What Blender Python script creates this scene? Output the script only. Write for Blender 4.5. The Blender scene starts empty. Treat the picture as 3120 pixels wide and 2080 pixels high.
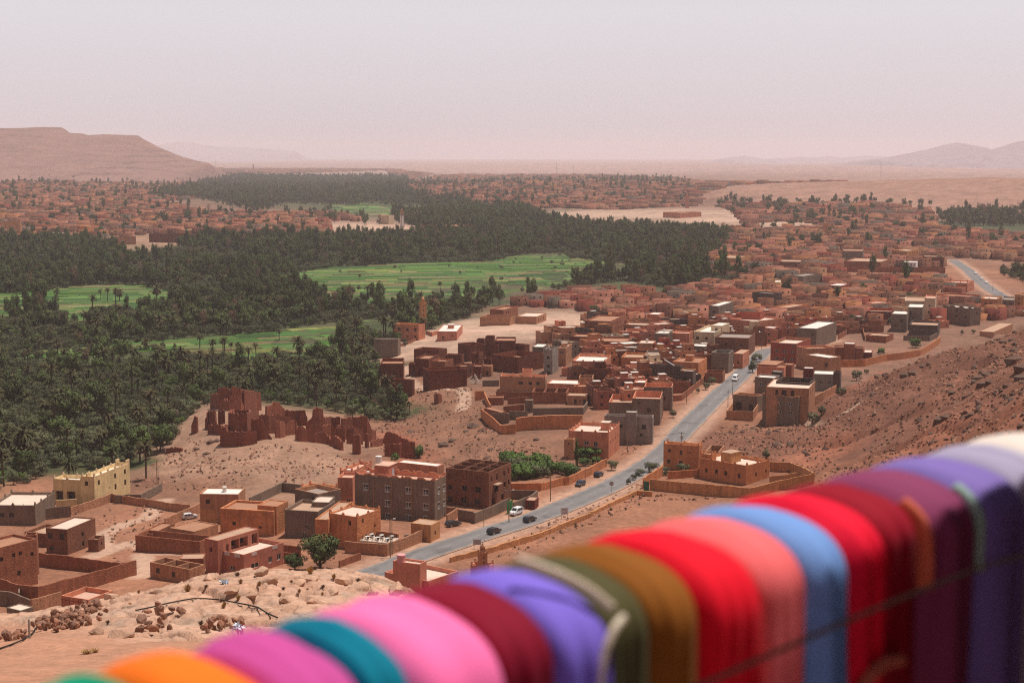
import bpy, math, random
import numpy as np
random.seed(7); rng = np.random.default_rng(7)
C_ = bpy.context.scene
COL = C_.collection
# ------------------------------------------------------------------ camera, sky, sun, exposure
CAMZ, F, HORIZ = 100.0, 4662.0, 468.0          # focal length and horizon in photograph pixels (3120 wide)
PITCH = math.atan((1040 - HORIZ) / F)
cam_d = bpy.data.cameras.new('camera'); cam = bpy.data.objects.new('camera', cam_d); COL.objects.link(cam)
cam.location = (0, 0, CAMZ); cam.rotation_euler = (math.pi / 2 - PITCH, 0, 0)
cam_d.sensor_width = 36; cam_d.lens = F * 36 / 3120; cam_d.clip_start = 0.05; cam_d.clip_end = 60000
cam_d.dof.use_dof = True; cam_d.dof.focus_distance = 600; cam_d.dof.aperture_fstop = 4.4
C_.camera = cam
SUN_AZ, SUN_EL = math.radians(64), math.radians(73)   # azimuth from the view direction towards the right
world = bpy.data.worlds.new('World'); C_.world = world; world.use_nodes = True
wt = world.node_tree; wn = wt.nodes
bg = wn['Background']
sky = wn.new('ShaderNodeTexSky'); sky.sky_type = 'NISHITA'; sky.sun_disc = False
sky.sun_elevation = SUN_EL; sky.sun_rotation = SUN_AZ; sky.altitude = 1300; sky.air_density = 1.0; sky.dust_density = 6.0; sky.ozone_density = 1.0
veil = wn.new('ShaderNodeMix'); veil.data_type = 'RGBA'; veil.inputs['Factor'].default_value = 0.93
geo = wn.new('ShaderNodeTexCoord'); sep = wn.new('ShaderNodeSeparateXYZ'); ramp = wn.new('ShaderNodeValToRGB')
wt.links.new(geo.outputs['Generated'], sep.inputs[0]); wt.links.new(sep.outputs['Z'], ramp.inputs[0])
e = ramp.color_ramp.elements
SK = 8.5
e[0].position = 0.0; e[0].color = (0.655, 0.566, 0.602, 1)
e[1].position = 0.09; e[1].color = (0.705, 0.664, 0.700, 1)
x = e.new(0.35); x.color = (0.28, 0.268, 0.29, 1); x = e.new(1.0); x.color = (0.15, 0.15, 0.178, 1)
sc = wn.new('ShaderNodeMix'); sc.data_type = 'RGBA'; sc.blend_type = 'MULTIPLY'; sc.inputs['Factor'].default_value = 1
sc.inputs['B'].default_value = (SK, SK, SK, 1)
wt.links.new(ramp.outputs[0], sc.inputs['A'])
wt.links.new(sky.outputs[0], veil.inputs['A']); wt.links.new(sc.outputs['Result'], veil.inputs['B'])
wt.links.new(veil.outputs['Result'], bg.inputs[0]); bg.inputs[1].default_value = 0.13
sun_d = bpy.data.lights.new('sun', 'SUN'); sun = bpy.data.objects.new('sun', sun_d); COL.objects.link(sun)
sun_d.energy = 5.0; sun_d.angle = math.radians(0.6); sun_d.color = (1.0, 0.93, 0.84)
sun.rotation_euler = (math.pi / 2 - SUN_EL, 0, math.pi - SUN_AZ)
C_.view_settings.view_transform = 'Standard'; C_.view_settings.look = 'None'
C_.view_settings.exposure = 0.0; C_.view_settings.gamma = 1.0; C_.view_settings.use_curve_mapping = False
C_.cycles.use_denoising = False; C_.cycles.use_adaptive_sampling = False; C_.cycles.filter_width = 1.15
C_.cycles.volume_bounces = 2; C_.cycles.max_bounces = 6; C_.cycles.diffuse_bounces = 3; C_.cycles.transparent_max_bounces = 6
C_.cycles.caustics_reflective = False; C_.cycles.caustics_refractive = False
try:
    C_.cycles.denoiser = 'OPENIMAGEDENOISE'
except Exception:
    pass

# ------------------------------------------------------------------ projection
cP, sP = math.cos(PITCH), math.sin(PITCH)
def ray(u, v):
    a, b = (u - 1560) / F, -(v - 1040) / F
    return np.array([a, cP + b * sP, -sP + b * cP])
def at_z(u, v, z):
    d = ray(u, v); t = (z - CAMZ) / d[2]
    return np.array([d[0] * t, d[1] * t])
def at_d(u, v, D):
    d = ray(u, v); t = D / d[1]
    return np.array([d[0] * t, D, CAMZ + d[2] * t])
def proj(x, y, z):
    dz = z - CAMZ
    dep = y * cP - dz * sP
    return 1560 + F * x / dep, 1040 - F * (y * sP + dz * cP) / dep
def inpoly(px, py, poly):
    px = np.asarray(px, float); py = np.asarray(py, float); r = np.zeros(px.shape, bool); n = len(poly)
    for i in range(n):
        x0, y0 = poly[i]; x1, y1 = poly[(i + 1) % n]
        if y0 == y1: continue
        c = ((y0 > py) != (y1 > py)) & (px < (x1 - x0) * (py - y0) / (y1 - y0) + x0)
        r ^= c
    return r
def sm(a, b, x):
    t = np.clip((x - a) / (b - a), 0, 1); return t * t * (3 - 2 * t)
def h2(ix, iy, s):
    n = (ix.astype(np.int64) * 374761393 + iy.astype(np.int64) * 668265263 + s * 1442695041) & 0xffffffff
    n = ((n ^ (n >> 13)) * 1274126177) & 0xffffffff
    return ((n ^ (n >> 16)) & 0xffff) / 65535.0
def vn(x, y, s=0):
    ix = np.floor(x); iy = np.floor(y); fx = x - ix; fy = y - iy
    fx = fx * fx * (3 - 2 * fx); fy = fy * fy * (3 - 2 * fy)
    a = h2(ix, iy, s); b = h2(ix + 1, iy, s); c = h2(ix, iy + 1, s); d = h2(ix + 1, iy + 1, s)
    return (a + (b - a) * fx + (c - a) * fy + (a - b - c + d) * fx * fy) * 2 - 1
def fbm(x, y, o=4, s=0):
    r = 0 * x; am = 1.0; t = 0
    for k in range(o):
        r = r + am * vn(x * 2 ** k, y * 2 ** k, s + k * 7); t += am; am *= 0.5
    return r / t
def voro(x, y, s=0):
    ix = np.floor(x); iy = np.floor(y); f1 = np.full(x.shape, 9.0); f2 = f1.copy(); cid = np.zeros(x.shape)
    for dx in (-1, 0, 1):
        for dy in (-1, 0, 1):
            cx = ix + dx; cy = iy + dy
            qx = cx + h2(cx, cy, s); qy = cy + h2(cx, cy, s + 5)
            d = np.hypot(qx - x, qy - y); c = h2(cx, cy, s + 11)
            nf = d < f1
            f2 = np.where(nf, f1, np.minimum(f2, d)); cid = np.where(nf, c, cid); f1 = np.where(nf, d, f1)
    return f1, f2, cid

# photograph crops used while measuring: origin and scale
CR = dict(A=(0, 1300, 2.01), B=(600, 1300, 2.851), C=(1000, 1300, 2.851), D=(1100, 950, 3.1357), E=(1400, 950, 3.1357),
          F=(1800, 1150, 2.94), G=(2000, 850, 3.36), H=(2500, 850, 3.484), I=(0, 350, 2.138), J=(1000, 450, 2.138),
          K=(2020, 400, 2.138), L=(0, 700, 2.613), M=(600, 750, 2.613), N=(500, 1100, 2.94), S=(0, 0, 1.0))
def px(c, p):
    o = CR[c]; return (o[0] + p[0] / o[2], o[1] + p[1] / o[2])

# ------------------------------------------------------------------ terrain
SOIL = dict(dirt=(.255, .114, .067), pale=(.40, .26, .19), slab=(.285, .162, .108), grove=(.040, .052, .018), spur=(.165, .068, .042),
            bank=(.20, .095, .058), plain=(.30, .18, .15), plat=(.265, .140, .10), red=(.24, .09, .052), rock=(.46, .29, .19), town=(.18, .092, .062))
TP = []   # (x, y, z, soil)
def tp(u, v, z, soil):
    q = at_z(u, v, z); TP.append((q[0], q[1], z, soil))
def td(u, D, z, soil):
    TP.append(((u - 1560) / F * D, D, z, soil))
def tvd(u, v, D, soil):
    q = at_d(u, v, D); TP.append((q[0], q[1], q[2], soil))
for u, v, z, s in [
    # village terrace
    (1100, 1750, 8, 'dirt'), (1300, 1660, 8, 'dirt'), (1500, 1620, 8, 'dirt'), (1800, 1500, 8, 'dirt'), (2020, 1385, 8, 'dirt'), (2200, 1190, 8, 'dirt'),
    (2330, 1060, 8, 'dirt'), (2000, 1050, 8, 'town'), (2250, 1000, 8, 'town'), (2600, 1000, 8, 'town'), (2850, 930, 8, 'town'), (1800, 1050, 8, 'town'),
    (1700, 1150, 8, 'town'), (1900, 1250, 8, 'dirt'), (1650, 1280, 7, 'town'), (2300, 1250, 8, 'dirt'), (2400, 1290, 8, 'dirt'),
    (1500, 1000, 7, 'pale'), (1700, 980, 7, 'pale'), (1380, 1010, 6, 'pale'), (1250, 1060, 5, 'pale'), (1600, 930, 5, 'town'), (1280, 1120, 6, 'dirt'), (1400, 1150, 7, 'town'),
    (2000, 900, 7, 'town'), (2300, 850, 8, 'town'), (2600, 850, 8, 'dirt'), (3000, 850, 8, 'dirt'), (2200, 790, 6, 'town'), (2600, 760, 8, 'town'), (3050, 760, 8, 'town'), (2900, 720, 9, 'town'),
    # rocky bank between village and grove
    (1260, 1290, 2, 'bank'), (1300, 1200, 6, 'bank'), (1400, 1220, 7, 'bank'), (1450, 1300, 4.5, 'bank'), (1350, 1340, 2, 'bank'), (1550, 1360, 5.5, 'bank'), (1450, 1390, 3.5, 'bank'), (1650, 1390, 7, 'bank'), (1250, 1180, 4, 'bank'),
    (1250, 1390, 3, 'red'), (1180, 1330, 2.5, 'red'),
    # ruin mound
    (640, 1290, 9, 'slab'), (700, 1230, 10, 'slab'), (800, 1330, 8.5, 'slab'), (900, 1340, 8.5, 'slab'), (1020, 1350, 6.5, 'slab'), (700, 1370, 7, 'slab'), (850, 1380, 7, 'slab'), (1000, 1400, 5.5, 'slab'),
    (560, 1340, 5, 'slab'), (620, 1420, 4, 'slab'), (520, 1400, 3, 'slab'), (800, 1460, 4.5, 'slab'), (950, 1450, 4.5, 'slab'), (450, 1480, 3, 'bank'), (600, 1500, 4, 'bank'), (1100, 1400, 5, 'bank'),
    (1080, 1280, 3, 'bank'), (950, 1270, 4, 'slab'), (800, 1260, 6, 'slab'), (1130, 1310, 2.5, 'bank'),
    # lower left quarter
    (150, 1500, 2, 'dirt'), (400, 1570, 4, 'dirt'), (0, 1560, 3, 'dirt'), (500, 1650, 6, 'dirt'), (250, 1680, 6, 'dirt'), (0, 1760, 7, 'dirt'), (380, 1750, 7, 'dirt'), (700, 1600, 6, 'dirt'), (900, 1660, 7, 'dirt'), (1100, 1600, 8, 'dirt'),
    (1350, 1480, 7, 'dirt'), (1600, 1480, 8, 'dirt'), (600, 1760, 8, 'dirt'), (100, 1880, 9, 'dirt'), (900, 1750, 8, 'dirt'),
    # grove floor
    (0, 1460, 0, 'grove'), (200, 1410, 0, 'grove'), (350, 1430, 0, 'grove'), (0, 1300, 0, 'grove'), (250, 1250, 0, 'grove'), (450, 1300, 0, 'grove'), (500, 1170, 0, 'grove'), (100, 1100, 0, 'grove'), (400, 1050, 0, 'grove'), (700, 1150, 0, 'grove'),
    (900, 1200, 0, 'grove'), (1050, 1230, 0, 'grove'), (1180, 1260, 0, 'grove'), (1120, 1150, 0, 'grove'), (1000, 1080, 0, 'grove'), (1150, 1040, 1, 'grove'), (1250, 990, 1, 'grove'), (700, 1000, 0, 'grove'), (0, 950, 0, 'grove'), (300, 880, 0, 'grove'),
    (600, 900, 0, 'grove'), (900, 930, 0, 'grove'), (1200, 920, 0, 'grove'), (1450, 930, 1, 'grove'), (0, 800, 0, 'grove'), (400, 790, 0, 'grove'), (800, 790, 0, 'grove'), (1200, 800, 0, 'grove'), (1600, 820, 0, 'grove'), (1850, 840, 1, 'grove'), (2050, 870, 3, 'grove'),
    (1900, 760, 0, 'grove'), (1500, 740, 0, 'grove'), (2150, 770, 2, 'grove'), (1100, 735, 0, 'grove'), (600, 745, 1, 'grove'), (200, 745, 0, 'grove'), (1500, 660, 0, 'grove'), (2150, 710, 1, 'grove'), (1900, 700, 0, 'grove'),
    # left town bank and slope
    (0, 718, 6, 'town'), (300, 726, 5, 'slab'), (450, 735, 3, 'slab'), (700, 715, 6, 'town'), (1050, 705, 7, 'pale'), (1150, 695, 6, 'pale'), (1250, 705, 5, 'town'), (1400, 712, 3, 'town'), (1300, 650, 2, 'grove'), (1150, 630, 2, 'grove'),
    (0, 640, 14, 'town'), (400, 640, 9, 'town'), (800, 660, 7, 'town'), (0, 570, 24, 'plat'), (300, 570, 16, 'town'), (600, 570, 5, 'grove'), (900, 570, 2, 'grove'), (1150, 560, 3, 'grove'),
    # pale plateau and middle town
    (1750, 652, 9, 'pale'), (2000, 655, 9, 'pale'), (2200, 672, 9, 'pale'), (1850, 680, 7, 'slab'), (2100, 692, 6, 'slab'), (1700, 672, 4, 'slab'), (2300, 710, 7, 'town'), (2400, 690, 9, 'pale'), (2700, 690, 9, 'town'), (2950, 690, 5, 'grove'), (3120, 690, 5, 'grove'),
    (1400, 600, 12, 'town'), (1600, 560, 25, 'town'), (1600, 620, 10, 'town'), (1850, 600, 14, 'town'), (2000, 560, 22, 'town'), (2150, 620, 10, 'town'), (1800, 545, 18, 'town')]:
    tp(u, v, z, s)
for u, v, D, s in [  # plateau on the right, spur on the right
    (2680, 552, 3000, 'plat'), (2900, 549, 2900, 'plat'), (3120, 548, 2850, 'plat'), (3200, 546, 2900, 'plat'), (2400, 556, 3100, 'plat'), (2250, 575, 2950, 'plat'), (2450, 600, 2700, 'plat'), (2750, 600, 2620, 'plat'), (3000, 600, 2580, 'plat'), (3120, 605, 2560, 'plat'),
    (2600, 622, 2500, 'plat'), (2800, 640, 2400, 'plat'), (3120, 645, 2380, 'plat'),
    (2490, 1240, 525, 'spur'), (2560, 1205, 515, 'spur'), (2680, 1150, 505, 'spur'), (2820, 1095, 500, 'spur'), (2960, 1060, 490, 'spur'), (3120, 1012, 480, 'spur'), (3250, 980, 470, 'spur'),
    (2480, 1310, 500, 'spur'), (2600, 1290, 470, 'spur'), (2750, 1230, 450, 'spur'), (2950, 1180, 420, 'spur'), (3120, 1120, 400, 'spur'), (2700, 1340, 420, 'spur'), (2900, 1300, 380, 'red'), (3100, 1260, 330, 'red'), (2500, 1400, 445, 'red'), (2700, 1420, 390, 'red'), (2950, 1400, 330, 'red'), (3150, 1380, 270, 'red'),
    (2200, 1330, 480, 'spur'), (2300, 1350, 472, 'spur'), (2150, 1560, 392, 'dirt'), (2400, 1520, 400, 'dirt'), (1900, 1600, 375, 'dirt'), (1650, 1680, 350, 'dirt'), (2600, 1500, 380, 'dirt'), (2800, 1480, 340, 'dirt')]:
    tvd(u, v, D, s)
for u, D, z, s in [
    (2600, 600, 8, 'town'), (2800, 620, 8, 'town'), (3000, 640, 9, 'town'), (3200, 640, 10, 'town'),
    (2400, 4200, 12, 'plain'), (2900, 4200, 14, 'plain'), (3300, 4200, 16, 'plain'), (1560, 5000, 6, 'plain'), (900, 5200, 4, 'plain'), (200, 5200, 30, 'plain'), (600, 5200, 12, 'plain'),
    (-400, 9000, 8, 'plain'), (1560, 9000, 4, 'plain'), (3400, 9000, 8, 'plain'), (1560, 24000, 2, 'plain'), (-1500, 24000, 4, 'plain'), (4500, 24000, 4, 'plain'),
    (-700, 1000, 2, 'grove'), (-700, 3000, 20, 'plat'), (-700, 450, 3, 'dirt'), (3900, 1000, 10, 'dirt'), (3900, 450, 60, 'spur'), (3900, 2600, 20, 'plat'), (3900, 250, 66, 'red'),
    # camera hill
    (1560, 2, 98.2, 'red'), (1560, 12, 94, 'red'), (0, 12, 94, 'red'), (3120, 12, 94.5, 'red'), (0, 30, 88, 'red'), (1560, 30, 87, 'red'), (3120, 30, 89.5, 'red'),
    (300, 150, 50, 'bank'), (900, 150, 50, 'bank'), (1600, 150, 46, 'bank'), (2200, 150, 52, 'bank'), (2700, 150, 60, 'bank'), (-500, 150, 52, 'bank'), (3120, 150, 68, 'red'),
    (100, 220, 22, 'bank'), (900, 220, 22, 'bank'), (1600, 220, 20, 'bank'), (2200, 220, 28, 'bank'), (-500, 220, 24, 'bank'), (2700, 220, 44, 'bank'), (3120, 220, 58, 'red'),
    (100, 290, 9.5, 'dirt'), (700, 290, 9.5, 'dirt'), (1300, 300, 9, 'dirt'), (1800, 300, 11, 'dirt'), (2200, 310, 14, 'dirt'), (2600, 310, 24, 'dirt'),
    (1500, 95, 68, 'bank'), (2200, 95, 70, 'bank'), (3120, 95, 78, 'bank'), (1500, 60, 78, 'bank'), (2400, 60, 80, 'bank')]:
    td(u, D, z, s)
for u, v, D, s in [(700, 1735, 104, 'rock'), (1000, 1732, 106, 'rock'), (1150, 1760, 103, 'rock'), (480, 1765, 98, 'rock'), (270, 1835, 88, 'rock'), (120, 1905, 78, 'rock'), (0, 1945, 72, 'red'), (-200, 1950, 72, 'red'), (1250, 1800, 99, 'rock'),
                   (800, 1830, 82, 'rock'), (500, 1850, 80, 'rock'), (300, 1930, 68, 'rock'), (1000, 1850, 80, 'rock'), (600, 1950, 62, 'red'), (300, 2000, 56, 'red'), (0, 2040, 52, 'red'), (200, 2080, 48, 'red'), (-200, 2060, 50, 'red'), (900, 1950, 62, 'rock')]:
    tvd(u, v, D, s)
TPa = np.array([(a, b, c) for a, b, c, _ in TP]); TPs = np.array([SOIL[s] for *_, s in TP])
def tq(x, y):
    y = np.maximum(np.asarray(y, float), 2.0)
    return np.stack([np.clip(np.asarray(x, float) / y, -1.2, 1.2) * 4.5, np.log(y) * 2.6], -1)
TQ = tq(TPa[:, 0], TPa[:, 1])
_d = np.linalg.norm(TQ[:, None] - TQ[None], axis=-1)
_K = np.block([[_d - 0.015 * np.eye(len(TQ)), np.ones((len(TQ), 1))], [np.ones((1, len(TQ))), np.zeros((1, 1))]])
_w = np.linalg.solve(_K, np.append(TPa[:, 2], 0))
def tbase(x, y):
    q = tq(x, y); sh = q.shape[:-1]; q = q.reshape(-1, 2); out = np.empty(len(q))
    for i in range(0, len(q), 20000):
        d = np.linalg.norm(q[i:i + 20000, None] - TQ[None], axis=-1)
        out[i:i + 20000] = d @ _w[:-1] + _w[-1]
    return out.reshape(sh)
def soil(x, y):
    q = tq(x, y).reshape(-1, 2); out = np.empty((len(q), 3))
    q = q + 0.10 * np.stack([fbm(np.ravel(x) / 23, np.ravel(y) / 23, 3, 3), fbm(np.ravel(x) / 23, np.ravel(y) / 23, 3, 4)], -1)
    for i in range(0, len(q), 20000):
        d = np.linalg.norm(q[i:i + 20000, None] - TQ[None], axis=-1)
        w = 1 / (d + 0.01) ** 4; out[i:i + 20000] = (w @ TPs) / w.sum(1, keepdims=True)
    return out
# road centre line with half width, as measured
RL = [(1081, 1731), (1196, 1689), (1351, 1637), (1456, 1602), (1596, 1562), (1701, 1528), (1800, 1489), (1936, 1415), (2021, 1362), (2058, 1320), (2106, 1262), (2157, 1211), (2208, 1170), (2240, 1140), (2277, 1106), (2312, 1068)]
RR = [(1151, 1775), (1302, 1703), (1456, 1657), (1631, 1601), (1720, 1564), (1800, 1526), (1919, 1466), (2021, 1402), (2060, 1368), (2096, 1320), (2140, 1272), (2201, 1212), (2245, 1168), (2268, 1142), (2298, 1106), (2345, 1068)]
def resample(P, n):
    P = np.array(P); s = np.append(0, np.cumsum(np.hypot(*np.diff(P, axis=0).T))); t = np.linspace(0, s[-1], n)
    return np.stack([np.interp(t, s, P[:, 0]), np.interp(t, s, P[:, 1])], -1)
def smooth_line(P, k):
    for _ in range(k):
        Q = P.copy(); Q[1:-1] = (P[:-2] + 2 * P[1:-1] + P[2:]) / 4; P = Q
    return P
ROADC = smooth_line(resample([(at_z(*a, 8.1) + at_z(*b, 8.1)) / 2 for a, b in zip(RL, RR)], 90), 14)
_t0 = ROADC[1] - ROADC[0]; ROADC = np.vstack([ROADC[0] - _t0 * 6, ROADC]); _t1 = ROADC[-1] - ROADC[-2]; ROADC = np.vstack([ROADC, ROADC[-1] + _t1 * 10 + np.array([25, 0])])
ROADC = resample(ROADC, 150)
ROAD2 = smooth_line(resample([at_z(*px('K', p), 8.6) for p in [(1890, 835), (1935, 865), (1990, 900), (2050, 960), (2120, 1015), (2215, 1075), (2330, 1150)]], 80), 10)
def dist_line(x, y, P):
    x = np.asarray(x, float); y = np.asarray(y, float); out = np.full(x.shape, 1e9)
    for a, b in zip(P[:-1], P[1:]):
        ab = b - a; t = np.clip(((x - a[0]) * ab[0] + (y - a[1]) * ab[1]) / (ab @ ab + 1e-9), 0, 1)
        out = np.minimum(out, np.hypot(x - a[0] - t * ab[0], y - a[1] - t * ab[1]))
    return out
RH = 4.0
def tz(x, y, rough=True):
    x = np.asarray(x, float); y = np.asarray(y, float)
    z = tbase(x, y)
    if not rough: return z
    u, v = proj(x, y, z)
    # roughness by what the ground is: rocky spur and banks, packed village soil, flat grove
    spur = inpoly(u, v, [(2440, 1250), (2700, 1120), (3300, 930), (3400, 1500), (2800, 1520), (2500, 1460), (2100, 1350), (2200, 1310)])
    bank = inpoly(u, v, [(1180, 1180), (1420, 1150), (1500, 1250), (1750, 1400), (1500, 1420), (1200, 1400), (1000, 1330), (900, 1290), (560, 1270), (480, 1400), (620, 1500), (1100, 1480), (1200, 1420)])
    am = np.where(spur, 1.35, np.where(bank, 1.15, 0.20)) * sm(130, 320, y)
    n = fbm(x / 17, y / 17, 5, 1)
    st = fbm(x / 40 + 9, y / 40, 3, 21)
    led = np.abs(vn(x / 9, y / 26, 33))
    add = am * (1.7 * n + 0.7 * led + 0.9 * np.round(st * 4) / 4) - np.where(spur, 2.2 * np.exp(-(fbm((x + .5 * y) / 26, (y - .5 * x) / 70, 3, 91) / .11) ** 2), 0) * sm(130, 320, y)
    m = np.minimum(dist_line(x, y, ROADC), dist_line(x, y, ROAD2))
    add = add * sm(5, 14, m)
    far = sm(1500, 3000, y) * sm(9000, 5000, y)
    return z + add + far * 5 * fbm(x / 160, y / 220, 4, 5) * (v < 620) - np.where(m < RH + 1.5, 0.12, 0)
def hit(u, v, near=60):
    d = ray(u, v); Y = np.geomspace(near, 9000, 900); t = Y / d[1]
    X = d[0] * t; Z = CAMZ + d[2] * t; T = tz(X, Y)
    k = np.where(Z < T)[0]
    if not len(k): return np.array([X[-1], Y[-1], T[-1]])
    k = k[0]
    if k == 0: return np.array([X[0], Y[0], T[0]])
    a = (Z[k - 1] - T[k - 1]); b = (T[k] - Z[k]); s = a / (a + b)
    x, y = X[k - 1] + s * (X[k] - X[k - 1]), Y[k - 1] + s * (Y[k] - Y[k - 1])
    return np.array([x, y, T[k - 1] + s * (T[k] - T[k - 1])])
def g1(x, y): return float(tz(np.array([x]), np.array([y]))[0])
# ------------------------------------------------------------------ materials
def mat(name, base=(.5, .5, .5), src='value', rough=.9, n1=(.35, .25), n2=None, bump=0.0, bscale=3.0, streak=0.0, spec=0.2, metal=0.0, sheen=0.0, trans=0.0, emis=None):
    """procedural material; src: value, object (Object colour), attr (colour attribute Col), random (object random between base and base2)"""
    m = bpy.data.materials.new(name); m.use_nodes = True; nt = m.node_tree; N = nt.nodes; L = nt.links; p = N['Principled BSDF']
    p.inputs['Roughness'].default_value = rough; p.inputs['Specular IOR Level'].default_value = spec; p.inputs['Metallic'].default_value = metal
    if src == 'object':
        s = N.new('ShaderNodeObjectInfo').outputs['Color']
    elif src == 'attr':
        a = N.new('ShaderNodeVertexColor'); a.layer_name = 'Col'; s = a.outputs[0]
    elif src == 'random':
        o = N.new('ShaderNodeObjectInfo'); r = N.new('ShaderNodeValToRGB'); L.new(o.outputs['Random'], r.inputs[0])
        el = r.color_ramp.elements; k = len(base)
        for i, c in enumerate(base):
            t = el[i] if i < 2 else el.new(0)
            t.position = i / (k - 1); t.color = (*c, 1)
        s = r.outputs[0]
    else:
        rgb = N.new('ShaderNodeRGB'); rgb.outputs[0].default_value = (*base, 1); s = rgb.outputs[0]
    pos = N.new('ShaderNodeNewGeometry').outputs['Position']
    def noise(scale, detail=5, stretch=None):
        t = N.new('ShaderNodeTexNoise'); t.inputs['Scale'].default_value = scale; t.inputs['Detail'].default_value = detail; t.inputs['Roughness'].default_value = .62
        if stretch:
            mp = N.new('ShaderNodeMapping'); mp.inputs['Scale'].default_value = stretch; L.new(pos, mp.inputs[0]); L.new(mp.outputs[0], t.inputs['Vector'])
        else: L.new(pos, t.inputs['Vector'])
        return t.outputs[0]
    def mul(s, f, amt):
        mr = N.new('ShaderNodeMapRange'); mr.inputs[1].default_value = .28; mr.inputs[2].default_value = .72; mr.inputs[3].default_value = 1 - amt; mr.inputs[4].default_value = 1 + amt
        L.new(f, mr.inputs[0])
        mx = N.new('ShaderNodeVectorMath'); mx.operation = 'SCALE'; L.new(s, mx.inputs[0]); L.new(mr.outputs[0], mx.inputs['Scale'])
        return mx.outputs[0]
    if n1: s = mul(s, noise(n1[0]), n1[1])
    if n2: s = mul(s, noise(n2[0], 8), n2[1])
    if streak: s = mul(s, noise(1.0, 4, (1.6, 1.6, .18)), streak)
    L.new(s, p.inputs['Base Color'])
    if sheen: p.inputs['Sheen Weight'].default_value = sheen
    if bump:
        b = N.new('ShaderNodeBump'); b.inputs['Strength'].default_value = bump; b.inputs['Distance'].default_value = .3
        L.new(noise(bscale, 8), b.inputs['Height']); L.new(b.outputs[0], p.inputs['Normal'])
    return m
M = {}
M['ground'] = mat('ground', src='attr', n1=(.06, .14), n2=(.7, .30), bump=.5, bscale=1.2)
M['rock'] = mat('rock', src='attr', n1=(.5, .16), n2=(3.0, .22), bump=.45, bscale=4)
M['road'] = mat('road', src='attr', n1=(.25, .10), n2=(1.8, .12), rough=.88)
M['plaster'] = mat('plaster', src='object', n1=(.28, .20), n2=(2.2, .12), streak=.20, bump=.15, bscale=4)
M['mud'] = mat('mud', src='object', n1=(.3, .2), n2=(1.6, .22), streak=.25, bump=.5, bscale=2.5)
M['attr'] = mat('plaster_far', src='attr', n1=(.2, .14), n2=(1.2, .08))
M['roof'] = mat('roof', src='object', n1=(.25, .12), n2=(1.4, .10), bump=.1)
M['pane'] = mat('pane', (.022, .02, .022), n1=None, rough=.25, spec=.5)  # near-black glass; in unglazed openings its colour stands for the unlit interior
M['white'] = mat('white_paint', (.66, .62, .58), n1=(2, .08), rough=.5)
M['brown'] = mat('brown_wood', (.10, .055, .035), n1=(2, .2), rough=.7)
M['obj'] = mat('painted', src='object', n1=(1.5, .06), rough=.55, spec=.4)
M['carpaint'] = mat('car_paint', src='object', n1=None, rough=.25, spec=.6)
M['rubber'] = mat('rubber', (.015, .015, .015), n1=None, rough=.8)
M['glass'] = mat('dark_glass', (.02, .022, .025), n1=None, rough=.1, spec=.7)
M['metal'] = mat('galvanised', (.35, .34, .33), n1=(3, .1), rough=.45, metal=.7)
M['asphalt'] = mat('asphalt', (.185, .17, .17), n1=(.12, .14), n2=(1.5, .12), streak=.0, rough=.85)
M['line'] = mat('worn_line', (.36, .33, .31), n1=(.5, .3), rough=.8)
M['wood'] = mat('weathered_wood', (.20, .135, .09), n1=(2, .2), rough=.85)
M['leaf'] = mat('leaf', [(.078, .112, .026), (.054, .084, .022), (.110, .128, .030), (.046, .078, .026), (.068, .100, .034), (.145, .132, .032), (.105, .104, .040), (.058, .072, .024)], src='random', n1=(.5, .35), n2=(.028, .5), rough=.75)
M['olive'] = mat('olive_leaf', [(.095, .108, .052), (.070, .088, .040), (.125, .132, .075), (.062, .085, .032), (.105, .106, .052)], src='random', n1=(.5, .3), n2=(.03, .4), rough=.7)
M['bare'] = mat('bare_twig', (.17, .095, .065), n1=(.6, .25), rough=.9)
M['frond'] = mat('palm_frond', [(.050, .062, .022), (.040, .052, .020), (.064, .066, .026), (.078, .062, .030)], src='random', n1=(.8, .3), rough=.8, spec=.08)
M['trunk'] = mat('trunk', (.085, .055, .038), n1=(1.5, .3), rough=.95)
M['bright'] = mat('bright_leaf', [(.085, .14, .022), (.065, .11, .022)], src='random', n1=(.7, .35), rough=.7)
M['scrub'] = mat('dry_scrub', [(.13, .09, .052), (.16, .105, .058), (.09, .085, .04), (.12, .07, .042)], src='random', n1=(.8, .3), rough=.9)
M['straw'] = mat('straw', [(.42, .24, .09), (.36, .22, .10), (.30, .18, .085)], src='random', n1=(2, .2), rough=.9)
M['palestone'] = mat('palestone', [(.46, .28, .19), (.40, .225, .15), (.50, .31, .22)], src='random', n1=(.8, .25), n2=(4, .2), rough=.95, bump=.6, bscale=3)
M['darkstone'] = mat('darkstone', [(.15, .085, .06), (.19, .10, .068), (.12, .075, .058)], src='random', n1=(1.0, .25), n2=(5, .15), rough=.95, bump=.6, bscale=3)
M['stone'] = mat('stone', [(.34, .16, .10), (.26, .12, .075), (.40, .22, .15), (.30, .13, .085), (.22, .12, .085)], src='random', n1=(1.5, .2), n2=(6, .15), rough=.95, bump=.4, bscale=5)
M['crop'] = mat('crop', src='object', n1=(.14, .2), n2=(.9, .28), rough=.9, bump=.6, bscale=1.5)
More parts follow.
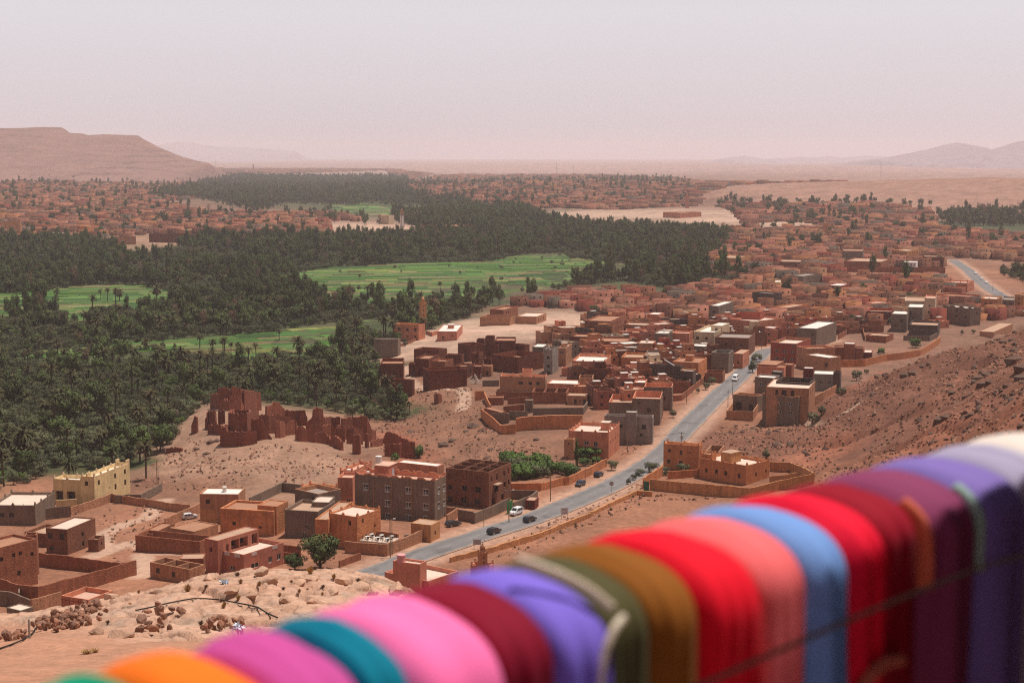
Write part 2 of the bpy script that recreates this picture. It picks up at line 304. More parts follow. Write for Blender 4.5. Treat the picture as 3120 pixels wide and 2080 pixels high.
# ------------------------------------------------------------------ mesh helpers
class MB:
    def __init__(s): s.v = []; s.f = []; s.mi = []; s.mats = []
    def m(s, k):
        if k not in s.mats: s.mats.append(k)
        return s.mats.index(k)
    def quad(s, a, b, c, d, k): 
        n = len(s.v); s.v += [a, b, c, d]; s.f.append((n, n + 1, n + 2, n + 3)); s.mi.append(s.m(k))
    def poly(s, pts, k):
        n = len(s.v); s.v += pts; s.f.append(tuple(range(n, n + len(pts)))); s.mi.append(s.m(k))
    def box(s, x0, x1, y0, y1, z0, z1, k, bottom=True):
        n = len(s.v); s.v += [(x0, y0, z0), (x1, y0, z0), (x1, y1, z0), (x0, y1, z0), (x0, y0, z1), (x1, y0, z1), (x1, y1, z1), (x0, y1, z1)]
        F_ = [(0, 1, 5, 4), (1, 2, 6, 5), (2, 3, 7, 6), (3, 0, 4, 7), (4, 5, 6, 7)] + ([(3, 2, 1, 0)] if bottom else [])
        s.f += [tuple(n + i for i in q) for q in F_]; s.mi += [s.m(k)] * len(F_)
    def obox(s, c, ex, ey, lx, ly, z0, z1, k):   # oriented box: centre, unit axes, half lengths
        c = np.array(c); P = [c - ex * lx - ey * ly, c + ex * lx - ey * ly, c + ex * lx + ey * ly, c - ex * lx + ey * ly]
        n = len(s.v); s.v += [(p[0], p[1], z0) for p in P] + [(p[0], p[1], z1) for p in P]
        F_ = [(0, 1, 5, 4), (1, 2, 6, 5), (2, 3, 7, 6), (3, 0, 4, 7), (4, 5, 6, 7), (3, 2, 1, 0)]
        s.f += [tuple(n + i for i in q) for q in F_]; s.mi += [s.m(k)] * 6
    def cyl(s, c, r0, r1, z0, z1, k, n=10, cap=True):
        b = len(s.v)
        for z, r in ((z0, r0), (z1, r1)):
            s.v += [(c[0] + r * math.cos(2 * math.pi * i / n), c[1] + r * math.sin(2 * math.pi * i / n), z) for i in range(n)]
        for i in range(n): s.f.append((b + i, b + (i + 1) % n, b + n + (i + 1) % n, b + n + i)); s.mi.append(s.m(k))
        if cap: s.f.append(tuple(b + n + i for i in range(n))); s.mi.append(s.m(k))
    def tube(s, P, r, k, n=5):
        P = np.array(P, float); b = len(s.v)
        for i, p in enumerate(P):
            t = P[min(i + 1, len(P) - 1)] - P[max(i - 1, 0)]; t /= np.linalg.norm(t) + 1e-9
            a = np.cross(t, (0, 0, 1) if abs(t[2]) < .9 else (1, 0, 0)); a /= np.linalg.norm(a); c = np.cross(t, a)
            rr = r[i] if hasattr(r, '__len__') else r
            s.v += [tuple(p + rr * (a * math.cos(2 * math.pi * j / n) + c * math.sin(2 * math.pi * j / n))) for j in range(n)]
        for i in range(len(P) - 1):
            for j in range(n):
                s.f.append((b + i * n + j, b + i * n + (j + 1) % n, b + (i + 1) * n + (j + 1) % n, b + (i + 1) * n + j)); s.mi.append(s.m(k))
    def mesh(s, name):
        me = bpy.data.meshes.new(name); me.from_pydata([tuple(map(float, p)) for p in s.v], [], s.f)
        for k in s.mats: me.materials.append(M[k])
        if len(s.mats) > 1: me.polygons.foreach_set('material_index', s.mi)
        me.update(); return me
    def build(s, name, parent=None, color=None, loc=None):
        return link(name, s.mesh(name), parent, color, loc)
def link(name, data, parent=None, color=None, loc=None, rz=None, scale=None):
    o = bpy.data.objects.new(name, data); COL.objects.link(o)
    if parent: o.parent = parent
    if color is not None: o.color = (*color, 1)
    if loc is not None: o.location = tuple(map(float, loc))
    if rz is not None: o.rotation_euler = (0, 0, rz)
    if scale is not None: o.scale = scale
    return o
def np_mesh(name, V, Fq, mats, smooth=False, cols=None):
    me = bpy.data.meshes.new(name); V = np.asarray(V, np.float32); Fq = np.asarray(Fq, np.int32); n, k = Fq.shape
    me.vertices.add(len(V)); me.vertices.foreach_set('co', V.ravel())
    me.loops.add(n * k); me.loops.foreach_set('vertex_index', Fq.ravel())
    me.polygons.add(n); me.polygons.foreach_set('loop_start', np.arange(0, n * k, k, dtype=np.int32))
    for m in mats: me.materials.append(M[m])
    if smooth: me.polygons.foreach_set('use_smooth', np.ones(n, bool))
    me.update(calc_edges=True)
    if cols is not None:
        a = me.color_attributes.new('Col', 'FLOAT_COLOR', 'POINT'); a.data.foreach_set('color', np.hstack([cols, np.ones((len(V), 1))]).astype(np.float32).ravel())
    return me
def structure(name, me, kind='structure'):
    o = link(name, me); o['kind'] = kind; return o
def grid_faces(nr, nc, wrap=False):
    i, j = np.meshgrid(np.arange(nr - 1), np.arange(nc - 1), indexing='ij'); a = (i * nc + j).ravel()
    return np.stack([a, a + 1, a + nc + 1, a + nc], -1)
REG = []   # things with label candidates
def thing(name, cat, cands, loc=(0, 0, 0), group=None, data=None, anchor=None, rz=0):
    o = bpy.data.objects.new(name, data); COL.objects.link(o); o.location = tuple(map(float, loc)); o.rotation_euler = (0, 0, rz); o['category'] = cat
    if data is None: o.empty_display_size = .5
    if group: o['group'] = group
    a = anchor if anchor is not None else loc
    REG.append(dict(o=o, c=[cands] if isinstance(cands, str) else list(cands), uv=proj(*[float(q) for q in a])))
    return o

# ------------------------------------------------------------------ ground
def build_ground():
    ang = np.radians(np.concatenate([np.linspace(-80, -24, 22)[:-1], np.linspace(-24, 24, 470), np.linspace(24, 80, 22)[1:]]))
    Y = np.concatenate([np.geomspace(1.2, 120, 50)[:-1], np.geomspace(120, 300, 45)[:-1], np.geomspace(300, 1300, 440)[:-1], np.geomspace(1300, 6000, 190)[:-1], np.geomspace(6000, 26000, 40)])
    X = np.tan(ang)[None, :] * Y[:, None]; YY = np.repeat(Y[:, None], len(ang), 1)
    Z = tz(X, YY); Z -= 1.6 * sm(36, 40, YY) * sm(128, 122, YY) * sm(-45, -42, X) * sm(32, 28, X)
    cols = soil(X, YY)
    u, v = proj(X.ravel(), YY.ravel(), Z.ravel())
    # pale wheel tracks, red gullies and bare patches of soil
    m = fbm(X.ravel() / 30, YY.ravel() / 30, 4, 61)[:, None]; cols = cols * (1 + .28 * m)
    m2 = fbm(X.ravel() / 7, YY.ravel() / 7, 4, 66)[:, None]; cols = cols * (1 + .25 * m2)
    up, vp = proj(X.ravel(), YY.ravel(), Z.ravel()); sl = inpoly(up, vp, [(2440, 1250), (2700, 1120), (3300, 930), (3400, 1500), (2800, 1520), (2500, 1460), (2100, 1350), (2200, 1310)])
    rd = (sl * sm(.1, .45, fbm((X.ravel() + .5 * YY.ravel()) / 30, (YY.ravel() - .5 * X.ravel()) / 80, 5, 95)))[:, None]; cols = cols * (1 - rd * .8) + np.array([.27, .095, .055]) * rd * .8
    near = np.minimum(dist_line(X, YY, ROADC), dist_line(X, YY, ROAD2)).ravel()
    k = (sm(11, 5, near) * .7)[:, None]; cols = cols * (1 - k) + np.array([.43, .265, .19]) * k
    tr = dist_line(X, YY, TRACKS[0]).ravel()
    for T in TRACKS[1:]: tr = np.minimum(tr, dist_line(X, YY, T).ravel())
    k = (sm(3.5, 1.5, tr) * .75)[:, None]; cols = cols * (1 - k) + np.array([.47, .31, .225]) * k
    V = np.stack([X, YY, Z], -1).reshape(-1, 3)
    o = structure('ground', np_mesh('ground', V, grid_faces(len(Y), len(ang)), ['ground'], True, cols)); return o
TRACKS = [np.array([at_z(*px(c, p), 6) for p in P]) for c, P in [
    ('A', [(560, 800), (700, 740), (800, 700), (980, 780), (1150, 790)]), ('A', [(640, 730), (620, 640), (760, 560), (900, 520), (1010, 400)]), ('A', [(850, 960), (900, 880), (870, 790)]),
    ('D', [(420, 480), (450, 600), (560, 690), (700, 760), (950, 760), (1000, 840), (960, 920)]), ('E', [(1190, 60), (1120, 160), (1080, 230)]),
    ('F', [(2352, 640), (2150, 590), (2000, 540), (1900, 480)]), ('C', [(1750, 900), (2000, 790), (2281, 690)])]]
def road_mesh(P, hw, dz, name):
    n = 33; T = np.gradient(P, axis=0); T /= np.linalg.norm(T, axis=1)[:, None]; Nn = np.stack([-T[:, 1], T[:, 0]], -1); P = resample(P, len(P) * 3); T = np.gradient(P, axis=0); T /= np.linalg.norm(T, axis=1)[:, None]; Nn = np.stack([-T[:, 1], T[:, 0]], -1); cs = np.linspace(-hw, hw, n)
    XY = P[:, None] + Nn[:, None] * cs[None, :, None]; X, Y = XY[..., 0], XY[..., 1]; Z = tbase(X, Y) + dz; c = np.abs(cs)[None] / hw + .16 * fbm(X / 3, Y / 3, 4, 31) + .08 * fbm(X / .9, Y / .9, 2, 32)
    k = sm(.80, .99, c)[..., None]; w = (np.exp(-((np.abs(np.abs(cs) - hw * .47)) / (hw * .13)) ** 2)[None] * .13 + .10 * fbm(X / 9, Y / 9, 3, 35))[..., None]; col = np.array([.175, .162, .162]) * (1 - w); pt = (fbm(X / 5, Y / 7, 2, 36) > .45)[..., None]; col = np.where(pt, col * .80, col); col = col * (1 - k) + np.array([.36, .215, .15]) * k
    return np_mesh(name, np.concatenate([XY, Z[..., None]], -1).reshape(-1, 3), grid_faces(len(P), n)[:, ::-1], ['road'], True, col.reshape(-1, 3))
def ribbon(P, hw, dz, name, mk, z=None):
    T = np.gradient(P, axis=0); T /= np.linalg.norm(T, axis=1)[:, None]; Nn = np.stack([-T[:, 1], T[:, 0]], -1)
    lo = hw if hasattr(hw, '__len__') else (-hw, hw); cs = np.linspace(lo[0], lo[1], 5)
    XY = P[:, None] + Nn[:, None] * cs[None, :, None]
    Z = tbase(XY[..., 0], XY[..., 1]) + dz
    V = np.concatenate([XY, Z[..., None]], -1).reshape(-1, 3)
    return np_mesh(name, V, grid_faces(len(P), 5)[:, ::-1], [mk], True)
build_ground()
structure('road', road_mesh(ROADC, RH + .5, .03, 'road'))
structure('road', road_mesh(ROAD2, 4.8, .05, 'road'))
for hw in ((-3.7, -3.58), (3.58, 3.7)): structure('road_marking', ribbon(ROADC, hw, .045, 'road_marking', 'line'))
# dashed centre line
for i in range(4, 142, 4):
    structure('road_marking', ribbon(ROADC[i:i + 3], (-.06, .06), .045, 'road_marking', 'line'))

def back_ground():
    th = np.radians(np.linspace(80, 280, 60)); r = np.geomspace(1.2 / math.cos(math.radians(80)), 8000, 60); R_, T_ = np.meshgrid(r, th, indexing='ij'); yy = R_ * math.cos(math.radians(80)); a = tbase(yy * 5, yy); b = tbase(-yy * 5, yy); w = sm(0, 1, (T_ - th[0]) / (th[-1] - th[0]))
    Z = a * (1 - w) + b * w; X = R_ * np.sin(T_); Y = R_ * np.cos(T_); V = np.stack([X, Y, Z], -1).reshape(-1, 3); V = np.vstack([V, [[0, 0, 98.0]]]); F_ = grid_faces(60, 60)[:, ::-1]
    me = np_mesh('ground', V, F_, ['ground'], True, np.repeat([SOIL['red']], len(V), 0)); structure('ground', me)
back_ground()
def hill(name, prof, D0, depth, mk, col, base=-5, rough=1.0, seed=1, ledge=0, front=None):
    """a hill whose crest passes at distance D0 behind these measured skyline points; slopes run towards and away from the camera"""
    us = np.array([p[0] for p in prof], float); vs = np.array([p[1] for p in prof], float)
    U = np.linspace(us[0], us[-1], 260); Vv = np.interp(U, us, vs); X0 = (U - 1560) / F * D0
    H = np.array([at_d(a, b, D0)[2] for a, b in zip(U, Vv)]); tp_ = np.linspace(0, 1, len(U)); H = -60 + (H + 60) * np.minimum(sm(0, .07, tp_), sm(1, .93, tp_))
    base = min(base, -8)
    S = np.concatenate([np.linspace(-1, 0, 70), np.linspace(0, 1, 16)[1:]]); fr = front or depth
    XX = np.repeat(X0[None], len(S), 0); YY = np.repeat((D0 + np.where(S < 0, S * fr, S * depth))[:, None], len(U), 1)
    sh = np.where(S < 0, 1 + S, 1 - S); p = np.clip(sh, 0, 1)[:, None]
    # cliff ledges: steep cap then talus
    prof_ = np.where(p > .72, .62 + .38 * (p - .72) / .28, .62 * (p / .72) ** 1.35) if ledge else p ** 1.15
    Z = base + (H[None] - base) * prof_
    k = (1 - p * .9) * np.minimum(1, p * 4); bandz = np.abs(((Z + 7 * fbm(XX / 90, YY / 90, 3, 77)) / 17) % 1 - .5)
    Z += rough * k * (16 * np.abs(fbm(XX / 130, YY / 130, 5, seed)) - 6) * (.4 + .6 * (S < 0))[:, None]
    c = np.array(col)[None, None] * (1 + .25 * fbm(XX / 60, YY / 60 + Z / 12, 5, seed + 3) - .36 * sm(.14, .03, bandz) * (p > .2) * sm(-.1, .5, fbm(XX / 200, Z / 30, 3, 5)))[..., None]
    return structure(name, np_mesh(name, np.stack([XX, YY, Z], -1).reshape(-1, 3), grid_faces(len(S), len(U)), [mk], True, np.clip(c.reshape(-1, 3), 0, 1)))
iI = lambda a: [(px('I', p)) for p in a]
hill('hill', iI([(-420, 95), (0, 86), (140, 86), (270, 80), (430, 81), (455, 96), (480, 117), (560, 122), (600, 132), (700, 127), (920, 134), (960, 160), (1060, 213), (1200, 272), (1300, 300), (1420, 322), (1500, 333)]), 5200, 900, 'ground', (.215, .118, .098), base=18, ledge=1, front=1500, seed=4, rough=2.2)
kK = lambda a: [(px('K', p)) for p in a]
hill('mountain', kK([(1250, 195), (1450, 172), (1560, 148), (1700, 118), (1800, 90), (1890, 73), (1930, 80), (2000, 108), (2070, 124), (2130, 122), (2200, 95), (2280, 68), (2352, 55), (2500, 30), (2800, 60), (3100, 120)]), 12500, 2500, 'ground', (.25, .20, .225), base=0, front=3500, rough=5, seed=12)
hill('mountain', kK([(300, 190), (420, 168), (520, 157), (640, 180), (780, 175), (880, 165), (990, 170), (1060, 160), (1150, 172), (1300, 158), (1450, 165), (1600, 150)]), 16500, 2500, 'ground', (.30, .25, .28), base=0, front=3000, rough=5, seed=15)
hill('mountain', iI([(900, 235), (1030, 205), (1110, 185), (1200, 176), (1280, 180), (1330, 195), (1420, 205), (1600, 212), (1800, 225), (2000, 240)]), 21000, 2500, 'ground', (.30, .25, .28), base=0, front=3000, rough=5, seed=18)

def outcrop():
    x = np.arange(-40, 30, .16); y = np.arange(38, 125, .16); X, Y = np.meshgrid(x, y)
    b = tbase(X, Y); u, v = proj(X, Y, b)
    edge = 1905 + .055 * u + 40 * fbm(X / 6, Y / 6, 3, 40)
    rk = sm(edge + 35, edge - 35, v)                       # bare rock above, red path below
    f1, f2, cid = voro(X / 3.4 + .3 * fbm(X / 3, Y / 3, 2, 1), Y / 4.6 + .3 * fbm(X / 3, Y / 3, 2, 2), 3)
    g1_, g2, cid2 = voro(X / 1.15 + .2 * fbm(X, Y, 2, 5), Y / 1.5 + .2 * fbm(X, Y, 2, 6), 8)
    big = fbm(X / 14, Y / 14, 4, 50)
    tl = np.abs((X - .18 * Y) / 9); terr = big * 2.2; terr = np.floor(terr * 2.4) / 2.4 + .14 * sm(.75, 1, terr * 2.4 % 1)
    tx = (cid * 7.3 % 1 - .5); ty = (cid * 13.7 % 1 - .5); t2 = (cid2 * 9.1 % 1 - .5)
    warp = fbm(X / 2.5, Y / 2.5, 3, 12) * .5
    q_ = (big * 2.0 + .25 * warp) * 3.2; slab_s = (np.floor(q_) + sm(.0, .55, q_ % 1)) / 3.2
    slab = np.floor((big * 2.0 + .25 * warp) * 3.2) / 3.2
    Z = b + rk * (slab_s * .8 + (cid - .5) * .24 + tx * (X % 3.4 - 1.7) * .05 + ty * (Y % 4.6 - 2.3) * .05 - .34 * (f2 - f1 < .075) - .15 * (g2 - g1_ < .10) + .10 * fbm(X / 1.3, Y / 1.6, 4, 9) + .25 * np.maximum(0, fbm(X / 3, Y / 3.6, 3, 19) - .15))
    Z = Z + (1 - rk) * (.12 * fbm(X / 3, Y / 3, 5, 60)) + .25 * fbm(X / 5, Y / 5, 3, 70)
    ed = np.maximum.reduce([sm(122, 125, Y), sm(41, 38, Y), sm(-37, -40, X), sm(26, 29, X)]); Z -= 3 * ed
    c = np.where(rk[..., None] > .5, np.array([.56, .365, .235]), np.array([.40, .19, .115])) * np.ones(X.shape + (3,))
    c = np.array([.40, .20, .125]) * (1 - rk[..., None]) + np.array([.50, .305, .215]) * rk[..., None]
    stain = sm(.1, .5, fbm(X / 4, Y / 4, 5, 80)); c = c * (1 - .32 * stain[..., None]) + stain[..., None] * .32 * np.array([.34, .15, .09])
    grey = sm(.15, .5, fbm(X / 2.2, Y / 2.2, 5, 90)) * rk; c = c * (1 - .5 * grey[..., None]) + .5 * grey[..., None] * np.array([.30, .24, .19])
    crack = (np.maximum(np.exp(-(f2 - f1) / .08), .85 * np.exp(-(g2 - g1_) / .09)) * rk)[..., None]; c = c * (1 - .55 * crack) + .55 * crack * np.array([.16, .075, .045])
    global OUTC; OUTC = (x, y, Z)
    structure('rock_outcrop', np_mesh('rock_outcrop', np.stack([X, Y, Z], -1).reshape(-1, 3), grid_faces(len(y), len(x)), ['rock'], False, c.reshape(-1, 3)))
outcrop()
def hit_out(u, v):
    x, y, Z = OUTC; d = ray(u, v); Y = np.linspace(40, 122, 1200); t = Y / d[1]; X = d[0] * t; zr = CAMZ + d[2] * t
    i = np.clip(((Y - y[0]) / .16).astype(int), 0, len(y) - 1); j = np.clip(((X - x[0]) / .16).astype(int), 0, len(x) - 1); T = Z[i, j]
    k = np.where(zr < T)[0]; k = k[0] if len(k) else -1
    return np.array([X[k], Y[k], T[k]])
# ------------------------------------------------------------------ buildings
PC = dict(mud=(.335, .145, .088), darkmud=(.225, .082, .052), tan=(.42, .235, .145), salmon=(.50, .225, .145), grey=(.235, .19, .155), lgrey=(.33, .275, .235), dgrey=(.125, .10, .088),
          yellow=(.72, .54, .28), pink=(.52, .24, .175), cream=(.58, .44, .29), orange=(.47, .215, .105), brick=(.24, .115, .075), red=(.38, .105, .07), wine=(.19, .05, .042), rose=(.42, .18, .13), ochre=(.46, .255, .125))
_br = dict(orange=1.28, salmon=1.22, tan=1.15, ochre=1.28, pink=1.15, rose=1.12, cream=1.1, yellow=1.1, darkmud=.85)
PC = {k: (v[0] * .82, v[1] * (.80 if k in ('cream', 'yellow', 'lgrey') else .70), v[2] * (.80 if k in ('cream', 'yellow', 'lgrey') else .64)) for k, v in PC.items()}
PC = {k: tuple(min(.8, c * _br.get(k, 1)) for c in v) for k, v in PC.items()}
CN = dict(mud='mud brown', darkmud='dark red mud', tan='tan', salmon='salmon', grey='grey brown', lgrey='pale grey', dgrey='dark grey', yellow='yellow', pink='pink', cream='cream', orange='orange', brick='brown brick', red='brick red', wine='wine red', rose='rose pink', ochre='ochre')
RC = dict(pale=(.60, .47, .385), dust=(.41, .26, .18), mud=(.34, .17, .105), white=(.68, .60, .54), pink=(.54, .33, .25), grey=(.29, .23, .195))
CURH = [None]
def facade(mb, p0, p1, z0, z1, ops, k, depth=.22):
    p0 = np.array(p0); p1 = np.array(p1); Ln = np.linalg.norm(p1 - p0); t = (p1 - p0) / Ln; n = np.array([t[1], -t[0]])
    ops = [(max(a, .05), min(b, Ln - .05), max(c, z0 + .02), min(d, z1 - .05)) for a, b, c, d in ops]
    ops = [o for o in ops if o[1] - o[0] > .1 and o[3] - o[2] > .1]
    xs = sorted({0.0, Ln, *[o[0] for o in ops], *[o[1] for o in ops]}); zs = sorted({z0, z1, *[o[2] for o in ops], *[o[3] for o in ops]})
    P = lambda x, z, d=0: (p0[0] + t[0] * x - n[0] * d, p0[1] + t[1] * x - n[1] * d, z)
    for xa, xb in zip(xs[:-1], xs[1:]):
        run = None
        for za, zb in zip(zs[:-1], zs[1:]):
            cx, cz = (xa + xb) / 2, (za + zb) / 2
            if any(o[0] < cx < o[1] and o[2] < cz < o[3] for o in ops):
                if run is not None: mb.quad(P(xa, run), P(xb, run), P(xb, za), P(xa, za), k); run = None
            elif run is None: run = za
        if run is not None: mb.quad(P(xa, run), P(xb, run), P(xb, z1), P(xa, z1), k)
    for a, b, c, d in ops:
        mb.quad(P(a, c), P(a, c, depth), P(a, d, depth), P(a, d), k); mb.quad(P(b, c, depth), P(b, c), P(b, d), P(b, d, depth), k)
        mb.quad(P(a, d), P(a, d, depth), P(b, d, depth), P(b, d), k); mb.quad(P(a, c, depth), P(a, c), P(b, c), P(b, c, depth), k)
    return [(P((a + b) / 2, (c + d) / 2, depth - .02), b - a, d - c) for a, b, c, d in ops], math.atan2(t[1], t[0])
WM = {}
def win_mesh(kind):
    if kind not in WM:
        mb = MB(); mb.quad((-.5, 0, -.5), (.5, 0, -.5), (.5, 0, .5), (-.5, 0, .5), 'pane'); p = mb.mesh('pane'); f = None
        if kind != 'none':
            fb = MB(); k = {'white': 'white', 'grille': 'white', 'brown': 'brown', 'door': 'brown', 'green': 'brown'}[kind]; w = .07
            fb.box(-.5, -.5 + w, -.06, .0, -.5, .5, k); fb.box(.5 - w, .5, -.06, 0, -.5, .5, k); fb.box(-.5 + w, .5 - w, -.06, 0, .5 - w, .5, k); fb.box(-.5 + w, .5 - w, -.06, 0, -.5, -.5 + w, k); fb.box(-.03, .03, -.05, 0, -.5 + w, .5 - w, k)
            if kind == 'grille':
                fb.box(-.5 - .08, .5 + .08, -.22, -.08, .5, .57, k); fb.box(-.56, .56, -.24, -.08, -.57, -.5, k)
                for i in range(7): fb.box(-.46 + i * .15, -.44 + i * .15, -.24, -.22, -.5, -.05, k)
                fb.box(-.5, .5, -.24, -.21, -.07, -.03, k)
            if kind == 'door': 
                fb.box(-.4, -.05, -.04, -.01, -.43, .43, k); fb.box(.05, .4, -.04, -.01, -.43, .43, k)
            f = fb.mesh('frame')
        WM[kind] = (p, f)
    return WM[kind]
def put_window(root, loc, w, h, rz, kind, name='window'):
    p, f = win_mesh(kind); a = link(name, p, root, None, np.array(loc) - ROOTLOC(root), rz, (w, 1, h))
    if f:
        b = link('frame', f, a); 
def ROOTLOC(r): return np.array(r.location)
_mer = {}
def merlon_mesh(mk):
    if mk not in _mer:
        mb = MB(); mb.box(-.5, .5, -.16, .16, 0, .35, mk); mb.box(-.34, .34, -.16, .16, .35, .65, mk); mb.box(-.18, .18, -.16, .16, .65, 1.0, mk); _mer[mk] = mb.mesh('merlon')
    return _mer[mk]
def quad_from(L, C, R, H, zg=None, minw=2.5):
    z = 8.0 if zg is None else zg; zt = z + H
    for _ in range(4):
        P = at_z(*C, z + H)
        if zg is None: z = float(tbase(P[:1], P[1:])[0])
        else: break
    zt = z + H; Cw = at_z(*C, zt)
    th_ = np.radians(np.linspace(-18, 84, 205)); hz = (CAMZ - zt) * sP; ex = np.concatenate([np.stack([-np.cos(th_), np.sin(th_)], -1)[None], np.stack([np.sin(th_), np.cos(th_)], -1)[None]])
    err = np.zeros(len(th_)); T_ = []
    for k_, (uu, vv) in enumerate((L, R)):
        k = (uu - 1560) / F; p = ex[k_]; den = p[:, 0] - k * p[:, 1] * cP; den = np.where(np.abs(den) < 1e-4, 1e-4, den)
        t = (k * (Cw[1] * cP + hz) - Cw[0]) / den; X = Cw[0] + p[:, 0] * t; Y = Cw[1] + p[:, 1] * t
        _, v_ = proj(X, Y, zt); bad = (t < minw) | (t > 45); err += np.minimum((v_ - vv) ** 2, 4000) + bad * 1e4 + .02 * np.maximum(t - 16, 0) ** 2; T_.append(np.clip(t, minw, 45))
    i_ = int(np.argmin(err)); Lq = Cw + ex[0][i_] * T_[0][i_]; Rq = Cw + ex[1][i_] * T_[1][i_]
    return dict(C=Cw, R=Rq, L=Lq, B=Lq + Rq - Cw, zg=z, zt=zt)
FOOT = []     # footprints (centre, radius) already taken
def block(root, q, col, inner=None, roofc='dust', ph=.8, wl=(), wr=(), fr='none', merlon=None, mk='plaster', roof=True, deep=1.6, th=.24, jag=0, depth=.22, steps=None, label_part=None):
    """one rectangular volume with parapet, roof and windows as parts of the thing ROOT"""
    A = [q['C'], q['R'], q['B'], q['L']]; z0, z1 = q['zg'] - deep, q['zt']; c = sum(A) / 4; o0 = ROOTLOC(root)
    FOOT.append((c, max(np.linalg.norm(a - c) for a in A)))
    mb = MB(); wins = []
    for i in range(4):
        p0, p1 = A[i], A[(i + 1) % 4]; Ln = np.linalg.norm(p1 - p0); ops = []
        for w in (wr if i == 0 else wl if i == 3 else ()):
            s, zd, ww, hh = w[:4]; ops.append((s * Ln - ww / 2, s * Ln + ww / 2, z1 - zd - hh / 2, z1 - zd + hh / 2))
        wn_, rz = facade(mb, p0, p1, z0, z1, ops, mk, depth)
        wins += [(l, w, h, rz) for l, w, h in wn_]
    V = [tuple(np.array(v) - o0) for v in mb.v]; mb.v = V
    pc = PC[col] if isinstance(col, str) else col
    wall = mb.build('wall', root, pc)
    # parapet: top ring and inner faces
    e1 = A[1] - A[0]; e2 = A[3] - A[0]; l1, l2 = np.linalg.norm(e1), np.linalg.norm(e2); e1 = e1 / l1; e2 = e2 / l2
    IN = [A[0] + e1 * th + e2 * th, A[1] - e1 * th + e2 * th, A[2] - e1 * th - e2 * th, A[3] + e1 * th - e2 * th]
    ic = PC[inner] if isinstance(inner, str) else inner if inner is not None else pc
    lift = lambda p, z: tuple(np.array([p[0], p[1], z]) - o0)
    pb = MB(); zr = z1 - ph
    for i in range(4):
        j = (i + 1) % 4
        pb.quad(lift(A[i], z1), lift(A[j], z1), lift(IN[j], z1), lift(IN[i], z1), mk)
        pb.quad(lift(IN[i], z1), lift(IN[j], z1), lift(IN[j], zr), lift(IN[i], zr), mk)
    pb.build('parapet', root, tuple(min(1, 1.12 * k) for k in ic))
    if roof:
        rb = MB(); rb.quad(*[lift(p, zr + .01) for p in IN], 'roof'); rb.build('roof', root, RC[roofc])
    for l, w, h, rz in wins: put_window(root, l, w, h, rz, fr if h < 2 or fr == 'none' else 'door', 'window' if h < 2.0 else 'door')
    if merlon:
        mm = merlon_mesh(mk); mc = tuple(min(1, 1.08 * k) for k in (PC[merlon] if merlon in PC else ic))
        rz1 = math.atan2(e1[1], e1[0]); rz2 = math.atan2(e2[1], e2[0])
        for p, d, rz in [(A[0], e1, rz1), (A[1], -e1, rz1), (A[2], -e1, rz1), (A[3], e1, rz1)]:
            link('merlon', mm, root, mc, lift(p + d * .45 + e2 * (.17 if p is A[0] or p is A[1] else -.17), z1 - .02), rz, (.9, 1, .8))
        for ln, p, d, off, rz in [(l1, A[0], e1, e2 * .17, rz1), (l2, A[0], e2, e1 * .17, rz2), (l2, A[1], e2, -e1 * .17, rz2), (l1, A[3], e1, -e2 * .17, rz1)]:
            for k in range(1, int(ln / 4)): link('merlon', mm, root, mc, lift(p + d * (ln * k / int(ln / 4)) + off, z1 - .02), rz, (.8, .9, .6))
    if steps:   # stepped, scalloped parapet top
        sb = MB()
        for ln, p, d, off in [(l1, A[0], e1, e2 * .13), (l2, A[0], e2, e1 * .13), (l2, A[1], e2, -e1 * .13), (l1, A[3], e1, -e2 * .13)]:
            n = max(2, int(ln / steps)); seg = ln / n
            for k in range(n):
                c0 = p + d * (k + .5) * seg + off; wv = np.array([-d[1], d[0]])
                for hw, za, zb in ((.30, 0, .28), (.2, .28, .5)): 
                    for sgn in (-1, 1):
                        cc = c0 + d * sgn * seg * (.5 - hw / 2); sb.obox(cc - np.array(o0[:2]), d, wv, seg * hw / 2 - .01, .125, z1 - o0[2] + za + .002, z1 - o0[2] + zb, mk)
        sb.build('scalloped_rim', root, ic)
    q.update(IN=IN, zr=zr, e1=e1, e2=e2, l1=l1, l2=l2); return q
def roofpt(q, s, t): return q['C'] + (q['R'] - q['C']) * s + (q['L'] - q['C']) * t
def hut(root, q, s, t, w, d, h, col, roofc='pale', door=None):
    p = roofpt(q, s, t); e1, e2 = q['e1'], q['e2']; o0 = ROOTLOC(root); mb = MB(); mb.obox((p - o0[:2]), e1, e2, w / 2, d / 2, q['zr'] - o0[2], q['zr'] - o0[2] + h, 'plaster')
    a = mb.build('stair_hut', root, PC[col] if isinstance(col, str) else col)
    rb = MB(); rb.obox((p - o0[:2]), e1, e2, w / 2 + .12, d / 2 + .12, q['zr'] - o0[2] + h + .002, q['zr'] - o0[2] + h + .16, 'roof'); rb.build('roof', root, RC[roofc])
    if door: 
        b = MB(); c = p - e2 * (d / 2 + .02) - o0[:2]; b.obox(c, e1, e2, .45, .02, q['zr'] - o0[2], q['zr'] - o0[2] + 2, 'obj'); b.build('hut_door', root, door)
def tank(q, s, t, zoff=0, col=(.62, .55, .5), r=.55, h=1.3, near=''):
    p = roofpt(q, s, t); mb = MB(); mb.cyl((0, 0), r, r, 0, h, 'obj', 12, False); body = mb.mesh('body')
    z = q['zr'] + zoff
    o = thing('water_tank', 'water tank', [f'round water tank on {near}'] if near else ['small round water tank on a flat roof'], (p[0], p[1], z), group='rooftop water tanks')
    link('body', body, o, col); lb = MB(); lb.cyl((0, 0), r * 1.1, r * 1.05, h + .002, h + .14, 'obj', 12); lb.build('lid', o, tuple(min(.8, c * 1.25) for c in col))
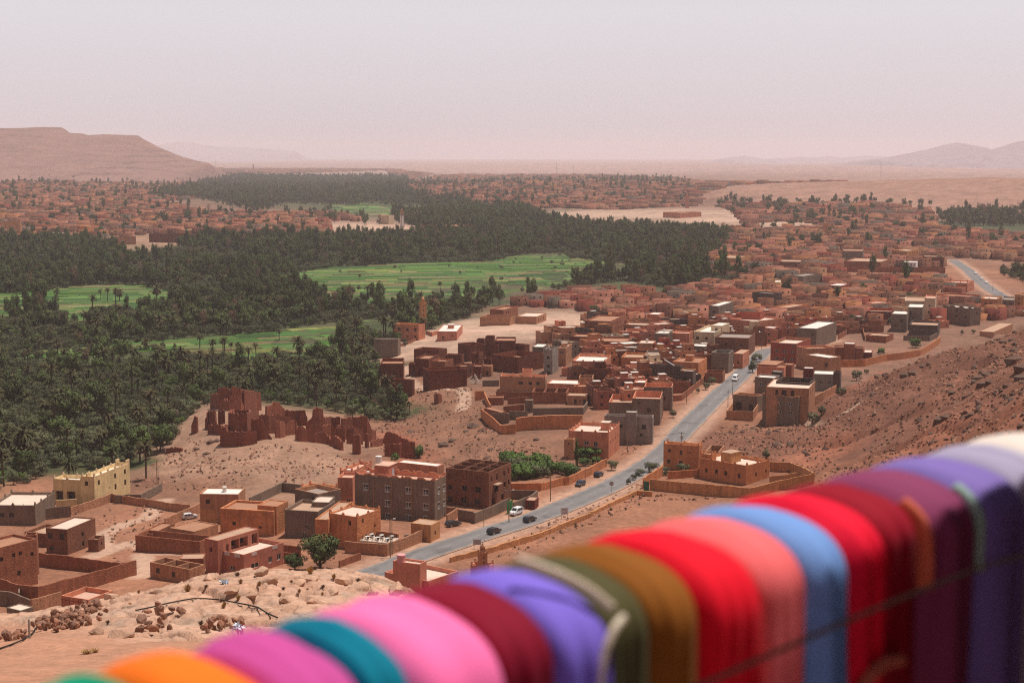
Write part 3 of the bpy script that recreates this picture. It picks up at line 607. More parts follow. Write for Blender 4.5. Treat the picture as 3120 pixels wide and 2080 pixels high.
def newhouse(q, cat, cands, group='houses of the village', name='house'):
    a = q['C']; o = thing(name, cat, cands, (a[0], a[1], q['zg']), group, anchor=(*(q['C'] + q['B']) / 2, q['zt'])); return o
def auto_w(ln, H, n=None, w=.95, h=1.1, rows=None, skip=0.0):
    n = n or max(1, int(ln / 3.2)); rows = rows or max(1, int(H / 3.1)); out = []
    for r in range(rows):
        for i in range(n):
            if random.random() < skip: continue
            out.append(((i + .5) / n, 2.1 + r * 3.0, w, h))
    return out
def house(crop, L, C, R, H, col, cands, wl=None, wr=None, cat='house', zg=None, **kw):
    """a measured house: roof corners of its two faces in a crop, height in metres"""
    q = quad_from(px(crop, L), px(crop, C), px(crop, R), H, zg); r = newhouse(q, cat, cands)
    lL = np.linalg.norm(q['L'] - q['C']); lR = np.linalg.norm(q['R'] - q['C'])
    if wl is None: wl = auto_w(lL, H, skip=.25)
    if wr is None: wr = auto_w(lR, H, skip=.3)
    block(r, q, col, wl=wl, wr=wr, **kw); return r, q
def add(r, crop, L, C, R, H, col, zg=None, **kw):
    q = quad_from(px(crop, L), px(crop, C), px(crop, R), H, zg); block(r, q, col, **kw); return q
def wall_line(crop, pts, H, col, cands, th=.32, group='compound walls', cap=True, close=False, zoff=0, mk='mud', name='compound_wall'):
    W = []
    for p in pts:
        u, v = px(crop, p); z = 7.0
        for _ in range(5):
            P = at_z(u, v, z + H); z = float(tbase(P[:1], P[1:])[0]) + zoff
        W.append((P[0], P[1], z))
    if close: W.append(W[0])
    W = np.array(W); W0_ = W
    o = thing(name, 'wall', cands, W[0], group, anchor=W[len(W) // 2] + [0, 0, H]); mb = MB()
    Q = [W[0]]
    for a, b in zip(W[:-1], W[1:]):
        n = max(1, int(np.linalg.norm((b - a)[:2]) / 1.5)) if mk == 'mud' else 1
        if np.linalg.norm((b - a)[:2]) > .3: Q += [a + (b - a) * (i + 1) / n for i in range(n)]
    W = np.array(Q); n = len(W); dd = np.diff(W[:, :2], axis=0); dd /= np.linalg.norm(dd, axis=1)[:, None]; nn = np.stack([-dd[:, 1], dd[:, 0]], -1); na = np.vstack([nn[:1], nn]); nb = np.vstack([nn, nn[-1:]]); mi_ = na + nb; mi_ /= np.linalg.norm(mi_, axis=1)[:, None] + 1e-9; mi_ = mi_ / np.maximum(.45, (mi_ * na).sum(1))[:, None]
    for k in range(n):
        jt = random.uniform(-.14, .10) if mk == 'mud' else 0; p = W[k, :2] - W0_[0][:2]; z = W[k, 2] - W0_[0][2]; L_, R_ = p + mi_[k] * th / 2, p - mi_[k] * th / 2
        mb.v += [(*R_, z - 1.2), (*R_, z + H + jt), (*L_, z + H + jt), (*L_, z - 1.2)]
    for k in range(n - 1):
        for q in range(3): mb.f.append((k * 4 + q, (k + 1) * 4 + q, (k + 1) * 4 + q + 1, k * 4 + q + 1)); mb.mi.append(mb.m(mk))
    mb.f += [(0, 1, 2, 3), (n * 4 - 1, n * 4 - 2, n * 4 - 3, n * 4 - 4)]; mb.mi += [0, 0]
    W = W0_
    me = mb.mesh('wall'); link('wall', me, o, PC[col] if isinstance(col, str) else col)
    FOOT.extend([((a[:2] + b[:2]) / 2, np.linalg.norm(a[:2] - b[:2]) / 2) for a, b in zip(W[:-1], W[1:]) if np.linalg.norm(a[:2] - b[:2]) < 9])
    for a, b in zip(W[:-1], W[1:]):
        n = int(np.linalg.norm(a[:2] - b[:2]) / 6) + 1
        for i in range(n + 1): FOOT.append((a[:2] + (b[:2] - a[:2]) * i / n, 2.0))
    return o, W
def vwin(*ps): return [tuple(p) for p in ps]

# ---- lower left quarter (crop A)
r, q = house('A', (497, 322), (575, 305), (793, 222), 8.4, 'yellow', 'yellow castle-like house with stepped white merlons beside the palm grove', wl=[(.4, 2, .9, 1.2)],
             wr=vwin((.13, 2.2, 1.1, 1.5), (.58, 2.2, 1.1, 1.5), (.86, 2.1, 1.1, 1.5), (.58, 5.3, 1.1, 1.7), (.86, 5.2, 1.1, 1.7), (.42, 4.9, .5, .6)), fr='brown', merlon='cream', roofc='white', ph=1.1)
q2 = add(r, 'A', (325, 318), (497, 325), (560, 300), 6.9, 'yellow', wl=vwin((.2, 4.7, 2.4, 2.6), (.62, 4.7, 2.6, 2.6)), merlon='cream', roofc='white', ph=1.0, depth=1.2)
for s, t in ((0.02, .5), (.97, .08), (.97, .9)):
    p = roofpt(q, s, t); mb = MB(); o0 = ROOTLOC(r)
    mb.obox(p - o0[:2], q['e1'], q['e2'], .9, .16, q['zt'] - o0[2], q['zt'] - o0[2] + 1.0, 'plaster'); mb.build('roof_crown', r, PC['yellow'])
r, q = house('A', (-60, 488), (215, 480), (335, 402), 5.4, 'grey', 'grey block house with a crenellated parapet in front of the yellow house', wl=vwin((.25, 2.6, 1.3, 1.0), (.47, 2.6, 1.3, 1.1)), wr=[], merlon='grey', roofc='pale')
wall_line('A', [(240, 500), (330, 490), (430, 480)], 3.2, 'grey', 'grey block yard wall between the crenellated house and the yellow house')
wall_line('A', [(343, 450), (470, 440)], 2.6, 'yellow', 'low yellow scalloped wall in front of the yellow house', mk='plaster')
wall_line('A', [(430, 490), (545, 455), (680, 408), (1060, 465), (1160, 475)], 2.3, 'tan', 'tan yard wall running right from the yellow house to the empty plot')
wall_line('A', [(700, 418), (860, 412), (990, 345)], 2.4, 'grey', 'grey block wall behind the tan yard wall, right of the yellow house')
wall_line('A', [(1010, 560), (1100, 520), (1222, 470)], 2.4, 'tan', 'tan wall climbing to the house with the yellow painted patch')
r, q = house('A', (280, 625), (410, 628), (583, 560), 6.2, 'brick', 'rough brown brick two storey house with junk on its roof', wl=vwin((.2, 1.8, 1.2, 1.4), (.75, 1.8, 1.2, 1.4), (.25, 4.8, 1.2, 1.0)), wr=vwin((.53, 2.7, .9, 1.1), (.53, 5.0, 1.0, 1.2), (.85, 4.8, .9, 1.1)), roofc='pale', ph=.35, mk='mud')
q3 = add(r, 'A', (150, 640), (290, 655), (420, 605), 3.4, 'brick', wl=vwin((.5, 1.7, 1.8, 1.1)), wr=[], mk='mud', roofc='dust')
q4 = add(r, 'A', (560, 690), (600, 690), (640, 665), 3.0, 'brick', wl=[], wr=[(.5, 1.5, .7, .8)], mk='mud', roofc='dust')
r, q = house('A', (-260, 690), (-120, 770), (222, 648), 9.0, 'mud', 'tall mud brown kasbah house at the corner of a walled yard', wl=[], wr=vwin((.91, 3.2, .8, .9), (.70, 2.4, .8, .9), (.58, 2.4, .8, .9), (.36, 2.6, .9, 1.0), (.66, 6.6, .9, 1.1)), mk='mud', roofc='mud', ph=.6)
q5 = add(r, 'A', (160, 668), (222, 660), (232, 652), 9.1, 'mud', mk='mud', roofc='mud')
wall_line('A', [(228, 768), (500, 800), (745, 832)], 3.0, 'mud', 'long mud wall at the back of the kasbah yard')
wall_line('A', [(0, 925), (110, 965), (230, 978), (690, 855), (832, 815)], 3.6, 'mud', 'long mud wall with a plank gate on the near side of the kasbah yard')
wall_line('A', [(832, 815), (745, 832)], 3.2, 'mud', 'short mud wall closing the far corner of the kasbah yard')
r, q = house('A', (375, 1020), (540, 1058), (690, 992), 5.0, 'salmon', 'salmon building with painted panels and a roof courtyard behind the boulders', wl=[], wr=[], roofc='pink', ph=1.0, inner='salmon')
mb = MB(); o0 = ROOTLOC(r); e1, e2 = q['e1'], q['e2']
for s in (.02, .36, .7, .98):
    mb.obox(q['C'] - e2 * -q['l2'] * s - o0[:2], e1, e2, .03, .06, -1, q['zt'] - o0[2] - .25, 'mud')
for z in (.3, 2.2, 4.2): mb.obox((q['C'] + q['L']) / 2 - o0[:2], e1, e2, .028, q['l2'] / 2, z, z + .12, 'mud')
mb.build('panel_trim', r, PC['red'])
r, q = house('A', (40, 1095), (125, 1125), (205, 1085), 5.0, 'grey', 'small grey concrete hut at the foot of the rocky hill', wl=[], wr=[(.6, 2.6, .9, 2.0)], roofc='pale', ph=.1)
wall_line('A', [(-60, 1000), (60, 1010), (188, 1056)], 3.2, 'grey', 'grey wall above the small concrete hut')
wall_line('A', [(190, 1055), (375, 1005)], 4.2, 'tan', 'tan wall with a niche left of the salmon panelled building')
wall_line('A', [(168, 1192), (260, 1150), (375, 1105)], 2.2, 'salmon', 'salmon terrace wall with a cream balustrade below the panelled building', mk='plaster')
wall_line('A', [(120, 960), (115, 1010)], 3.0, 'grey', 'grey wall stub above the concrete hut')
r, q = house('A', (828, 655), (1222, 702), (1300, 655), 3.2, 'mud', 'low mud farmhouse with an open inner yard', wl=[], wr=[(.5, 1.7, 1.2, 1.8)], roof=False, ph=3.0, mk='mud')
add(r, 'A', (850, 645), (930, 655), (1070, 588), 3.25, 'mud', mk='mud', roofc='mud', ph=.3)
add(r, 'A', (1040, 612), (1190, 640), (1335, 590), 3.1, 'tan', mk='mud', roofc='mud', ph=.2, wl=vwin((.15, 1.8, 1, 1.8), (.45, 1.8, 1, 1.8), (.8, 1.8, .9, 1)), wr=[])
r, q = house('A', (1222, 402), (1460, 412), (1502, 370), 7.6, 'tan', 'tan two storey house with an ochre painted patch round its lower window', wl=vwin((.21, 2.0, 1.0, 1.1), (.20, 4.7, 1.5, 1.4), (.22, 7.1, 1.1, 1.6)), wr=[], fr='brown', roofc='white', ph=.35)
mb = MB(); o0 = ROOTLOC(r); mb.obox(q['C'] + (q['L'] - q['C']) * .8 - q['e1'] * .012 - o0[:2], q['e1'], q['e2'], .008, q['l2'] * .19, -1, 3.6, 'plaster'); mb.build('painted_patch', r, PC['ochre'])
tank(q, .5, .45, near='the tan house with the ochre patch')
r, q = house('A', (918, 830), (1160, 872), (1252, 850), 3.3, 'tan', 'small roofless tan shed with bare rooms behind the outcrop crest', wl=vwin((.2, 1.6, 1.1, 1.2), (.6, 1.8, 1.0, 1.2)), wr=[], roof=False, ph=3.0, mk='mud')
mb = MB(); o0 = ROOTLOC(r)
for s in (.36, .7): mb.obox(roofpt(q, .5, s) - o0[:2], q['e1'], q['e2'], q['l1'] / 2 - .3, .12, -.5, q['zt'] - o0[2] - .05, 'mud')
mb.build('partition_wall', r, PC['tan'])
house('A', (1100, 790), (1245, 805), (1262, 770), 2.8, 'mud', 'low mud outbuilding between the roofless shed and the rose pink house', wl=[], wr=[], roofc='dust', ph=.15, mk='mud')
# ---- pink red house with loggia, and the quarter along the road (crop B)
r, q = house('B', (70, 962), (180, 988), (535, 882), 7.6, 'rose', 'rose pink house with an open roof loggia and balustraded terrace', wl=[(.45, 2.3, .9, 1.0)], wr=vwin((.23, 2.4, .8, 2.0), (.42, 2.0, 2.6, 2.2), (.63, 2.0, 2.6, 2.2), (.9, 2.0, 1.9, 2.3)), roofc='dust', ph=.12, depth=1.6)
q2 = add(r, 'B', (182, 1070), (405, 1110), (752, 1003), 4.9, 'rose', wl=vwin((-.3, 3.4, 1.4, 1.2), (.55, 3.5, 1.5, .9)), wr=vwin((.28, 3.2, 2.6, 1.1), (.66, 3.0, 1.3, 1.5), (.88, 3.0, 1.3, 1.5)), fr='white', roofc='pale', ph=.95)
o0 = ROOTLOC(r)
for s, A_, B_ in [(.15, 'C', 'L'), (.55, 'C', 'L'), (.2, 'C', 'R'), (.72, 'C', 'R')]:
    a, b = q2[A_], q2[B_]; d = (b - a) / np.linalg.norm(b - a); n = np.array([d[1], -d[0]]) * (1 if B_ == 'R' else -1)
    mb = MB()
    for i in range(7): mb.obox(a + (b - a) * s + d * (i * .24) + n * .03 - o0[:2], d, n, .06, .04, q2['zt'] - o0[2] - .85, q2['zt'] - o0[2] - .15, 'white')
    mb.build('balustrade', r)

r, q = house('B', (1370, 397), (2065, 467), (2165, 402), 10.6, 'grey', 'large grey three storey house with white window grilles and scalloped roof edge',
             wl=[(s, zd, 1.5, 1.55) for zd in (3.1, 6.9, 10.2) for s in (.137, .413, .672, .888) if not (s < .2 and zd > 5)], wr=[(s, zd, 1.3, 1.6) for zd in (3.1, 6.9) for s in (.35, .8)], fr='grille', inner='salmon', roofc='pink', ph=1.0, steps=3.4, merlon='salmon')
hut(r, q, .75, .72, 5.4, 4.0, 3.0, 'rose', 'pink', (.38, .42, .48)); tank(q, .80, .82, 3.16, (.55, .5, .47), .8, 1.6, 'the stair hut of the large grey house'); tank(q, .62, .93, .0, (.75, .74, .72), .4, .8, 'the large grey house, beside its stair hut')
q2 = add(r, 'B', (1740, 300), (2085, 342), (2145, 312), 9.6, 'salmon', roofc='white', ph=.15)
for s in (.28, .53, .76):
    mb = MB(); mb.obox(q['C'] + (q['L'] - q['C']) * s - q['e1'] * .06 - ROOTLOC(r)[:2], q['e1'], q['e2'], .06, .08, -1, q['zt'] - q['zg'] - .9, 'plaster'); mb.build('drain_pipe', r, PC['tan'])
r, q = house('B', (1222, 432), (1352, 442), (1400, 392), 8.6, 'salmon', 'narrow salmon house with an arched window squeezed against the large grey house', wl=[(.7, 6.4, 1.1, 1.3)], wr=[], fr='white', roofc='pink', inner='salmon')
r, q = house('B', (1240, 368), (1345, 385), (1520, 305), 8.9, 'salmon', 'salmon roof terrace behind the narrow house, left of the stair hut', wl=[], wr=[], roofc='pink', merlon='salmon')
tank(q, .2, .6, .0, (.72, .66, .62), .5, .6, 'the salmon roof terrace')
r, q = house('B', (905, 508), (1145, 540), (1225, 500), 5.2, 'tan', 'low tan house with corner merlons left of the narrow salmon house', wl=[], wr=[], inner='orange', roofc='pale', merlon='salmon', ph=1.0)
r, q = house('B', (760, 705), (1052, 735), (1200, 640), 6.6, 'grey', 'grey brown stepped house with half built upper walls', wl=vwin((.66, 4.0, 1.2, .9), (.58, 6.2, .9, 1.9)), wr=[], roofc='dust', ph=.9, fr='white')
q2 = add(r, 'B', (850, 543), (1052, 582), (1252, 548), 8.0, 'grey', wl=[(.8, 1.6, 1.0, .9)], wr=[], roofc='grey', ph=1.1, inner='tan'); q3 = add(r, 'B', (995, 640), (1150, 655), (1200, 600), 8.2, 'grey', zg=q['zg'] - 1.2, wl=[(.4, 1.7, 1.2, 1.1)], roofc='pale', ph=.2, fr='white')
wall_line('B', [(455, 615), (600, 548), (740, 482), (900, 500)], 2.6, 'grey', 'grey block wall round a rubble filled plot behind the stepped house', mk='plaster')
r, q = house('B', (200, 702), (665, 732), (790, 655), 6.3, 'orange', 'broad orange mud house with a thick rounded roof rim', wl=vwin((.26, 3.6, .9, .9), (.75, 4.2, .7, .6)), wr=vwin((.4, 3.0, .5, .9)), mk='mud', roofc='mud', ph=.6, th=.5)
q2 = add(r, 'B', (525, 672), (690, 690), (790, 640), 7.3, 'orange', mk='mud', roofc='mud', ph=.2)
r, q = house('B', (1025, 805), (1140, 805), (1345, 650), 7.0, 'orange', 'orange house with a tan gable side and pale sandy roof', wl=[], wr=[], mk='mud', roofc='dust', ph=.3)
q2 = add(r, 'B', (1145, 778), (1390, 782), (1595, 732), 7.9, 'orange', wl=vwin((.74, 1.7, .8, 1.1),), wr=vwin((.25, 1.4, .6, 1.0), (.75, 3.6, .6, .8)), mk='mud', roofc='pale', ph=.45, merlon='orange')
wall_line('B', [(1285, 992), (1650, 1015), (1830, 945), (2015, 870)], 2.9, 'tan', 'tan street wall with balustrade in front of the orange house terrace')
wall_line('B', [(1440, 960), (1540, 900), (1750, 925)], 2.7, 'tan', 'inner tan terrace wall behind the cafe tables')
r, q = house('B', (1858, 832), (2030, 852), (2110, 815), 4.2, 'ochre', 'small ochre gatehouse on the street below the large grey house', wl=[], wr=vwin((.5, 2.4, .7, 1.1)), roofc='dust', ph=.1, fr='brown')
wall_line('B', [(1235, 1160), (1420, 1092)], 1.6, 'mud', 'low mud wall stub right of the dark green tree')
wall_line('B', [(755, 1020), (900, 1045)], 3.0, 'mud', 'mud wall behind the dark green tree'); wall_line('B', [(760, 1090), (850, 1100)], 2.5, 'mud', 'short mud wall left of the dark green tree')
r, q = house('B', (1630, 1268), (2010, 1340), (2270, 1262), 5.0, 'pink', 'pale pink roadside house with a pink water tank on its roof', wl=[], wr=[], roofc='pale', ph=.9, cat='house')
q2 = add(r, 'B', (1702, 1152), (1935, 1192), (1995, 1150), 8.6, 'pink', roofc='pale', ph=.5, zg=q['zg']); tank(q2, .25, .75, .0, (.55, .24, .25), .85, 1.7, 'the pale pink roadside house')
# ---- along the road (crop C)
r, q = house('C', (1022, 357), (1395, 392), (1590, 312), 9.8, 'brick', 'unfinished brown brick building with roofless top floor', wl=vwin((.1, 2.1, 1.1, 1.1), (.45, 2.0, 1.3, 1.2), (.76, 2.0, 1.3, 1.4), (.1, 5.1, 1.1, 1.1), (.44, 5.0, 1.6, 1.3), (.75, 5.0, 1.6, 1.5), (.1, 8.3, 1.4, 1.6), (.43, 8.2, 1.7, 1.3), (.74, 8.2, 1.7, 1.3)),
             wr=vwin((.12, 2.2, 1.0, 1.4), (.35, 2.2, 1.2, 1.6), (.68, 2.2, 1.2, 1.5), (.88, 2.0, 1.0, 1.5), (.33, 5.2, 2.6, 2.3), (.7, 5.2, 1.3, 1.5), (.88, 5.0, 1.0, 1.5), (.2, 8.3, 1.6, 1.6), (.6, 8.3, 1.6, 1.6)), roof=False, ph=2.7, mk='mud', depth=.5)
mb = MB(); o0 = ROOTLOC(r)
fl = [q['IN'][i] for i in range(4)]; mb.quad(*[tuple(np.array([*p, q['zt'] - 2.7]) - o0) for p in fl], 'mud'); mb.build('floor_slab', r, (.22, .15, .12)); mb = MB()
for s in (.35, .68): mb.obox(roofpt(q, s, .5) - o0[:2], q['e1'], q['e2'], .1, q['l2'] / 2 - .3, q['zt'] - o0[2] - 2.68, q['zt'] - o0[2] - .02, 'mud')
for t in (.3, .62): mb.obox(roofpt(q, .5, t) - o0[:2], q['e1'], q['e2'], q['l1'] / 2 - .3, .1, q['zt'] - o0[2] - 2.68, q['zt'] - o0[2] - .04, 'mud')
mb.build('partition_wall', r, PC['brick']); mb = MB(); mb.obox(roofpt(q, .3, 0) - q['e2'] * .6 - o0[:2], q['e1'], q['e2'], 1.6, .7, q['zt'] - o0[2] - 4.0, q['zt'] - o0[2] - 3.8, 'roof'); mb.build('balcony', r, RC['dust'])
wall_line('C', [(1028, 692), (1125, 700), (1030, 760)], 2.6, 'tan', 'balustraded tan wall at the corner below the brick building')
wall_line('C', [(1130, 715), (1260, 735), (1275, 745), (1420, 690), (1575, 615)], 2.8, 'grey', 'grey block wall in front of the unfinished brick building', mk='plaster')
wall_line('C', [(1590, 548), (1815, 552), (1770, 590), (1610, 655)], 2.5, 'grey', 'grey block wall of the plot behind the green gate', mk='plaster')
wall_line('C', [(1590, 492), (1850, 488), (2050, 432)], 2.3, 'orange', 'orange garden wall above the red shed')
wall_line('C', [(2050, 435), (2090, 430), (2281, 345), (2420, 270)], 2.4, 'orange', 'long orange wall along the green garden')
ow, W = wall_line('C', [(1060, 1130), (1420, 1040), (1850, 912), (2050, 830), (2281, 742)], 1.3, 'ochre', 'low roadside parapet wall on the valley side of the road', th=.5)
wall_line('F', [(0, 1200), (250, 1080), (410, 1008), (550, 1022)], 1.3, 'ochre', 'low parapet wall beside the dirt lane to the green gate house', th=.5)
# ---- orange farm with walled yard (crop F)
r, q = house('F', (652, 592), (968, 612), (1000, 590), 7.6, 'orange', 'orange farmhouse with corner merlons standing behind its lower twin', wl=vwin((.17, 2.0, .8, 1.0), (.5, 2.4, .7, 1.2), (.75, 2.2, .5, .4), (.15, 5.2, 1.0, 1.2), (.5, 5.4, 1.1, 1.2)), wr=[], merlon='orange', roofc='pale')
q2 = add(r, 'F', (1030, 590), (1150, 665), (1195, 605), 5.6, 'tan', wl=vwin((.5, 1.5, 1.1, 1.2)), roof=False, ph=2.2)
r, q = house('F', (975, 692), (1395, 788), (1600, 712), 5.8, 'orange', 'large orange farmhouse with pale roof terrace and square stair hut', wl=vwin((.15, 3.4, .9, 1.1), (.37, 3.2, 1.0, 1.3), (.57, 3.2, 1.0, 1.3), (.85, 3.3, 1.0, 1.3)), wr=vwin((.42, 3.2, .8, 1.2), (.86, 3.0, .7, 1.1)), fr='brown', merlon='orange', roofc='pale', ph=.9)
hut(r, q, .45, .55, 5.0, 3.4, 2.9, 'ochre', 'dust'); add(r, 'F', (978, 668), (1085, 690), (1125, 672), 7.0, 'orange', zg=q['zg'], roofc='dust', ph=.3, merlon='orange')
wall_line('F', [(530, 908), (900, 942), (1425, 985), (1700, 920), (2000, 855)], 3.0, 'ochre', 'long ochre yard wall in front of the orange farmhouse')
wall_line('F', [(2000, 855), (1900, 800), (1790, 758), (1605, 752)], 3.0, 'ochre', 'ochre wall bending round the farm yard behind the farmhouse')
wall_line('F', [(470, 898), (560, 840), (642, 788)], 3.0, 'orange', 'orange yard wall running back from the green gate')
wall_line('F', [(1600, 885), (1850, 850)], 2.6, 'ochre', 'inner ochre wall of the farm yard'); wall_line('F', [(690, 838), (975, 818)], 2.2, 'orange', 'inner orange wall between the two farm trees')
r, q = house('F', (1540, 150), (1860, 180), (1965, 140), 9.4, 'grey', 'big grey brown house with scalloped parapet on the hillside edge', wl=vwin((.12, 2.2, 1.5, 1.0), (.47, 2.4, 1.5, 1.1), (.78, 2.6, 1.5, 1.1), (.12, 5.2, 1.6, 1.2), (.47, 5.3, 1.6, 1.2), (.78, 5.4, 1.6, 1.2)), wr=vwin((.15, 2.4, 1.2, 1.1), (.55, 2.6, 2.2, 2.2), (.2, 5.4, 1.2, 1.1)), fr='white', steps=4.5, roofc='dust', ph=1.0, inner='tan')
q2 = add(r, 'F', (1572, 72), (1955, 98), (2012, 25), 12.4, 'tan', wl=vwin((.25, 1.9, .9, 2.0), (.42, 1.9, 1.6, 2.0), (.62, 1.9, 1.2, 2.0)), wr=vwin((.3, 2.2, .8, 1.4), (.55, 2.2, .8, 1.4), (.8, 2.2, .8, 1.4)), roofc='pale', ph=.2, zg=q['zg'])
q3 = add(r, 'F', (1660, 15), (1960, 45), (2010, 5), 13.2, 'dgrey', zg=q['zg'], roofc='grey', ph=1.0)
q3 = add(r, 'F', (1215, 295), (1455, 305), (1520, 210), 3.4, 'tan', wl=[], wr=[], roof=False, ph=2.4)
q3 = add(r, 'F', (1275, 150), (1490, 168), (1545, 150), 6.2, 'grey', wl=vwin((.25, 3.9, 2.4, 2.6), (.75, 4.1, 1.6, 2.3)), wr=[], roofc='dust', ph=1.0, inner='tan')
# ---- village above the road (crops E, D, G, H)
hw = 'house'
r, q = house('E', (1042, 1132), (1425, 1152), (1530, 1066), 8.2, 'salmon', 'salmon house with a balcony and pale roof behind the cypress', wl=vwin((.45, 3.6, 1.5, 1.2), (.68, 3.8, 1.3, 1.6)), wr=vwin((.15, 3.5, .8, 1.2), (.4, 3.5, .8, 1.2), (.62, 3.5, .8, 1.2), (.85, 3.5, .8, 1.2)), fr='white', inner='salmon', roofc='pale', ph=1.1, merlon='salmon')
q2 = add(r, 'E', (1135, 1262), (1390, 1280), (1425, 1255), 3.6, 'salmon', roofc='pink', ph=.9); hut(r, q, .65, .25, 3.2, 2.6, 2.4, 'salmon')
r, q = house('E', (1000, 1208), (1088, 1218), (1108, 1205), 6.4, 'tan', 'narrow tan gate tower left of the cypress', wl=vwin((.5, 1.4, .6, .5), (.3, 5.6, .5, .4)), wr=[], roofc='dust')
r, q = house('E', (1385, 988), (1845, 1002), (1856, 985), 8.8, 'lgrey', 'bare pale grey concrete house with empty window holes', wl=vwin((.555, 1.6, 1.1, 1.2), (.34, 3.4, 1.1, 1.1), (.545, 4.4, 1.2, 1.3), (.82, 3.4, 1.4, 1.5), (.77, 5.9, 1.0, .9), (.1, 6.6, .9, .9)), wr=[], roofc='grey', ph=.8, inner='lgrey')
add(r, 'E', (1590, 950), (1690, 958), (1700, 948), 10.3, 'lgrey', zg=q['zg'], roofc='white', ph=.2)
r, q = house('E', (1425, 862), (1650, 866), (1680, 790), 7.4, 'grey', 'grey house with salmon inner parapets beside the road', wl=vwin((.25, 4.2, 1.1, 1.2), (.5, 4.2, 1.1, 1.2)), wr=[], inner='salmon', roofc='dust', ph=1.9, fr='white')
q2 = add(r, 'E', (1652, 800), (1918, 830), (1942, 752), 9.2, 'grey', wl=vwin((.25, 1.6, .8, .5), (.6, 4.0, 1.2, 1.2)), wr=vwin((.5, 4, 1, 1.2)), inner='salmon', roofc='pink', ph=2.2)
r, q = house('E', (1765, 706), (2030, 720), (2042, 680), 8.6, 'grey', 'tall grey house with a red painted roof terrace wall by the road', wl=vwin((.2, 4.0, 1.0, 1.2), (.7, 4.2, 1.3, 1.3)), inner='salmon', roofc='pink', ph=2.0)
add(r, 'E', (1668, 660), (1775, 675), (1795, 640), 8.8, 'salmon', roofc='white', ph=.6); add(r, 'E', (1645, 735), (1755, 740), (1765, 720), 7.8, 'salmon', roofc='white', ph=.6)
r, q = house('E', (1815, 492), (2110, 518), (2135, 500), 8.8, 'dgrey', 'dark grey three storey house with solar heater and arched window', wl=vwin((.3, 2.2, 1.0, .8), (.57, 4.8, 1.3, 1.3), (.8, 4.8, 1.3, 1.3)), fr='white', roofc='grey', ph=.5)
q2 = add(r, 'E', (2110, 555), (2230, 565), (2260, 545), 8.0, 'dgrey', wl=vwin((.4, 3.2, 1.8, 1.6), (.35, 6.5, 2.4, 2.2)), roofc='white', ph=.6, inner='tan')
mb = MB(); o0 = ROOTLOC(r); p = roofpt(q, .6, .5) - o0[:2]; e2 = q['e2']; mb.v += [(*(p - e2 * 3.5 + q['e1'] * .6), q['zr'] - o0[2] + .3), (*(p - e2 * 3.5 - q['e1'] * .6), q['zr'] - o0[2] + .3), (*(p + e2 * 1 - q['e1'] * .6), q['zr'] - o0[2] + 2.6), (*(p + e2 * 1 + q['e1'] * .6), q['zr'] - o0[2] + 2.6)]; mb.f.append((0, 1, 2, 3)); mb.mi.append(mb.m('metal')); mb.build('solar_heater', r)
# walled mud compound
wall_line('E', [(208, 925), (300, 990), (398, 1082), (540, 1070)], 3.6, 'orange', 'orange compound wall turning the rocky corner above the bank')
wall_line('E', [(540, 1015), (625, 1000), (800, 990), (1020, 985), (1175, 985)], 4.8, 'orange', 'tall orange mud wall facing the rocky bank', th=.8)
wall_line('E', [(145, 752), (235, 750)], 3.0, 'orange', 'short orange wall at the outer corner of the mud compound'); wall_line('E', [(238, 765), (270, 840), (300, 890)], 2.8, 'orange', 'orange side wall of the mud compound above the bank')
wall_line('E', [(350, 757), (690, 765)], 3.2, 'mud', 'mud wall at the back of the mud compound'); wall_line('E', [(460, 820), (690, 805)], 2.6, 'mud', 'inner mud wall of the compound yard')
wall_line('E', [(290, 968), (475, 968)], 3.0, 'grey', 'grey wall inside the compound corner', mk='plaster'); wall_line('E', [(475, 945), (650, 950)], 3.0, 'grey', 'grey inner wall left of the small privy tower', mk='plaster')
wall_line('E', [(700, 918), (1180, 912), (1222, 855)], 2.6, 'grey', 'long grey wall behind the tall orange mud wall', mk='plaster'); wall_line('E', [(420, 900), (620, 880)], 2.4, 'mud', 'low mud wall beside the flat mud roof')
r, q = house('E', (690, 772), (1020, 772), (1045, 730), 4.2, 'mud', 'roofless mud house with cell-like rooms in the compound', wl=[], wr=[], roof=False, ph=2.2, mk='mud')
mb = MB(); o0 = ROOTLOC(r)
for s in (.33, .66): mb.obox(roofpt(q, .5, s) - o0[:2], q['e1'], q['e2'], q['l1'] / 2 - .3, .15, 1.0, q['zt'] - o0[2] - .05, 'mud')
mb.build('partition_wall', r, PC['mud'])
house('E', (1030, 800), (1222, 802), (1240, 780), 3.4, 'tan', 'tan outbuilding with two dark doorways in the compound', wl=vwin((.4, 2.3, .9, 1.9), (.65, 2.0, .6, .6), (.85, 2.3, 1.1, 1.9)), wr=[], roofc='dust', ph=.1, mk='mud')
house('E', (625, 838), (698, 842), (706, 832), 4.6, 'grey', 'slim grey privy tower in the mud compound', wl=[(.5, 3.4, .8, .7)], wr=[], roofc='dust', ph=.2)
house('E', (235, 915), (392, 958), (450, 940), 3.0, 'mud', 'low flat mud roof at the corner of the compound', wl=[], wr=[], roofc='mud', ph=.08, mk='mud')
house('E', (272, 815), (420, 818), (425, 800), 2.8, 'mud', 'small mud shed inside the compound', wl=[], wr=[], roofc='mud', ph=.4, mk='mud')
r, q = house('E', (385, 620), (820, 622), (835, 600), 5.8, 'tan', 'two tone beige house with three dark windows and white roof', wl=vwin((.46, 2.5, 1.7, 1.1), (.67, 2.6, 1.4, 1.1), (.84, 2.6, 1.4, 1.1)), wr=[], roofc='white', ph=.9, merlon='salmon', inner='salmon')
add(r, 'E', (598, 550), (690, 552), (700, 540), 8.0, 'salmon', zg=q['zg'], roofc='pink')
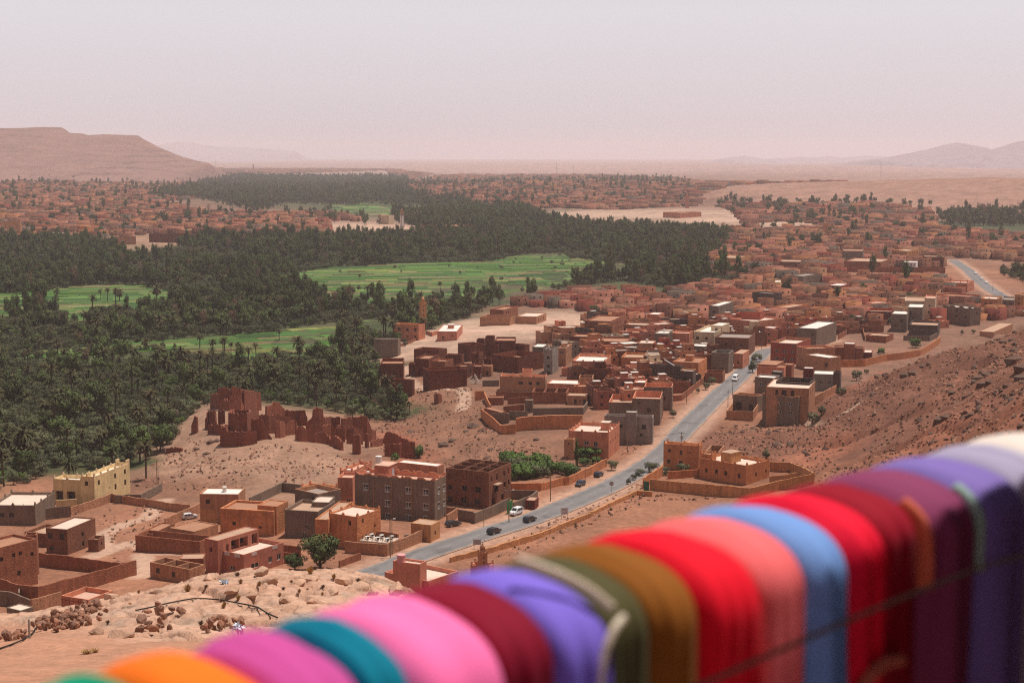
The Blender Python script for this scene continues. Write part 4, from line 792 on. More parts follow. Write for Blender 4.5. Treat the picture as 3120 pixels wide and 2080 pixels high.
house('E', (838, 665), (1130, 690), (1175, 650), 3.6, 'salmon', 'low salmon house with a broad white roof', wl=[], wr=[], roofc='white', ph=.3)
house('E', (1140, 625), (1272, 632), (1282, 600), 5.2, 'tan', 'small tan roofless house beside the low white roof', wl=[], wr=[], roof=False, ph=2, mk='mud')
house('E', (1095, 700), (1225, 712), (1245, 680), 3.2, 'orange', 'low orange outhouse below the white roofs', wl=[], wr=[], roofc='dust', mk='mud')
r, q = house('E', (1076, 452), (1388, 474), (1450, 410), 7.2, 'salmon', 'bright salmon house with three arched panels and a high parapet', wl=vwin((.15, 4.6, 1.0, 1.2), (.4, 4.6, 1.3, 1.2), (.62, 4.6, 1.0, 1.2)), wr=vwin((.3, 2, 1.0, .7)), fr='brown', inner='salmon', roofc='white', ph=1.0, merlon='salmon')
house('E', (975, 532), (1070, 538), (1080, 525), 3.4, 'salmon', 'small salmon annex left of the bright salmon house', wl=[], wr=[], roofc='pink', ph=.7)
house('E', (1365, 655), (1640, 665), (1680, 625), 5.2, 'mud', 'mud brown house with a square rooftop room', wl=[], wr=[], roofc='pink', mk='mud', ph=.8); 
house('E', (1480, 565), (1800, 575), (1815, 545), 4.2, 'mud', 'roofless mud house behind the dark grey house', wl=[], wr=[], roof=False, ph=2.2, mk='mud')
r, q = house('E', (808, 358), (888, 362), (945, 335), 10.4, 'lgrey', 'narrow pale grey tower house with scalloped top', wl=vwin((.5, 3.4, 1.2, 1.2), (.5, 7.0, 1.2, 1.2), (.45, 9.8, 1.8, 1.4)), wr=vwin((.3, 3.4, .7, 1.2), (.75, 3.4, .7, 1.2), (.3, 7, .7, 1.2)), roofc='grey', steps=3, ph=.9)
house('E', (696, 325), (800, 335), (845, 305), 7.6, 'grey', 'grey block house with a tin roof against the tower house', wl=[], wr=[], roofc='white', ph=.2)
r, q = house('E', (942, 335), (1015, 345), (1075, 300), 8.0, 'tan', 'tan house with a roof hut right of the tower house', wl=[(.3, 2.0, .9, .9), (.6, 2.0, .9, .9)], wr=None, roofc='white', fr='white'); hut(r, q, .5, .6, 2.5, 2.5, 2.0, 'tan')
house('E', (890, 268), (1075, 290), (1145, 282), 7.4, 'grey', 'grey brown house with a long side wall behind the tower house', roofc='dust', ph=.5)
house('E', (1545, 432), (1748, 436), (1790, 388), 6.6, 'orange', 'orange house with a single square window and open roof', wl=[(.52, 4.2, 1.1, 1.1)], wr=[], inner='orange', roofc='dust', ph=1.0)
house('E', (1755, 432), (1990, 425), (2028, 370), 6.8, 'grey', 'grey block house with bare walls beside the orange house', wl=[], wr=[(.5, 3, 1, 1)], roofc='grey')
r, q = house('E', (1552, 330), (1690, 342), (1720, 320), 5.5, 'grey', 'low grey roof terrace in front of the water tank house', wl=[], wr=[], roofc='white', ph=.7)
r, q = house('E', (1708, 290), (1848, 300), (1876, 275), 7.6, 'tan', 'tan house with a white water tank on its roof', wl=[(.3, 2.7, .7, .7)], wr=[], roofc='pale', ph=.2); tank(q, .5, .5, near='the tan house above the road village')
house('E', (1860, 200), (1995, 208), (2035, 180), 8.6, 'grey', 'grey three storey block with shaded balconies', wl=[], wr=None, roofc='white', ph=.3)
house('E', (2035, 190), (2195, 205), (2230, 180), 8.4, 'salmon', 'salmon three storey house right of the grey block with balconies', wl=vwin((.28, 4, .8, 1.4), (.55, 5.8, 1.1, 1.2), (.85, 5.8, 1.1, 1.2)), wr=[], roofc='pink')
house('E', (1330, 275), (1600, 285), (1640, 240), 6.0, 'mud', 'long mud house with a double roof rim', wl=vwin((.3, 3, .7, .8),), wr=[], roofc='mud', mk='mud'); house('E', (1055, 235), (1280, 240), (1340, 205), 7.0, 'darkmud', 'dark red mud house with a broken roofline right of the plaza', wl=[], wr=[], roofc='mud', mk='mud')
house('E', (1195, 75), (1440, 90), (1575, 30), 10.0, 'mud', 'large stepped mud kasbah beside the lane to the plaza', roofc='mud', mk='mud', wr=None); house('E', (1575, 195), (1780, 200), (1800, 165), 4.4, 'salmon', 'low salmon yard house with open roof', wl=[], wr=[], roofc='mud', ph=1.2)
house('E', (1585, 115), (1800, 125), (1835, 100), 5.0, 'tan', 'low tan house with a pale roof behind the yard house', wl=[], roofc='pale'); house('E', (1795, 15), (1900, 25), (1958, 5), 5.6, 'salmon', 'salmon box house with a white roof edge in mid village', wl=[], roofc='white', ph=.3)
house('E', (195, 50), (480, 55), (545, 35), 4.4, 'tan', 'tan walled garden house at the edge of the plaza', wl=[], wr=[], roof=False, ph=3, mk='mud'); house('E', (545, 40), (735, 45), (830, 10), 4.2, 'tan', 'low tan arcade building on the plaza', wl=[], wr=vwin((.2, 2.2, 1.2, 2), (.45, 2.2, 1.2, 2), (.7, 2.2, 1.2, 2)), roofc='pale', ph=.4)
house('E', (290, -40), (420, -20), (560, -60), 7.5, 'mud', 'dark mud kasbah above the walled garden', wl=[], mk='mud', roofc='mud')
# ---- old mud quarter by the bank (crop D)
DM = dict(mk='mud', roofc='mud', group='')
def mudhouse(L, C, R, H, lab, col='darkmud', wl=(), wr=(), **kw): return house('D', L, C, R, H, col, lab, wl=list(wl), wr=list(wr), mk='mud', roofc='mud', **kw)
house('D', (120, 258), (352, 262), (378, 250), 8.2, 'grey', 'lone windowless grey block standing against the palm grove', wl=[], wr=[], roofc='grey', ph=.5)
mudhouse((185, 470), (400, 492), (414, 440), 10.5, 'tall ruined dark mud tower on the bank edge', wl=vwin((.3, 2.5, .4, .4), (.7, 3.4, .5, .6), (.5, 5.6, .5, .5)), ph=1.5)
mudhouse((300, 660), (490, 650), (512, 690), 8.5, 'crumbling dark mud block at the foot of the ruined tower', zg=2.0)
mudhouse((505, 360), (740, 368), (822, 350), 6.0, 'dark mud house left of the kasbah cluster', ph=1.2); mudhouse((515, 442), (648, 448), (742, 405), 7.0, 'dark mud house with an upper loggia below the first mud house', wl=vwin((.4, 4.9, .6, .6), (.3, 6.2, .7, 1.2)), wr=vwin((.5, 4.2, .6, .7),))
mudhouse((455, 490), (515, 498), (520, 480), 5.0, 'small mud annex by the lane below the loggia house', wl=[(.7, 3.6, .9, 1.6)]); mudhouse((592, 548), (660, 562), (1012, 568), 8.6, 'long bare mud wall house facing the bank', wr=vwin((.35, 1.6, .3, .4), (.7, 1.6, .3, .4)), ph=1.4)
mudhouse((670, 462), (800, 472), (882, 445), 7.2, 'square mud keep with a pale patched roof', col='mud', wl=vwin((.5, 2.2, .5, .7),)); mudhouse((885, 495), (1000, 520), (1075, 490), 5.0, 'low mud house with a dark doorway right of the square keep', wr=[(.6, 2.6, 1.2, 1.6)])
mudhouse((925, 300), (1040, 320), (1190, 315), 7.4, 'ruined dark mud kasbah with jagged corners', wl=vwin((.5, 2.4, .6, .9),), ph=2); mudhouse((1103, 255), (1175, 265), (1190, 250), 8.4, 'broken mud turret above the ruined kasbah', ph=1.8); mudhouse((1188, 230), (1268, 235), (1282, 222), 10.0, 'tallest dark mud keep of the old quarter')
mudhouse((1280, 262), (1470, 275), (1480, 240), 7.6, 'mud house with an orange roof beside the tallest keep', wl=vwin((.2, 2, .6, .6), (.7, 2, .6, .6))); mudhouse((1180, 312), (1310, 318), (1325, 300), 6.0, 'plain dark mud cube below the tallest keep', wl=vwin((.4, 3.8, .5, .5),))
mudhouse((1440, 312), (1560, 318), (1610, 312), 5.2, 'mud ruin with a broken parapet near the plaza edge', ph=1.6); mudhouse((1058, 392), (1125, 398), (1166, 380), 7.0, 'round cornered mud tower in the old quarter'); mudhouse((1170, 440), (1240, 448), (1260, 430), 4.2, 'low mud roof beside the round cornered tower')
mudhouse((1248, 422), (1505, 432), (1745, 402), 6.8, 'wide mud fortress wall house with a ruined interior', wl=vwin((.3, 3, .3, .6), (.6, 3, .3, .6)), wr=vwin((.3, 2.8, .3, .6), (.7, 2.8, .3, .6)), ph=2.4, roof=True); mudhouse((1070, 515), (1150, 520), (1165, 490), 5.2, 'small ruined mud house with a pointed gable')
house('D', (1165, 512), (1245, 516), (1262, 505), 4.4, 'tan', 'tan hut with a doorway beside the heap of poles', wl=[(.5, 3.2, 1.0, 1.8)], wr=[], mk='mud', roofc='mud', ph=.2); mudhouse((800, 410), (960, 415), (985, 400), 4.6, 'low mud house behind the square keep')
# mosque with minaret, pink house on the plaza edge
r, q = house('D', (308, 118), (550, 126), (612, 116), 8.0, 'salmon', 'salmon mosque hall with arched windows at the grove edge', wl=vwin((.24, 2.6, 1.3, 1.7), (.56, 2.6, 1.3, 1.7), (.87, 2.6, 1.3, 1.7), (.24, 6.0, 1.2, 1.0), (.56, 6.0, 1.2, 1.0), (.87, 6.0, 1.2, 1.0)), wr=[], cat='mosque', fr='brown', roofc='dust', ph=.9, inner='orange')
r, q = house('D', (728, 182), (915, 186), (970, 120), 4.6, 'pink', 'pale pink single storey house with white roof on the plaza', wl=vwin((.3, 3.2, .9, 1.5), (.78, 2.4, .8, .9)), wr=[], roofc='white', ph=.3); hut(r, q, .5, .45, 4, 3, 2.0, 'pink', 'white')
wall_line('D', [(620, 178), (680, 195), (728, 180)], 2.0, 'salmon', 'salmon yard wall between mosque and pink house'); wall_line('D', [(380, 305), (480, 270), (552, 238)], 1.4, 'mud', 'low curved mud wall below the mosque'); wall_line('D', [(1160, 655), (1320, 650)], 2.4, 'grey', 'grey wall behind the heap of dry poles', mk='plaster')
# ---- road corner (crop G)
r, q = house('G', (1170, 655), (1435, 662), (1582, 605), 9.2, 'red', 'brick red house with orange trim and three rows of windows', wl=[(s, zd, 1.7, 1.2) for zd in (3.8, 7.0) for s in (.25, .54, .85)] + [(.88, 1.2, 1.2, .8)], wr=[], fr='white', roofc='pale', ph=1.4, inner='mud')
r, q = house('G', (1435, 720), (1545, 712), (1830, 740), 9.4, 'tan', 'tall tan house with plain walls in front of the brick red house', wl=vwin((.5, 5.4, .8, .6),), wr=[], roofc='dust', ph=1.0, inner='salmon')
add(r, 'G', (1532, 772), (1770, 806), (1890, 795), 8.0, 'tan', wl=vwin((.45, 3.4, .8, .6), (.88, 3.2, 1.4, 1.8)), roofc='white', ph=.25, zg=q['zg'])
r, q = house('G', (1008, 1000), (1205, 1012), (1265, 985), 7.2, 'grey', 'grey house with a red band and white roof clutter', wl=vwin((.35, 2.6, 1.9, 1.4), (.8, 2.8, 1.3, 1.8)), wr=[], roofc='white', ph=.5, fr='white', inner='white' if False else 'lgrey'); add(r, 'G', (1180, 945), (1285, 950), (1300, 940), 8.4, 'dgrey', roofc='white', ph=.2)
r, q = house('G', (1030, 895), (1305, 905), (1330, 880), 6.4, 'salmon', 'salmon house with a patched mud roof by the road corner', wl=[], wr=[], roofc='mud', ph=.4); add(r, 'G', (1030, 850), (1225, 880), (1308, 835), 7.0, 'mud', roofc='mud', ph=.1, mk='mud')
house('G', (1305, 870), (1385, 878), (1410, 860), 6.8, 'mud', 'small mud cube between tan house and salmon house', wl=[], wr=[], roofc='mud', ph=.2); house('G', (1505, 905), (1605, 915), (1615, 900), 8.2, 'wine', 'wine red rooftop room with a white slab', wl=[], wr=[], roofc='white', ph=.1)
r, q = house('G', (1610, 960), (1825, 975), (1832, 945), 6.4, 'lgrey', 'grey house with two framed windows and a satellite dish', wl=vwin((.38, 3.2, 1.2, 1.2), (.78, 3.2, 1.2, 1.2)), wr=[], fr='white', roofc='white', ph=.15); house('G', (1832, 940), (1880, 955), (1895, 935), 7.4, 'dgrey', 'narrow dark house at the hillside end of the row', wl=[], wr=[], roofc='grey')
r, q = house('G', (1805, 700), (2115, 705), (2128, 690), 7.2, 'mud', 'mud brown cube house with pale raised roof edges', wl=[], wr=[], roofc='pink', ph=.6, mk='mud'); add(r, 'G', (1920, 660), (2030, 664), (2040, 650), 9.0, 'mud', zg=q['zg'], roofc='white', ph=.1); house('G', (2122, 745), (2205, 752), (2212, 725), 5.0, 'wine', 'dark red shed at the right of the mud cube house', wl=[], wr=[], roofc='pale', ph=.1)
house('G', (1440, 525), (1640, 508), (1845, 440), 9.6, 'grey', 'bare grey block with a stepped top behind the brick red house', wl=[(.8, 3, 1.2, 1.2)], wr=[], roofc='white', ph=.4)
r, q = house('G', (752, 425), (1010, 432), (1315, 408), 8.6, 'salmon', 'long salmon house with dark arches and a high terrace', wl=vwin((.35, 4.4, 1.1, 1.4), (.6, 4.4, 1.1, 1.4), (.8, 4.4, 1.1, 1.4)), wr=vwin((.1, 6.2, 1.0, 1.4), (.6, 3, .8, 1.0)), inner='salmon', roofc='pale', ph=1.0); add(r, 'G', (812, 350), (1065, 360), (1105, 340), 10.6, 'red', zg=q['zg'], inner='red', ph=1.4, roofc='pink')
r, q = house('G', (1090, 497), (1198, 502), (1262, 492), 6.0, 'pink', 'small pink box house with a white garage door', wl=[], wr=vwin((.5, 4.0, 3.6, 1.9)), fr='white', roofc='white', ph=.2)
r, q = house('G', (380, 515), (592, 545), (748, 470), 9.4, 'cream', 'cream yellow three storey house with dark square windows', wl=vwin((.2, 3.0, 1.3, 1.3), (.62, 3.0, 1.3, 1.3), (.2, 6.3, 1.3, 1.3)), wr=vwin((.1, .9, 1.1, 1.2), (.6, 1.2, .7, 1.6), (.8, 1.2, .7, 1.6)), roofc='white', ph=1.1); add(r, 'G', (560, 468), (670, 478), (750, 448), 11.0, 'cream', zg=q['zg'], roofc='white', ph=.2, wl=[(.5, 1.8, 1.3, 1.2)])
r, q = house('G', (600, 580), (945, 604), (1012, 550), 8.4, 'brick', 'dark brown brick house with a ragged parapet', wl=vwin((.1, 3.2, 1.1, 1.2), (.33, 3.2, 1.1, 1.2), (.56, 2, .7, .7), (.78, 3.4, 1.1, 1.2), (.56, 5, .8, .8)), wr=[], roofc='grey', ph=1.0, mk='mud')
house('G', (562, 755), (740, 758), (790, 728), 8.6, 'grey', 'tall grey block house beside the road with an open roof', wl=vwin((.2, 6.6, 1.3, .5), (.6, 6.6, 1.3, .5)), wr=[(.6, 5, .5, 2.2)], roof=False, ph=2.0, inner='lgrey'); house('G', (795, 748), (885, 764), (952, 722), 6.6, 'salmon', 'salmon mud house with a dusty roof by the roadside tree', wl=[(.45, 4.0, .8, 1.0)], wr=vwin((.3, 4, .6, 1), (.6, 4, .6, 1), (.85, 4, .6, 1)), roofc='dust', ph=.1)
house('G', (325, 682), (490, 690), (566, 672), 7.4, 'grey', 'grey house with a pale roof left of the tall grey block', wl=[], wr=[], roofc='white', ph=.2); r, q = house('G', (165, 835), (430, 855), (518, 800), 7.0, 'orange', 'orange mud house with a domed roof hut behind the dark grey house', wl=[], wr=[(.4, 4, .8, .9)], roofc='mud', ph=.5, mk='mud'); hut(r, q, .5, .5, 4, 3, 2.2, 'orange', 'mud')
house('G', (495, 962), (680, 965), (702, 935), 4.0, 'mud', 'low mud yard beside the road below the grey block', wl=[], wr=[], roof=False, ph=2.5, mk='mud'); house('G', (165, 548), (330, 562), (372, 535), 8.0, 'salmon', 'salmon house with three small windows left of the cream house', wl=vwin((.3, 3, .8, 1.4), (.65, 4.6, 1, 1.1)), wr=[(.5, 4.8, 1, 1.1)], roofc='pink')
r, q = house('G', (0, 548), (115, 552), (162, 528), 8.4, 'grey', 'grey narrow house with rooftop tank at mid village', wl=[], roofc='white', ph=.3); tank(q, .5, .5, near='the grey narrow house at mid village')
house('G', (210, 370), (420, 385), (448, 350), 6.6, 'grey', 'grey house with an open pale parapet terrace', wl=[], wr=[], roofc='dust', ph=1.5, inner='lgrey'); house('G', (540, 268), (640, 275), (792, 228), 10.4, 'grey', 'grey three storey building with rows of dark windows above the lane', wl=vwin((.5, 3.4, 1.5, 1.4), (.5, 6.6, 1.5, 1.4), (.5, 9.2, 1.5, 1.0)), wr=vwin((.15, 2, 1.5, 1.4), (.15, 6, 1.5, 1.4), (.6, 4, 1.4, 1.4)), roofc='white', ph=.3)
house('G', (980, 132), (1185, 150), (1285, 140), 9.4, 'dgrey', 'big dark grey block at the end of the pale lane', wl=vwin((.5, 7.4, 1.2, 1.2), (.78, 7.4, 1.2, 1.2)), wr=[], roofc='grey', ph=.7); house('G', (1190, 290), (1345, 292), (1570, 255), 6.4, 'salmon', 'orange salmon house with a tilted roof terrace', wl=vwin((.2, 4, 1.2, 1.2), (.65, 4, 1.2, 1.2)), wr=vwin((.3, 3.6, 1.4, 1.0),), inner='orange', roofc='dust')
house('G', (1590, 292), (1835, 302), (1862, 275), 6.0, 'red', 'brick red flat house with a pale roof rim', wl=[], wr=[], roofc='dust', ph=.7); house('G', (1755, 62), (1890, 68), (1978, 48), 7.4, 'red', 'bright brick red house with a white roof edge', wl=vwin((.3, 4.6, 1.5, 1.1), (.78, 4.6, 1.5, 1.1)), wr=[], roofc='white', ph=.3, fr='brown')
house('G', (1210, 25), (1268, 30), (1278, 18), 8.4, 'yellow', 'slim pale yellow tower house at the village back', wl=[(.5, 6, 1.6, 1.4)], wr=[], roofc='white', ph=.1)
house('G', (1340, -40), (1500, -30), (1700, -60), 9.0, 'grey', 'wide grey block of flats with many dark windows', roofc='grey', wr=None)
# ---- right end of the village (crop H)
r, q = house('H', (490, 338), (748, 346), (778, 312), 6.6, 'wine', 'wine red house with white window frames', wl=vwin((.2, 1.2, 1.1, 1.2), (.55, 1.2, 1.1, 1.2), (.85, 1.4, 1.0, 1.2), (.18, 4.6, 1.1, 1.0), (.54, 3.8, .9, 1.0)), wr=[], fr='white', inner='red', roofc='dust', ph=1.5)
r, q = house('H', (752, 362), (915, 372), (945, 340), 9.6, 'grey', 'grey concrete house with stepped blocks below the cream tower', wl=vwin((.7, 3.6, 1.5, 1.6), (.3, 6, .8, 1.0)), wr=[], roofc='white', ph=.3); add(r, 'H', (925, 292), (1085, 300), (1102, 265), 12.2, 'grey', zg=q['zg'], roofc='white', ph=.3, wl=[(.2, 3.0, 1.0, 1.4)])
r, q = house('H', (1105, 198), (1215, 204), (1234, 168), 13.0, 'cream', 'tall cream tower house with two small windows', wl=vwin((.5, 4.2, .9, .9), (.45, 7.8, 1.0, 1.0)), wr=[], roofc='pink', ph=.8, inner='pink'); add(r, 'H', (895, 215), (1105, 235), (1110, 190), 9.2, 'cream', zg=q['zg'], roofc='dust', wl=[(.5, 3, 1, 1)])
house('H', (942, 470), (1245, 492), (1270, 440), 6.4, 'dgrey', 'dark grey house with three pale ledges at the village edge', wl=vwin((.2, 2.4, 1.6, .5), (.5, 2.2, 1.6, .5), (.85, 2.6, 1.8, .5)), wr=[], fr='white', roofc='dust', ph=1.2, inner='dgrey')
house('H', (1305, 300), (1590, 312), (1702, 345), 9.8, 'grey', 'broad grey house with white upper rim at the village edge', wl=vwin((.15, 2.4, 1.3, 1.3), (.5, 2.0, 1.7, 1.4), (.15, 6, 1.2, 1.2), (.5, 5.0, 1.6, 1.4), (.84, 5.0, 2.2, 1.2)), wr=[(.6, 2.8, 1.2, .8)], roofc='white', ph=.5, fr='brown', steps=5)
house('H', (1690, 548), (1835, 562), (2042, 440), 4.0, 'tan', 'low tan workshop with a dusty roof at the hillside edge', wl=[], wr=[], roofc='dust', ph=.1)
wall_line('H', [(218, 860), (470, 850), (700, 795), (860, 780), (1060, 748), (1160, 690), (1272, 612)], 3.2, 'orange', 'long orange wall climbing along the foot of the red hillside')
wall_line('H', [(360, 500), (560, 460), (740, 420)], 3.0, 'mud', 'mud wall in front of the wine red house'); wall_line('H', [(1705, 298), (1880, 325), (2062, 352)], 3.2, 'orange', 'curved orange wall behind the tan workshop'); wall_line('H', [(880, 600), (1160, 605), (1240, 570)], 2.6, 'grey', 'grey garden wall under the dark grey house', mk='plaster')
wall_line('H', [(190, 590), (290, 530), (450, 520), (470, 600)], 2.6, 'mud', 'mud walls of a ruined yard behind the cube house'); house('H', (480, 600), (700, 605), (775, 580), 3.4, 'mud', 'collapsed mud house with an open pale roof', wl=[], wr=[], roofc='dust', mk='mud', ph=.5)
r, q = house('H', (765, 205), (880, 212), (930, 195), 6.0, 'ochre', 'ochre house with a white roof left of the cream tower', wl=[], roofc='white', ph=.3); house('H', (470, 255), (640, 262), (770, 235), 6.0, 'salmon', 'salmon house with low roof clutter behind the wine red house', wl=[], wr=[], roofc='pink')
house('H', (960, 140), (1230, 150), (1280, 110), 6.6, 'ochre', 'ochre yard house with long pale walls behind the cream tower', wl=[], wr=[], roof=False, ph=3, mk='plaster'); house('H', (1230, 185), (1560, 190), (1700, 180), 6.0, 'red', 'long brick red house with a flat roof at the right', wl=[], roofc='mud'); house('H', (1700, 205), (1880, 212), (1930, 180), 7.6, 'orange', 'orange house with arched upper windows at the right end', wl=vwin((.3, 3, 1, 1.4), (.6, 3, 1, 1.4)), roofc='pale', merlon='cream')
house('H', (1930, 215), (2055, 222), (2065, 190), 7.4, 'grey', 'grey flat house with a row of dark windows at the right end', roofc='grey'); house('H', (2062, 165), (2160, 168), (2230, 150), 8.6, 'ochre', 'ochre yellow house at the far right of the village', roofc='dust'); house('H', (1400, 265), (1560, 290), (1702, 258), 7.0, 'salmon', 'salmon house with a zigzag roof behind the broad grey house', wl=[], wr=[], roofc='pink', ph=1.2, inner='salmon')
house('H', (1270, 92), (1500, 95), (1545, 85), 6.6, 'rose', 'rose pink long house right of the ochre yard', wl=[], roofc='pink'); house('H', (1340, 40), (1560, 42), (1632, 20), 6.4, 'salmon', 'pink salmon house with merlons beside the far road', roofc='pink', merlon='salmon'); house('H', (900, 38), (1065, 42), (1078, 28), 6.0, 'wine', 'dark wine house with white arches near the far plaza', wl=vwin((.2, 2.6, 1.6, 2.0), (.5, 2.6, 1.6, 2.0), (.8, 2.6, 1.6, 2.0)), fr='white', roofc='grey')
wall_line('H', [(310, 80), (560, 75), (770, 90)], 4.5, 'red', 'long brick red boundary wall right of the red house', mk='plaster'); wall_line('G', [(720, 1345), (990, 1362)], 2.6, 'ochre', 'ochre front wall of the arched garage yard')
wall_line('G', [(165, 1190), (260, 1180), (500, 985)], 2.4, 'mud', 'mud roadside wall below the dark grey house'); wall_line('G', [(1570, 1225), (1700, 1160), (1840, 1100)], 2.8, 'tan', 'tan retaining wall behind the big grey brown house')
# ---- ruins
def ruin(pts, cands, th=.7, crop='N', off=0):
    """ragged mud wall: (u, top, base) measured in the crop; real thickness behind the face"""
    P = []
    for u, vt, vb in pts:
        a = px(crop, (u, vb)); h = hit(*a); b = px(crop, (u, vt)); top = at_d(b[0], b[1], h[1])[2]; P.append((h[0], h[1], h[2], max(top, h[2] + .4)))
    # refine with a ragged edge
    Q = []
    for a, b in zip(P[:-1], P[1:]):
        n = max(2, int(np.hypot(a[0] - b[0], a[1] - b[1]) / .5))
        for i in range(n):
            t = i / n; p = [x0 + (x1 - x0) * t for x0, x1 in zip(a, b)]; p[3] += (random.uniform(-.3, .3) + (random.uniform(-.9, .3) if random.random() < .18 else 0)) * (i > 0); Q.append(p)
    Q.append(list(P[-1])); Q = np.array(Q); o0 = Q[0, :3].copy(); o = thing('ruined_wall', 'ruin', cands, o0, 'ruined mud walls of the old ksar', anchor=(*Q[len(Q) // 2, :2], Q[len(Q) // 2, 3]))
    mb = MB(); n = len(Q); T = np.gradient(Q[:, :2], axis=0); T /= np.linalg.norm(T, axis=1)[:, None] + 1e-9; Nn = np.stack([-T[:, 1], T[:, 0]], -1); Nn[Nn[:, 1] < 0] *= -1
    for i in range(n):
        x, y, z0, z1 = Q[i]; b = Q[i, :2] + Nn[i] * th; bt = Q[i, :2] + Nn[i] * th * .8; f = Q[i, :2] - Nn[i] * .18
        mb.v += [tuple(np.array([*f, z0 - 2.0]) - o0), tuple(np.array([x, y, z1]) - o0), tuple(np.array([*bt, z1 - .1]) - o0), tuple(np.array([*b, z0 - 2.0]) - o0)]
    for i in range(n - 1):
        for j in range(3): mb.f.append((i * 4 + j, (i + 1) * 4 + j, (i + 1) * 4 + j + 1, i * 4 + j + 1)); mb.mi.append(mb.m('mud'))
    mb.f += [(0, 1, 2, 3), ((n - 1) * 4 + 3, (n - 1) * 4 + 2, (n - 1) * 4 + 1, (n - 1) * 4)]; mb.mi += [0, 0]
    link('wall', mb.mesh('wall'), o, random.choice([(.23, .075, .045), (.205, .066, .04), (.255, .086, .052)])); return o
RW = 'ragged red mud wall '
ruin([(415, 300, 425), (440, 292, 425), (490, 290, 430)], RW + 'at the left shoulder of the ruined keep'); ruin([(490, 240, 435), (560, 235, 435), (600, 262, 435), (610, 225, 435), (690, 240, 435), (700, 250, 435), (730, 262, 435)], RW + 'forming the jagged top of the ruined keep')
ruin([(720, 262, 440), (780, 262, 440), (830, 275, 440), (868, 280, 440), (872, 330, 440)], RW + 'at the right end of the ruined keep'); ruin([(592, 300, 440), (690, 300, 440), (702, 372, 440), (820, 370, 440), (830, 340, 440)], RW + 'across the front of the ruined keep')
ruin([(490, 340, 440), (585, 340, 445)], RW + 'low on the left front of the keep'); ruin([(578, 460, 640), (660, 468, 640), (745, 465, 645)], RW + 'with a square hole on the front tower', th=.9); ruin([(745, 465, 645), (800, 445, 600), (850, 440, 560)], RW + 'on the right flank of the front tower')
ruin([(578, 460, 640), (600, 440, 590), (640, 435, 560)], RW + 'on the left flank of the front tower'); ruin([(640, 435, 560), (740, 440, 560), (850, 436, 560)], RW + 'at the rear of the front tower')
ruin([(520, 600, 762), (540, 590, 764), (580, 628, 766), (660, 630, 762), (735, 632, 757)], RW + 'with a battered base at the foot of the front tower', th=1.0); ruin([(735, 632, 757), (790, 625, 745), (835, 618, 735)], RW + 'turning right from the battered base')
ruin([(520, 600, 762), (560, 575, 720), (575, 570, 700)], RW + 'turning back left from the battered base'); ruin([(780, 520, 720), (840, 518, 715), (890, 528, 705), (925, 605, 700), (945, 660, 700), (965, 690, 702)], RW + 'sloping down in a concave curve')
ruin([(850, 482, 640), (920, 480, 645), (992, 484, 650), (998, 535, 650)], RW + 'with a level top in the middle of the ksar'); ruin([(1000, 545, 690), (1040, 530, 690), (1075, 548, 680), (1085, 560, 670), (1170, 525, 660), (1185, 590, 640)], RW + 'low and wavy behind the rock slab')
ruin([(920, 400, 530), (965, 395, 525), (990, 360, 525), (1030, 362, 525), (1045, 395, 525), (1090, 440, 525), (1115, 440, 530)], RW + 'with a rounded peak against the trees'); ruin([(1118, 447, 580), (1180, 440, 580), (1265, 440, 580), (1285, 500, 580)], RW + 'with a bright orange rim')
ruin([(1280, 600, 650), (1310, 520, 655), (1330, 490, 660), (1345, 430, 660), (1385, 420, 660), (1425, 430, 660), (1432, 490, 660), (1440, 600, 660)], RW + 'standing as a tall stepped gable', th=1.4)
ruin([(1175, 660, 705), (1205, 582, 712), (1230, 580, 716), (1290, 612, 722), (1345, 640, 730), (1400, 636, 735), (1440, 640, 740), (1465, 672, 745), (1530, 668, 765), (1560, 690, 785), (1590, 720, 800)], RW + 'waving along the front edge of the rock', th=.9)
ruin([(1440, 500, 650), (1500, 498, 655), (1580, 502, 665)], RW + 'plain and upright right of the gable'); ruin([(1600, 512, 700), (1690, 500, 705), (1780, 490, 715), (1820, 495, 720), (1845, 560, 720), (1862, 610, 720), (1900, 625, 715)], RW + 'tall and stepped with an arched opening', th=1.2)
ruin([(1545, 575, 670), (1588, 575, 672)], RW + 'left as a narrow pillar before the plain wall', th=1.2); ruin([(1688, 665, 828), (1720, 658, 832), (1755, 660, 832)], RW + 'left as a thick lone pillar', th=1.6); ruin([(1800, 660, 770), (1812, 640, 775), (1825, 655, 778)], RW + 'left as a pointed stump', th=.9)
ruin([(1960, 700, 740), (1985, 640, 745), (2030, 632, 750), (2080, 655, 770), (2150, 690, 780), (2228, 722, 800)], RW + 'sloping at the right end of the ruins', th=1.0); ruin([(1975, 745, 850), (2050, 735, 858), (2110, 752, 862), (2130, 728, 864), (2180, 735, 866), (2230, 722, 868)], RW + 'fronting the last roofless room at the right', th=.9); ruin([(2230, 722, 868), (2235, 730, 830), (2230, 725, 800)], RW + 'closing the last roofless room')
ruin([(1860, 720, 770), (1910, 700, 765), (1960, 690, 755)], RW + 'low between pointed stump and last room'); ruin([(870, 530, 650), (940, 490, 648), (1010, 478, 645), (1120, 505, 640), (1180, 530, 640)], RW + 'running behind the level topped wall', th=.8); ruin([(1270, 540, 660), (1330, 520, 665), (1440, 570, 668), (1500, 560, 670)], RW + 'low across the foot of the tall gable', th=.8); ruin([(1420, 580, 705), (1500, 560, 705), (1560, 600, 712), (1620, 590, 725)], RW + 'broken low behind the wavy front wall', th=.8); ruin([(1640, 600, 740), (1700, 580, 745), (1780, 610, 745)], RW + 'low between thick pillar and arched wall', th=.8)
